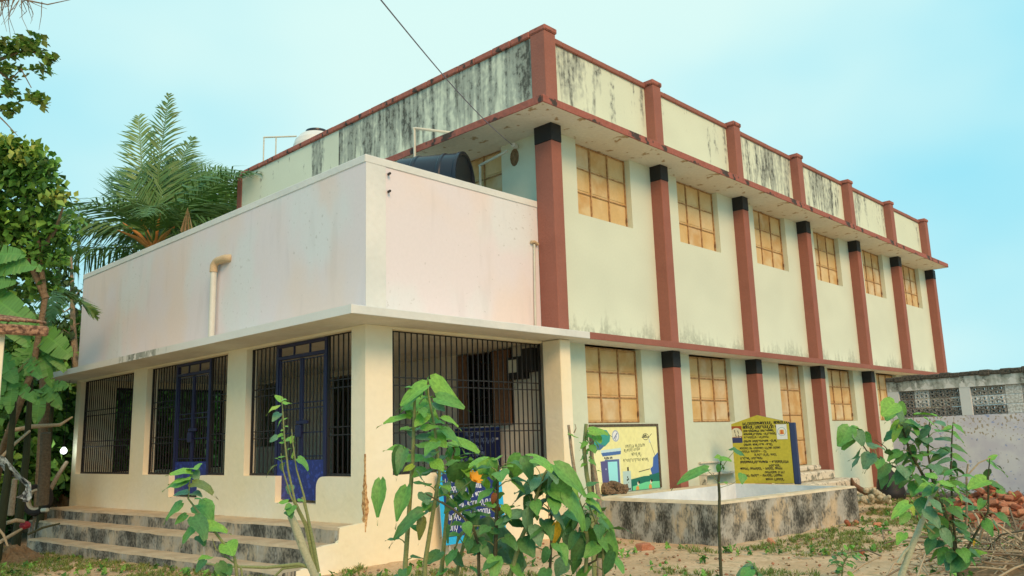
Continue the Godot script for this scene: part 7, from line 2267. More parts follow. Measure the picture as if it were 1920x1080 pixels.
	leaf(pg, Vector3(-6.303, 1.020, 5.548), Vector3(-6.306, 0.918, 5.446), 0.98, "leaf_deep", 0.6)
	leaf(pg, Vector3(-6.243, 0.955, 5.515), Vector3(-6.235, 0.820, 5.436), 1.08, "leaf_mid", 1)
	leaf(pg, Vector3(-6.161, 0.918, 5.506), Vector3(-6.180, 0.762, 5.574), 0.88, "leaf_deep", 1)
	leaf(pg, Vector3(-6.209, 0.869, 5.578), Vector3(-6.188, 0.725, 5.489), 0.98, "leaf_deep", 1)
	leaf(pg, Vector3(-6.265, 1.057, 5.470), Vector3(-6.425, 1.038, 5.462), 0.88, "leaf_mid", 0.6)
	leaf(pg, Vector3(-6.424, 1.130, 5.577), Vector3(-6.518, 1.104, 5.547), 0.88, "leaf_mid", 0.6)
	leaf(pg, Vector3(-6.473, 1.218, 5.566), Vector3(-6.506, 1.158, 5.651), 0.98, "leaf_bright", 0.6)
	leaf(pg, Vector3(-6.271, 0.839, 5.677), Vector3(-6.304, 0.692, 5.612), 0.88, "leaf_deep", 1)
	leaf(pg, Vector3(-6.328, 0.928, 5.389), Vector3(-6.248, 0.805, 5.381), 0.98, "leaf_blue", 1)
	sprout(pg, rel(pg, [Vector3(-6.292, 0.903, 5.520), Vector3(-6.329, 1.050, 5.521), Vector3(-6.367, 1.168, 5.513)]), 0.0, 0.9, 12, 0.14, ["leaf_deep", "leaf_mid"], 0.8, 1.0)
	sprout(pg, rel(pg, [Vector3(-6.209, 0.710, 5.556), Vector3(-6.234, 0.900, 5.580), Vector3(-6.292, 1.048, 5.560)]), 0.0, 1, 9, 0.14, ["leaf_deep", "leaf_mid"], 0.8, 1.0)
	var ph := sapling("pruned_shrub", "pruned bare stems with small tufts of leaves before mural", "shrub", [
		[[Vector3(-4.324, -0.018, 3.800), Vector3(-4.452, 0.954, 3.927), Vector3(-4.481, 1.155, 3.951), Vector3(-4.520, 1.333, 3.958), Vector3(-4.565, 1.570, 3.974)], [0.0187, 0.0172, 0.0156, 0.0140, 0.0117], "bark_pale"],
		[[Vector3(-4.224, -0.017, 3.906), Vector3(-4.364, 0.950, 4.019), Vector3(-4.412, 1.152, 4.023), Vector3(-4.453, 1.375, 4.040), Vector3(-4.463, 1.574, 4.083)], [0.0218, 0.0203, 0.0187, 0.0172, 0.0148], "stem_green"],
		[[Vector3(-4.205, -0.018, 3.925), Vector3(-4.312, 0.926, 4.067), Vector3(-4.362, 1.149, 4.075), Vector3(-4.398, 1.306, 4.079), Vector3(-4.412, 1.483, 4.112)], [0.0218, 0.0203, 0.0172, 0.0140, 0.0109], "bark_pale"],
		[[Vector3(-4.526, 1.502, 3.997), Vector3(-4.518, 1.541, 4.016), Vector3(-4.529, 1.577, 4.015)], [0.0062, 0.0047, 0.0031], "bark_pale"]])
	leaf(ph, Vector3(-4.504, 1.515, 4.147), Vector3(-4.366, 1.538, 4.294), 0.88, "leaf_bright", 0.6)
	leaf(ph, Vector3(-4.397, 1.506, 4.078), Vector3(-4.399, 1.413, 4.215), 0.98, "leaf_bright", 0.6)
	leaf(ph, Vector3(-4.365, 1.498, 4.030), Vector3(-4.342, 1.383, 3.944), 0.98, "leaf_mid", 0.6)
	leaf(ph, Vector3(-4.469, 1.452, 4.144), Vector3(-4.355, 1.360, 4.164), 0.88, "leaf_bright", 0.6)
	leaf(ph, Vector3(-4.463, 1.427, 4.080), Vector3(-4.540, 1.380, 4.049), 0.88, "leaf_bright", 0.6)
	leaf(ph, Vector3(-4.332, 1.327, 3.981), Vector3(-4.368, 1.299, 3.896), 0.88, "leaf_bright", 0.6)
	leaf(ph, Vector3(-4.476, 1.277, 4.110), Vector3(-4.463, 1.237, 4.192), 0.88, "leaf_mid", 0.6)
	leaf(ph, Vector3(-4.420, 1.249, 4.035), Vector3(-4.517, 1.233, 4.035), 0.88, "leaf_bright", 0.6)
	leaf(ph, Vector3(-4.473, 1.396, 4.132), Vector3(-4.492, 1.321, 4.205), 0.98, "leaf_mid", 0.6)
	leaf(ph, Vector3(-4.481, 1.475, 3.958), Vector3(-4.613, 1.505, 4.029), 0.98, "leaf_bright", 0.6)
	sprout(ph, rel(ph, [Vector3(-4.412, 1.152, 4.023), Vector3(-4.453, 1.375, 4.040), Vector3(-4.460, 1.552, 4.080)]), 0.1, 0.9, 6, 0.06, ["leaf_bright", "leaf_mid"], 0.3, 0.7)
	sprout(ph, rel(ph, [Vector3(-4.362, 1.149, 4.075), Vector3(-4.398, 1.306, 4.079), Vector3(-4.412, 1.483, 4.112)]), 0.0, 0.9, 5, 0.06, ["leaf_bright", "leaf_mid"], 0.3, 0.7)
	var pi := sapling("sapling", "slender single stemmed sapling with big side leaf before trough", "sapling", [
		[[Vector3(-4.768, -0.014, 5.402), Vector3(-4.827, 0.507, 5.481), Vector3(-4.873, 0.828, 5.519), Vector3(-4.895, 1.041, 5.554), Vector3(-4.912, 1.148, 5.565), Vector3(-4.915, 1.282, 5.598)], [0.0133, 0.0117, 0.0109, 0.0101, 0.0086, 0.0047], "stem_dark"],
		[[Vector3(-4.901, 1.094, 5.562), Vector3(-4.846, 1.117, 5.626), Vector3(-4.795, 1.171, 5.694)], [0.0020, 0.0016, 0.0012], "stem_green"],
		[[Vector3(-4.908, 1.218, 5.588), Vector3(-4.883, 1.288, 5.633), Vector3(-4.857, 1.340, 5.675)], [0.0031, 0.0023, 0.0016], "stem_green"],
		[[Vector3(-4.908, 1.130, 5.564), Vector3(-4.961, 1.203, 5.528), Vector3(-4.988, 1.222, 5.505)], [0.0031, 0.0023, 0.0016], "stem_green"]])
	leaf(pi, Vector3(-4.958, 1.221, 5.516), Vector3(-5.179, 1.164, 5.345), 0.61, "leaf_mid", 0.5)
	leaf(pi, Vector3(-5.026, 1.293, 5.655), Vector3(-5.041, 1.308, 5.752), 0.88, "leaf_bright", 0.6)
	leaf(pi, Vector3(-4.889, 1.296, 5.585), Vector3(-4.958, 1.306, 5.570), 0.88, "leaf_bright", 0.6)
	leaf(pi, Vector3(-4.958, 1.339, 5.723), Vector3(-4.830, 1.311, 5.765), 0.88, "leaf_deep", 0.6)
	leaf(pi, Vector3(-4.793, 1.342, 5.640), Vector3(-4.790, 1.351, 5.566), 0.78, "leaf_deep", 0.6)
	leaf(pi, Vector3(-4.893, 1.190, 5.737), Vector3(-4.962, 1.136, 5.778), 0.98, "leaf_mid", 1)
	leaf(pi, Vector3(-5.017, 1.251, 5.646), Vector3(-5.009, 1.189, 5.613), 0.98, "leaf_mid", 0.6)
	leaf(pi, Vector3(-4.945, 1.133, 5.607), Vector3(-5.018, 1.145, 5.702), 0.88, "leaf_bright", 0.6)
	leaf(pi, Vector3(-4.932, 1.262, 5.602), Vector3(-4.863, 1.211, 5.599), 0.88, "leaf_mid", 0.6)
	var pj := sapling("weed", "small leafy weed at bottom edge left of leaning stem", "weed", [
		[[Vector3(-1.581, -0.021, 4.920), Vector3(-1.590, 0.127, 4.950), Vector3(-1.580, 0.199, 4.981), Vector3(-1.539, 0.259, 5.040)], [0.0094, 0.0086, 0.0070, 0.0039], "stem_green"]])
	sprout(pj, rel(pj, [Vector3(-1.587, 0.033, 4.929), Vector3(-1.591, 0.137, 4.952), Vector3(-1.563, 0.213, 5.002), Vector3(-1.533, 0.269, 5.049)]), 0.1, 1, 18, 0.1, ["leaf_mid", "leaf_bright", "leaf_mid", "leaf_deep"], 0.4, 1.0)
	sprout(pj, rel(pj, [Vector3(-1.587, 0.033, 4.929), Vector3(-1.628, 0.139, 4.914), Vector3(-1.659, 0.218, 4.903)]), 0.1, 1, 8, 0.09, ["leaf_deep", "leaf_mid"], 0.4, 1.0)
	var pk := sapling("weed", "tiny weed at bottom edge below trough", "weed", [
		[[Vector3(-2.201, -0.021, 4.266), Vector3(-2.205, 0.050, 4.281), Vector3(-2.203, 0.133, 4.305), Vector3(-2.193, 0.174, 4.326)], [0.0062, 0.0055, 0.0039, 0.0023], "stem_green"]])
	leaf(pk, Vector3(-2.133, 0.142, 4.268), Vector3(-2.342, 0.103, 4.168), 0.78, "leaf_blue", 0.6)
	leaf(pk, Vector3(-2.281, 0.188, 4.362), Vector3(-2.187, 0.080, 4.367), 0.98, "leaf_mid", 0.6)
	leaf(pk, Vector3(-2.190, 0.151, 4.299), Vector3(-2.109, 0.014, 4.347), 0.98, "leaf_deep", 0.6)
	leaf(pk, Vector3(-2.311, 0.139, 4.339), Vector3(-2.496, 0.084, 4.318), 0.98, "leaf_mid", 0.6)
	sprout(pk, rel(pk, [Vector3(-2.205, 0.050, 4.281), Vector3(-2.200, 0.164, 4.317)]), 0.2, 1, 5, 0.08, ["leaf_mid", "leaf_deep"], 0.4, 1.0)
	var pl := sapling("leaning_sapling", "pale leaning stem with bright top leaves before brick heap", "sapling", [
		[[Vector3(-3.751, -0.014, 6.181), Vector3(-3.766, 0.442, 6.288), Vector3(-3.734, 0.653, 6.379), Vector3(-3.702, 0.835, 6.461), Vector3(-3.683, 0.962, 6.516), Vector3(-3.657, 1.067, 6.573)], [0.0247, 0.0228, 0.0209, 0.0190, 0.0171, 0.0133], "stem_pale"],
		[[Vector3(-3.791, 0.524, 6.284), Vector3(-3.768, 0.596, 6.327), Vector3(-3.734, 0.660, 6.381)], [0.0114, 0.0104, 0.0095], "stem_pale"],
		[[Vector3(-3.780, 0.930, 6.405), Vector3(-3.738, 0.873, 6.434), Vector3(-3.688, 0.779, 6.461), Vector3(-3.638, 0.722, 6.499)], [0.0047, 0.0055, 0.0070, 0.0086], "stem_green"]])
	leaf(pl, Vector3(-3.632, 1.058, 6.529), Vector3(-3.781, 1.033, 6.446), 0.78, "leaf_bright", 0.6)
	leaf(pl, Vector3(-3.775, 1.078, 6.603), Vector3(-3.759, 0.995, 6.526), 0.88, "leaf_bright", 0.6)
	leaf(pl, Vector3(-3.616, 1.069, 6.568), Vector3(-3.528, 1.106, 6.641), 0.78, "leaf_bright", 0.6)
	leaf(pl, Vector3(-3.753, 1.066, 6.619), Vector3(-3.619, 1.072, 6.715), 0.78, "leaf_bright", 0.6)
	leaf(pl, Vector3(-3.768, 1.053, 6.605), Vector3(-3.676, 1.007, 6.641), 0.88, "leaf_bright", 0.6)
	leaf(pl, Vector3(-3.687, 1.047, 6.551), Vector3(-3.821, 0.982, 6.499), 0.88, "leaf_deep", 0.6)
	leaf(pl, Vector3(-3.615, 1.051, 6.593), Vector3(-3.437, 1.000, 6.700), 0.69, "leaf_mid", 0.6)
	leaf(pl, Vector3(-3.845, 0.935, 6.420), Vector3(-4.052, 0.897, 6.360), 0.78, "leaf_bright", 0.6)
	leaf(pl, Vector3(-3.773, 0.926, 6.402), Vector3(-3.831, 0.867, 6.462), 0.78, "leaf_lime", 0.6)
	leaf(pl, Vector3(-3.803, 0.899, 6.511), Vector3(-3.812, 0.766, 6.625), 0.88, "leaf_blue", 1)
	leaf(pl, Vector3(-3.800, 0.961, 6.552), Vector3(-3.829, 0.878, 6.646), 0.88, "leaf_blue", 1)
	leaf(pl, Vector3(-3.838, 0.880, 6.397), Vector3(-3.940, 0.788, 6.381), 0.78, "leaf_mid", 0.6)
	leaf(pl, Vector3(-3.626, 0.939, 6.478), Vector3(-3.776, 0.847, 6.416), 0.98, "leaf_deep", 0.6)
	leaf(pl, Vector3(-3.788, 0.729, 6.342), Vector3(-3.922, 0.678, 6.342), 0.78, "leaf_bright", 1)
	sprout(pl, rel(pl, [Vector3(-3.683, 0.962, 6.516), Vector3(-3.657, 1.067, 6.573), Vector3(-3.581, 1.086, 6.657)]), 0.0, 1, 9, 0.13, ["leaf_bright", "leaf_bright", "leaf_mid"], 0.4, 1.0)
	sprout(pl, rel(pl, [Vector3(-3.688, 0.779, 6.461), Vector3(-3.634, 0.868, 6.543), Vector3(-3.595, 0.977, 6.613)]), 0.0, 1, 9, 0.14, ["leaf_deep", "leaf_blue", "leaf_mid"], 0.6, 1.0)
	var pm := sapling("shrub", "large leafy shrub with drooping leaves before compound wall", "shrub", [
		[[Vector3(-2.766, -0.016, 6.333), Vector3(-2.819, 0.397, 6.389), Vector3(-2.879, 0.602, 6.381), Vector3(-2.945, 0.807, 6.367), Vector3(-3.091, 1.097, 6.290), Vector3(-3.183, 1.283, 6.243), Vector3(-3.241, 1.467, 6.232), Vector3(-3.284, 1.599, 6.222)], [0.0187, 0.0172, 0.0156, 0.0140, 0.0117, 0.0094, 0.0070, 0.0039], "stem_dark"],
		[[Vector3(-2.945, 0.807, 6.367), Vector3(-3.037, 0.993, 6.320), Vector3(-3.179, 1.121, 6.204), Vector3(-3.301, 1.195, 6.095), Vector3(-3.412, 1.293, 6.004), Vector3(-3.501, 1.447, 5.952), Vector3(-3.539, 1.481, 5.921)], [0.0109, 0.0101, 0.0086, 0.0070, 0.0055, 0.0039, 0.0023], "stem_dark"],
		[[Vector3(-3.225, 1.273, 6.196), Vector3(-3.280, 1.259, 6.134), Vector3(-3.315, 1.317, 6.113), Vector3(-3.379, 1.377, 6.062)], [0.0055, 0.0047, 0.0039, 0.0023], "stem_dark"],
		[[Vector3(-2.832, 0.438, 6.386), Vector3(-2.899, 0.805, 6.414), Vector3(-2.944, 1.131, 6.454), Vector3(-2.966, 1.374, 6.497), Vector3(-2.973, 1.488, 6.520)], [0.0109, 0.0094, 0.0078, 0.0055, 0.0031], "stem_dark"],
		[[Vector3(-2.928, 0.786, 6.378), Vector3(-3.035, 1.054, 6.338), Vector3(-3.081, 1.258, 6.344), Vector3(-3.098, 1.461, 6.381), Vector3(-3.099, 1.522, 6.396)], [0.0101, 0.0086, 0.0070, 0.0047, 0.0031], "stem_dark"],
		[[Vector3(-2.815, 0.417, 6.398), Vector3(-2.755, 0.637, 6.521), Vector3(-2.707, 0.797, 6.614), Vector3(-2.739, 1.081, 6.657), Vector3(-2.745, 1.211, 6.686)], [0.0109, 0.0094, 0.0078, 0.0055, 0.0031], "stem_dark"],
		[[Vector3(-2.848, 1.086, 6.544), Vector3(-2.801, 1.173, 6.617), Vector3(-2.740, 1.211, 6.692)], [0.0062, 0.0055, 0.0039], "dry_stick"],
		[[Vector3(-2.813, 0.700, 6.477), Vector3(-2.835, 0.924, 6.513), Vector3(-2.856, 1.078, 6.534), Vector3(-2.857, 1.167, 6.556)], [0.0094, 0.0086, 0.0078, 0.0062], "bark_pale"]])
	leaf(pm, Vector3(-3.346, 1.647, 6.224), Vector3(-3.524, 1.574, 6.218), 0.88, "leaf_bright", 0.6)
	leaf(pm, Vector3(-3.365, 1.650, 6.239), Vector3(-3.567, 1.539, 6.198), 0.98, "leaf_bright", 0.6)
	leaf(pm, Vector3(-3.225, 1.649, 6.215), Vector3(-3.186, 1.536, 6.269), 0.98, "leaf_mid", 0.6)
	leaf(pm, Vector3(-3.370, 1.609, 6.244), Vector3(-3.344, 1.458, 6.298), 1.03, "leaf_blue", 1)
	leaf(pm, Vector3(-3.186, 1.602, 6.172), Vector3(-3.352, 1.510, 6.148), 0.98, "leaf_bright", 0.6)
	leaf(pm, Vector3(-3.170, 1.509, 6.204), Vector3(-3.293, 1.466, 6.143), 0.88, "leaf_bright", 0.6)
	leaf(pm, Vector3(-3.253, 1.508, 6.232), Vector3(-3.148, 1.287, 6.243), 0.98, "leaf_blue", 1.1)
	leaf(pm, Vector3(-3.280, 1.468, 6.229), Vector3(-3.371, 1.358, 6.160), 0.88, "leaf_lime", 0.6)
	leaf(pm, Vector3(-3.163, 1.405, 6.230), Vector3(-2.963, 1.307, 6.332), 0.78, "leaf_mid", 0.6)
	leaf(pm, Vector3(-3.219, 1.416, 6.297), Vector3(-3.072, 1.293, 6.380), 0.88, "leaf_mid", 0.6)
	leaf(pm, Vector3(-3.136, 1.310, 6.227), Vector3(-3.070, 1.116, 6.263), 0.93, "leaf_mid", 1)
	leaf(pm, Vector3(-3.234, 1.265, 6.218), Vector3(-3.346, 1.179, 6.181), 0.98, "leaf_deep", 0.6)
	leaf(pm, Vector3(-3.297, 1.552, 6.354), Vector3(-3.286, 1.571, 6.540), 0.78, "leaf_bright", 0.6)
	leaf(pm, Vector3(-3.236, 1.522, 6.404), Vector3(-3.134, 1.451, 6.480), 0.88, "leaf_bright", 0.6)
	leaf(pm, Vector3(-3.210, 1.463, 6.351), Vector3(-3.408, 1.511, 6.313), 0.78, "leaf_mid", 0.6)
	leaf(pm, Vector3(-3.206, 1.461, 6.415), Vector3(-3.232, 1.347, 6.315), 0.98, "leaf_blue", 0.6)
	leaf(pm, Vector3(-3.444, 1.489, 5.892), Vector3(-3.514, 1.428, 5.810), 0.88, "leaf_bright", 0.6)
	leaf(pm, Vector3(-3.580, 1.480, 5.955), Vector3(-3.704, 1.313, 5.914), 0.98, "leaf_mid", 1)
	leaf(pm, Vector3(-3.558, 1.455, 5.968), Vector3(-3.633, 1.269, 5.909), 0.98, "leaf_mid", 1)
	leaf(pm, Vector3(-3.567, 1.446, 6.003), Vector3(-3.554, 1.310, 6.056), 1.08, "leaf_blue", 1)
	leaf(pm, Vector3(-3.561, 1.471, 5.979), Vector3(-3.413, 1.422, 6.044), 0.88, "leaf_bright", 0.6)
	leaf(pm, Vector3(-3.319, 1.427, 5.971), Vector3(-3.277, 1.286, 6.023), 0.98, "leaf_mid", 0.6)
	leaf(pm, Vector3(-3.514, 1.308, 5.992), Vector3(-3.472, 1.199, 5.927), 0.78, "leaf_deep", 0.6)
	leaf(pm, Vector3(-3.437, 1.273, 6.040), Vector3(-3.525, 1.142, 6.014), 1.08, "leaf_blue", 1)
	leaf(pm, Vector3(-3.498, 1.330, 6.101), Vector3(-3.486, 1.301, 6.199), 0.78, "leaf_blue", 0.4)
	leaf(pm, Vector3(-3.341, 1.237, 6.073), Vector3(-3.301, 1.136, 6.146), 0.98, "leaf_deep", 0.6)
	leaf(pm, Vector3(-3.362, 1.189, 6.135), Vector3(-3.451, 1.060, 6.064), 0.98, "leaf_deep", 0.6)
	leaf(pm, Vector3(-3.356, 1.169, 6.206), Vector3(-3.361, 1.059, 6.299), 1.08, "leaf_blue", 1)
	leaf(pm, Vector3(-3.287, 1.146, 6.242), Vector3(-3.398, 1.018, 6.179), 0.98, "leaf_deep", 0.6)
	leaf(pm, Vector3(-3.252, 1.105, 6.285), Vector3(-3.310, 1.012, 6.399), 0.98, "leaf_deep", 0.6)
	leaf(pm, Vector3(-3.026, 1.472, 6.530), Vector3(-3.039, 1.396, 6.633), 0.78, "leaf_mid", 0.6)
	leaf(pm, Vector3(-2.953, 1.456, 6.503), Vector3(-3.041, 1.431, 6.453), 0.78, "leaf_bright", 0.6)
	leaf(pm, Vector3(-2.906, 1.407, 6.480), Vector3(-2.804, 1.329, 6.580), 0.69, "leaf_mid", 0.6)
	leaf(pm, Vector3(-2.912, 1.349, 6.471), Vector3(-2.982, 1.372, 6.350), 0.69, "leaf_blue", 0.6)
	leaf(pm, Vector3(-2.991, 1.310, 6.493), Vector3(-2.955, 1.262, 6.629), 0.69, "leaf_deep", 0.6)
	leaf(pm, Vector3(-2.835, 1.270, 6.435), Vector3(-3.072, 1.255, 6.344), 0.69, "leaf_deep", 0.6)
	leaf(pm, Vector3(-2.893, 1.230, 6.455), Vector3(-2.780, 1.193, 6.582), 0.69, "leaf_mid", 0.6)
	leaf(pm, Vector3(-3.076, 1.208, 6.498), Vector3(-3.139, 1.193, 6.387), 0.78, "leaf_blue", 0.6)
	leaf(pm, Vector3(-2.838, 1.183, 6.442), Vector3(-2.793, 1.048, 6.474), 0.88, "leaf_deep", 1)
	leaf(pm, Vector3(-2.884, 1.148, 6.439), Vector3(-2.751, 1.097, 6.533), 0.69, "leaf_deep", 0.6)
	leaf(pm, Vector3(-3.038, 1.115, 6.480), Vector3(-3.146, 1.098, 6.412), 0.78, "leaf_deep", 0.6)
	leaf(pm, Vector3(-2.752, 1.179, 6.669), Vector3(-2.589, 1.085, 6.775), 0.78, "leaf_mid", 0.6)
	leaf(pm, Vector3(-2.660, 1.192, 6.662), Vector3(-2.592, 1.244, 6.711), 0.78, "leaf_bright", 0.6)
	leaf(pm, Vector3(-2.724, 1.121, 6.655), Vector3(-2.673, 1.004, 6.619), 0.88, "leaf_deep", 1)
	leaf(pm, Vector3(-2.679, 1.168, 6.679), Vector3(-2.598, 1.119, 6.753), 0.69, "leaf_deep", 0.6)
	leaf(pm, Vector3(-2.817, 1.045, 6.661), Vector3(-3.070, 0.992, 6.577), 0.69, "leaf_bright", 0.6)
	leaf(pm, Vector3(-2.824, 1.026, 6.683), Vector3(-2.788, 0.959, 6.804), 0.78, "leaf_deep", 0.6)
	leaf(pm, Vector3(-2.705, 0.941, 6.796), Vector3(-2.648, 0.915, 6.809), 0.98, "leaf_lime", 0.6)
	leaf(pm, Vector3(-2.901, 0.683, 6.358), Vector3(-2.840, 0.568, 6.413), 0.98, "leaf_deep", 1)
	leaf(pm, Vector3(-2.816, 0.719, 6.434), Vector3(-2.737, 0.693, 6.516), 0.78, "leaf_deep", 0.6)
	leaf(pm, Vector3(-2.950, 0.707, 6.337), Vector3(-3.154, 0.614, 6.303), 0.98, "leaf_deep", 0.6)
	leaf(pm, Vector3(-2.686, 0.588, 6.474), Vector3(-2.640, 0.502, 6.486), 0.78, "leaf_yellow", 1.2)
	leaf(pm, Vector3(-2.883, 0.521, 6.353), Vector3(-2.967, 0.384, 6.276), 0.98, "leaf_mid", 0.6)
	leaf(pm, Vector3(-2.812, 0.515, 6.371), Vector3(-2.863, 0.417, 6.479), 1.08, "leaf_blue", 0.6)
	leaf(pm, Vector3(-2.760, 0.490, 6.391), Vector3(-2.731, 0.421, 6.536), 0.98, "leaf_mid", 0.6)
	leaf(pm, Vector3(-2.912, 0.473, 6.461), Vector3(-3.067, 0.357, 6.395), 0.98, "leaf_deep", 0.6)
	leaf(pm, Vector3(-2.717, 0.468, 6.434), Vector3(-2.723, 0.523, 6.589), 0.78, "leaf_bright", 0.6)
	leaf(pm, Vector3(-2.777, 0.389, 6.345), Vector3(-2.767, 0.267, 6.241), 0.98, "leaf_mid", 0.6)
	leaf(pm, Vector3(-2.980, 0.607, 6.277), Vector3(-3.083, 0.482, 6.229), 0.78, "leaf_deep", 0.6)
	sprout(pm, rel(pm, [Vector3(-2.945, 0.807, 6.367), Vector3(-3.091, 1.097, 6.290), Vector3(-3.183, 1.283, 6.243), Vector3(-3.241, 1.467, 6.232)]), 0.0, 0.95, 22, 0.17, ["leaf_mid", "leaf_deep", "leaf_blue", "leaf_mid"], 0.7, 1.0)
	sprout(pm, rel(pm, [Vector3(-3.037, 0.993, 6.320), Vector3(-3.179, 1.121, 6.204), Vector3(-3.301, 1.195, 6.095), Vector3(-3.430, 1.322, 5.994)]), 0.1, 0.9, 12, 0.16, ["leaf_mid", "leaf_deep", "leaf_blue"], 0.7, 1.0)
	sprout(pm, rel(pm, [Vector3(-3.035, 1.054, 6.338), Vector3(-3.081, 1.258, 6.344), Vector3(-3.097, 1.502, 6.393)]), 0.0, 0.95, 12, 0.16, ["leaf_mid", "leaf_deep", "leaf_blue"], 0.7, 1.0)
	sprout(pm, rel(pm, [Vector3(-2.819, 0.397, 6.389), Vector3(-2.879, 0.602, 6.381), Vector3(-2.945, 0.807, 6.367)]), 0.1, 0.95, 16, 0.17, ["leaf_deep", "leaf_mid", "leaf_blue"], 0.7, 1.0)
	sprout(pm, rel(pm, [Vector3(-2.755, 0.637, 6.521), Vector3(-2.707, 0.797, 6.614), Vector3(-2.739, 1.081, 6.657)]), 0.1, 0.9, 10, 0.15, ["leaf_deep", "leaf_mid"], 0.7, 1.0)
	sprout(pm, rel(pm, [Vector3(-2.832, 0.438, 6.386), Vector3(-2.899, 0.805, 6.414), Vector3(-2.944, 1.131, 6.454)]), 0.0, 0.9, 14, 0.16, ["leaf_deep", "leaf_mid"], 0.7, 1.0)
	# an orange bloom among the saplings
	var fl := thing("orange_flower", "single orange flower among saplings before blue board", "flower", Vector3(-7.05, 1.27, 5.41))
	for k in 9:
		var a := TAU * k / 9.0
		var d := Vector3(cos(a), 0.25, sin(a)).rotated(Vector3.RIGHT, 0.9)
		var n := d.cross(Vector3(-sin(a), 0, cos(a)).rotated(Vector3.RIGHT, 0.9)).normalized()
		var x := n.cross(d.normalized())
		part(fl, "petal", leaves[k % 8], M.petal, Transform3D(Basis(x * 0.055, n * 0.05, d * 0.055), Vector3.ZERO))
	var stalk := Shape.new()
	stalk.tube([Vector3.ZERO, Vector3(-7.04, 1.23, 5.33) - fl.position, Vector3(-6.97, 1.17, 5.17) - fl.position], [0.003], 5)
	part(fl, "stalk", stalk, M.stem_green)


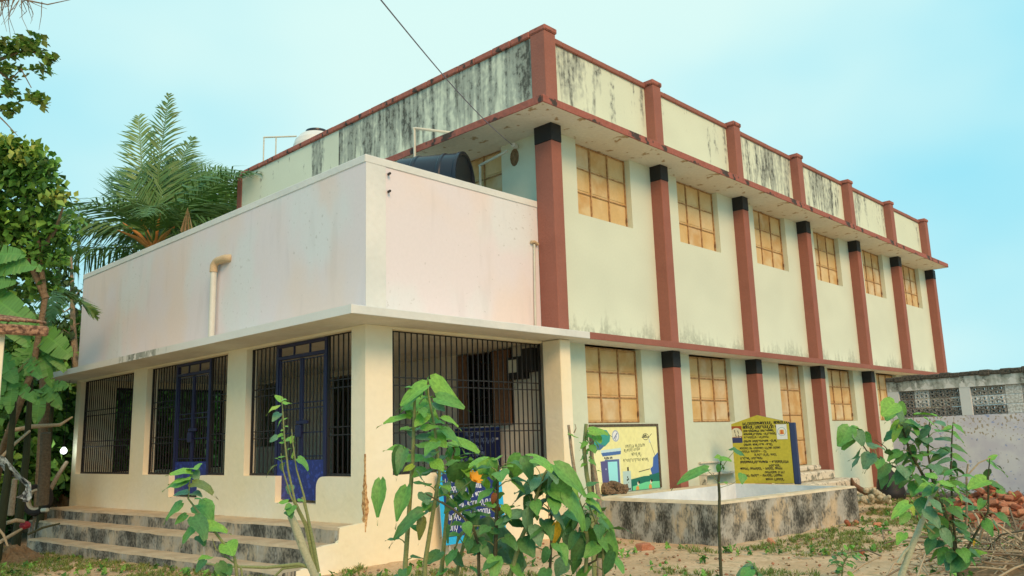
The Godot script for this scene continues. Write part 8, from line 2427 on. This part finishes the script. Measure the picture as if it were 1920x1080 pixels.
# ---------------------------------------------------------------- grass
func build_grass() -> void:
	var tuft := Shape.new()
	var g := RandomNumberGenerator.new()
	g.seed = 500
	for i in 9:
		var a := g.randf() * TAU
		var d := Vector3(cos(a), 0, sin(a))
		var r := d * g.randf() * 0.03
		var h := g.randf_range(0.03, 0.075)
		var w := d.cross(Vector3.UP) * 0.0035
		var m := r + Vector3.UP * h * 0.6 + d * h * 0.25
		var t := r + Vector3.UP * h * 0.9 + d * h * 0.8
		tuft.flat(r - w, r + w, m + w, d); tuft.flat(r - w, m + w, m - w, d); tuft.flat(m - w, m + w, t, d)
	var mesh := tuft.mesh()
	var q := noise(501, 0.5, 3)
	var spots := []
	var tries := 0
	while spots.size() < 14000 and tries < 60000:
		tries += 1
		var x := g.randf_range(-9.5, 9.5)
		var z := g.randf_range(-12.0, 8.0)
		if x > -4.8 and z < -0.2: continue
		if x > -0.2 and x < 4.6 and z < 3.0: continue
		if z < 0.3 and x > -3.7: continue
		var k := q.get_noise_2d(x, z)
		var want := 0.30
		if x < -4.8 and z < 2.5: want = -0.25
		if x > 0.0 and z < 4.6: want = -0.02
		if x > 4.2 and z < 3.5 and z > 1.2: want = -0.15
		if k < want: continue
		var s := g.randf_range(0.6, 1.3)
		spots.append([Transform3D(Basis(Vector3.UP, g.randf() * TAU).scaled(Vector3(s, s * g.randf_range(0.6, 1.2), s)), Vector3(x, ground_y(x, z) - 0.012, z)), k])
	var mm := MultiMesh.new()
	mm.transform_format = MultiMesh.TRANSFORM_3D
	mm.use_colors = true
	mm.mesh = mesh
	mm.instance_count = spots.size()
	for i in spots.size():
		mm.set_instance_transform(i, spots[i][0])
		var c := Color(0.20, 0.27, 0.05).lerp(Color(0.09, 0.17, 0.03), g.randf()).lerp(Color(0.36, 0.29, 0.11), 0.6 * g.randf() * g.randf())
		mm.set_instance_color(i, c)
	var mi := MultiMeshInstance3D.new()
	mi.name = "grass"
	mi.multimesh = mm
	mi.material_override = M.grass
	add_child(mi)
	tag(mi, "short patchy grass growing on the sandy yard", "grass", "", "stuff")
	# dry leaf litter and pebbles
	var lit := Shape.new()
	lit.flat(Vector3(-0.02, 0.004, 0), Vector3(0, 0.010, 0.035), Vector3(0.02, 0.004, 0), Vector3.UP)
	lit.flat(Vector3(-0.02, 0.004, 0), Vector3(0.02, 0.004, 0), Vector3(0, 0.012, -0.03), Vector3.UP)
	var m2 := MultiMesh.new()
	m2.transform_format = MultiMesh.TRANSFORM_3D
	m2.use_colors = true
	m2.mesh = lit.mesh()
	m2.instance_count = 2600
	for i in 2600:
		var x := g.randf_range(-8.0, 8.0)
		var z := g.randf_range(0.4, 7.5)
		if i % 3 == 0:
			x = g.randf_range(-8.5, -4.9)
			z = g.randf_range(-11.0, 2.0)
		elif x > -0.2 and x < 4.7 and z < 3.0:
			z += 2.9
		var s := g.randf_range(0.3, 1.2)
		m2.set_instance_transform(i, Transform3D(Basis.from_euler(Vector3(g.randf_range(-0.4, 0.4), g.randf() * TAU, g.randf_range(-0.4, 0.4))).scaled(Vector3.ONE * s), Vector3(x, ground_y(x, z) - 0.005 + 0.012 * g.randf(), z)))
		m2.set_instance_color(i, [Color(0.20, 0.12, 0.06), Color(0.42, 0.30, 0.17), Color(0.10, 0.06, 0.035), Color(0.30, 0.24, 0.16)][g.randi() % 4])
	var l2 := MultiMeshInstance3D.new()
	l2.name = "leaf_litter"
	l2.multimesh = m2
	l2.material_override = M.grass
	add_child(l2)
	tag(l2, "dry leaf litter scattered over the yard", "leaf litter", "", "stuff")
	# pebbles and clods
	var pb := Shape.new()
	pb.box(Vector3.ZERO, Vector3(0.03, 0.018, 0.024), 0.008)
	scatter("pebbles", "small pebbles and clods scattered on the sand", pb.mesh(), 2400, g, [Color(0.40, 0.28, 0.17), Color(0.30, 0.20, 0.12), Color(0.55, 0.42, 0.28), Color(0.36, 0.15, 0.08)], 0.4, 1.6, -2.0)
	scatter("low_weeds", "low green weeds growing in patches on the yard", clump(7, 0.05, 0.055, 305), 900, g, [Color(0.10, 0.27, 0.04), Color(0.06, 0.18, 0.03), Color(0.17, 0.36, 0.06)], 0.5, 1.5, 0.12)


func scatter(called: String, label: String, mesh: Mesh, count: int, g: RandomNumberGenerator, tones: Array, s0: float, s1: float, patch: float) -> void:
	var q := noise(511, 0.7, 3)
	var xf := []
	while xf.size() < count:
		var x := g.randf_range(-8.5, 9.0)
		var z := g.randf_range(-9.0, 7.0)
		if z < 0.2 and x > -4.9: continue
		if x > 0.1 and x < 4.5 and z < 2.95: continue
		if q.get_noise_2d(x, z) < patch: continue
		xf.append(Transform3D(Basis.from_euler(Vector3(g.randf_range(-0.3, 0.3), g.randf() * TAU, g.randf_range(-0.3, 0.3))).scaled(Vector3.ONE * g.randf_range(s0, s1)), Vector3(x, ground_y(x, z) + 0.002, z)))
	var mm := MultiMesh.new()
	mm.transform_format = MultiMesh.TRANSFORM_3D
	mm.use_colors = true
	mm.mesh = mesh
	mm.instance_count = count
	for i in count:
		mm.set_instance_transform(i, xf[i])
		mm.set_instance_color(i, tones[g.randi() % tones.size()] * g.randf_range(0.75, 1.2))
	var mi := MultiMeshInstance3D.new()
	mi.name = called
	mi.multimesh = mm
	mi.material_override = M.grass
	add_child(mi)
	tag(mi, label, called.replace("_", " "), "", "stuff")
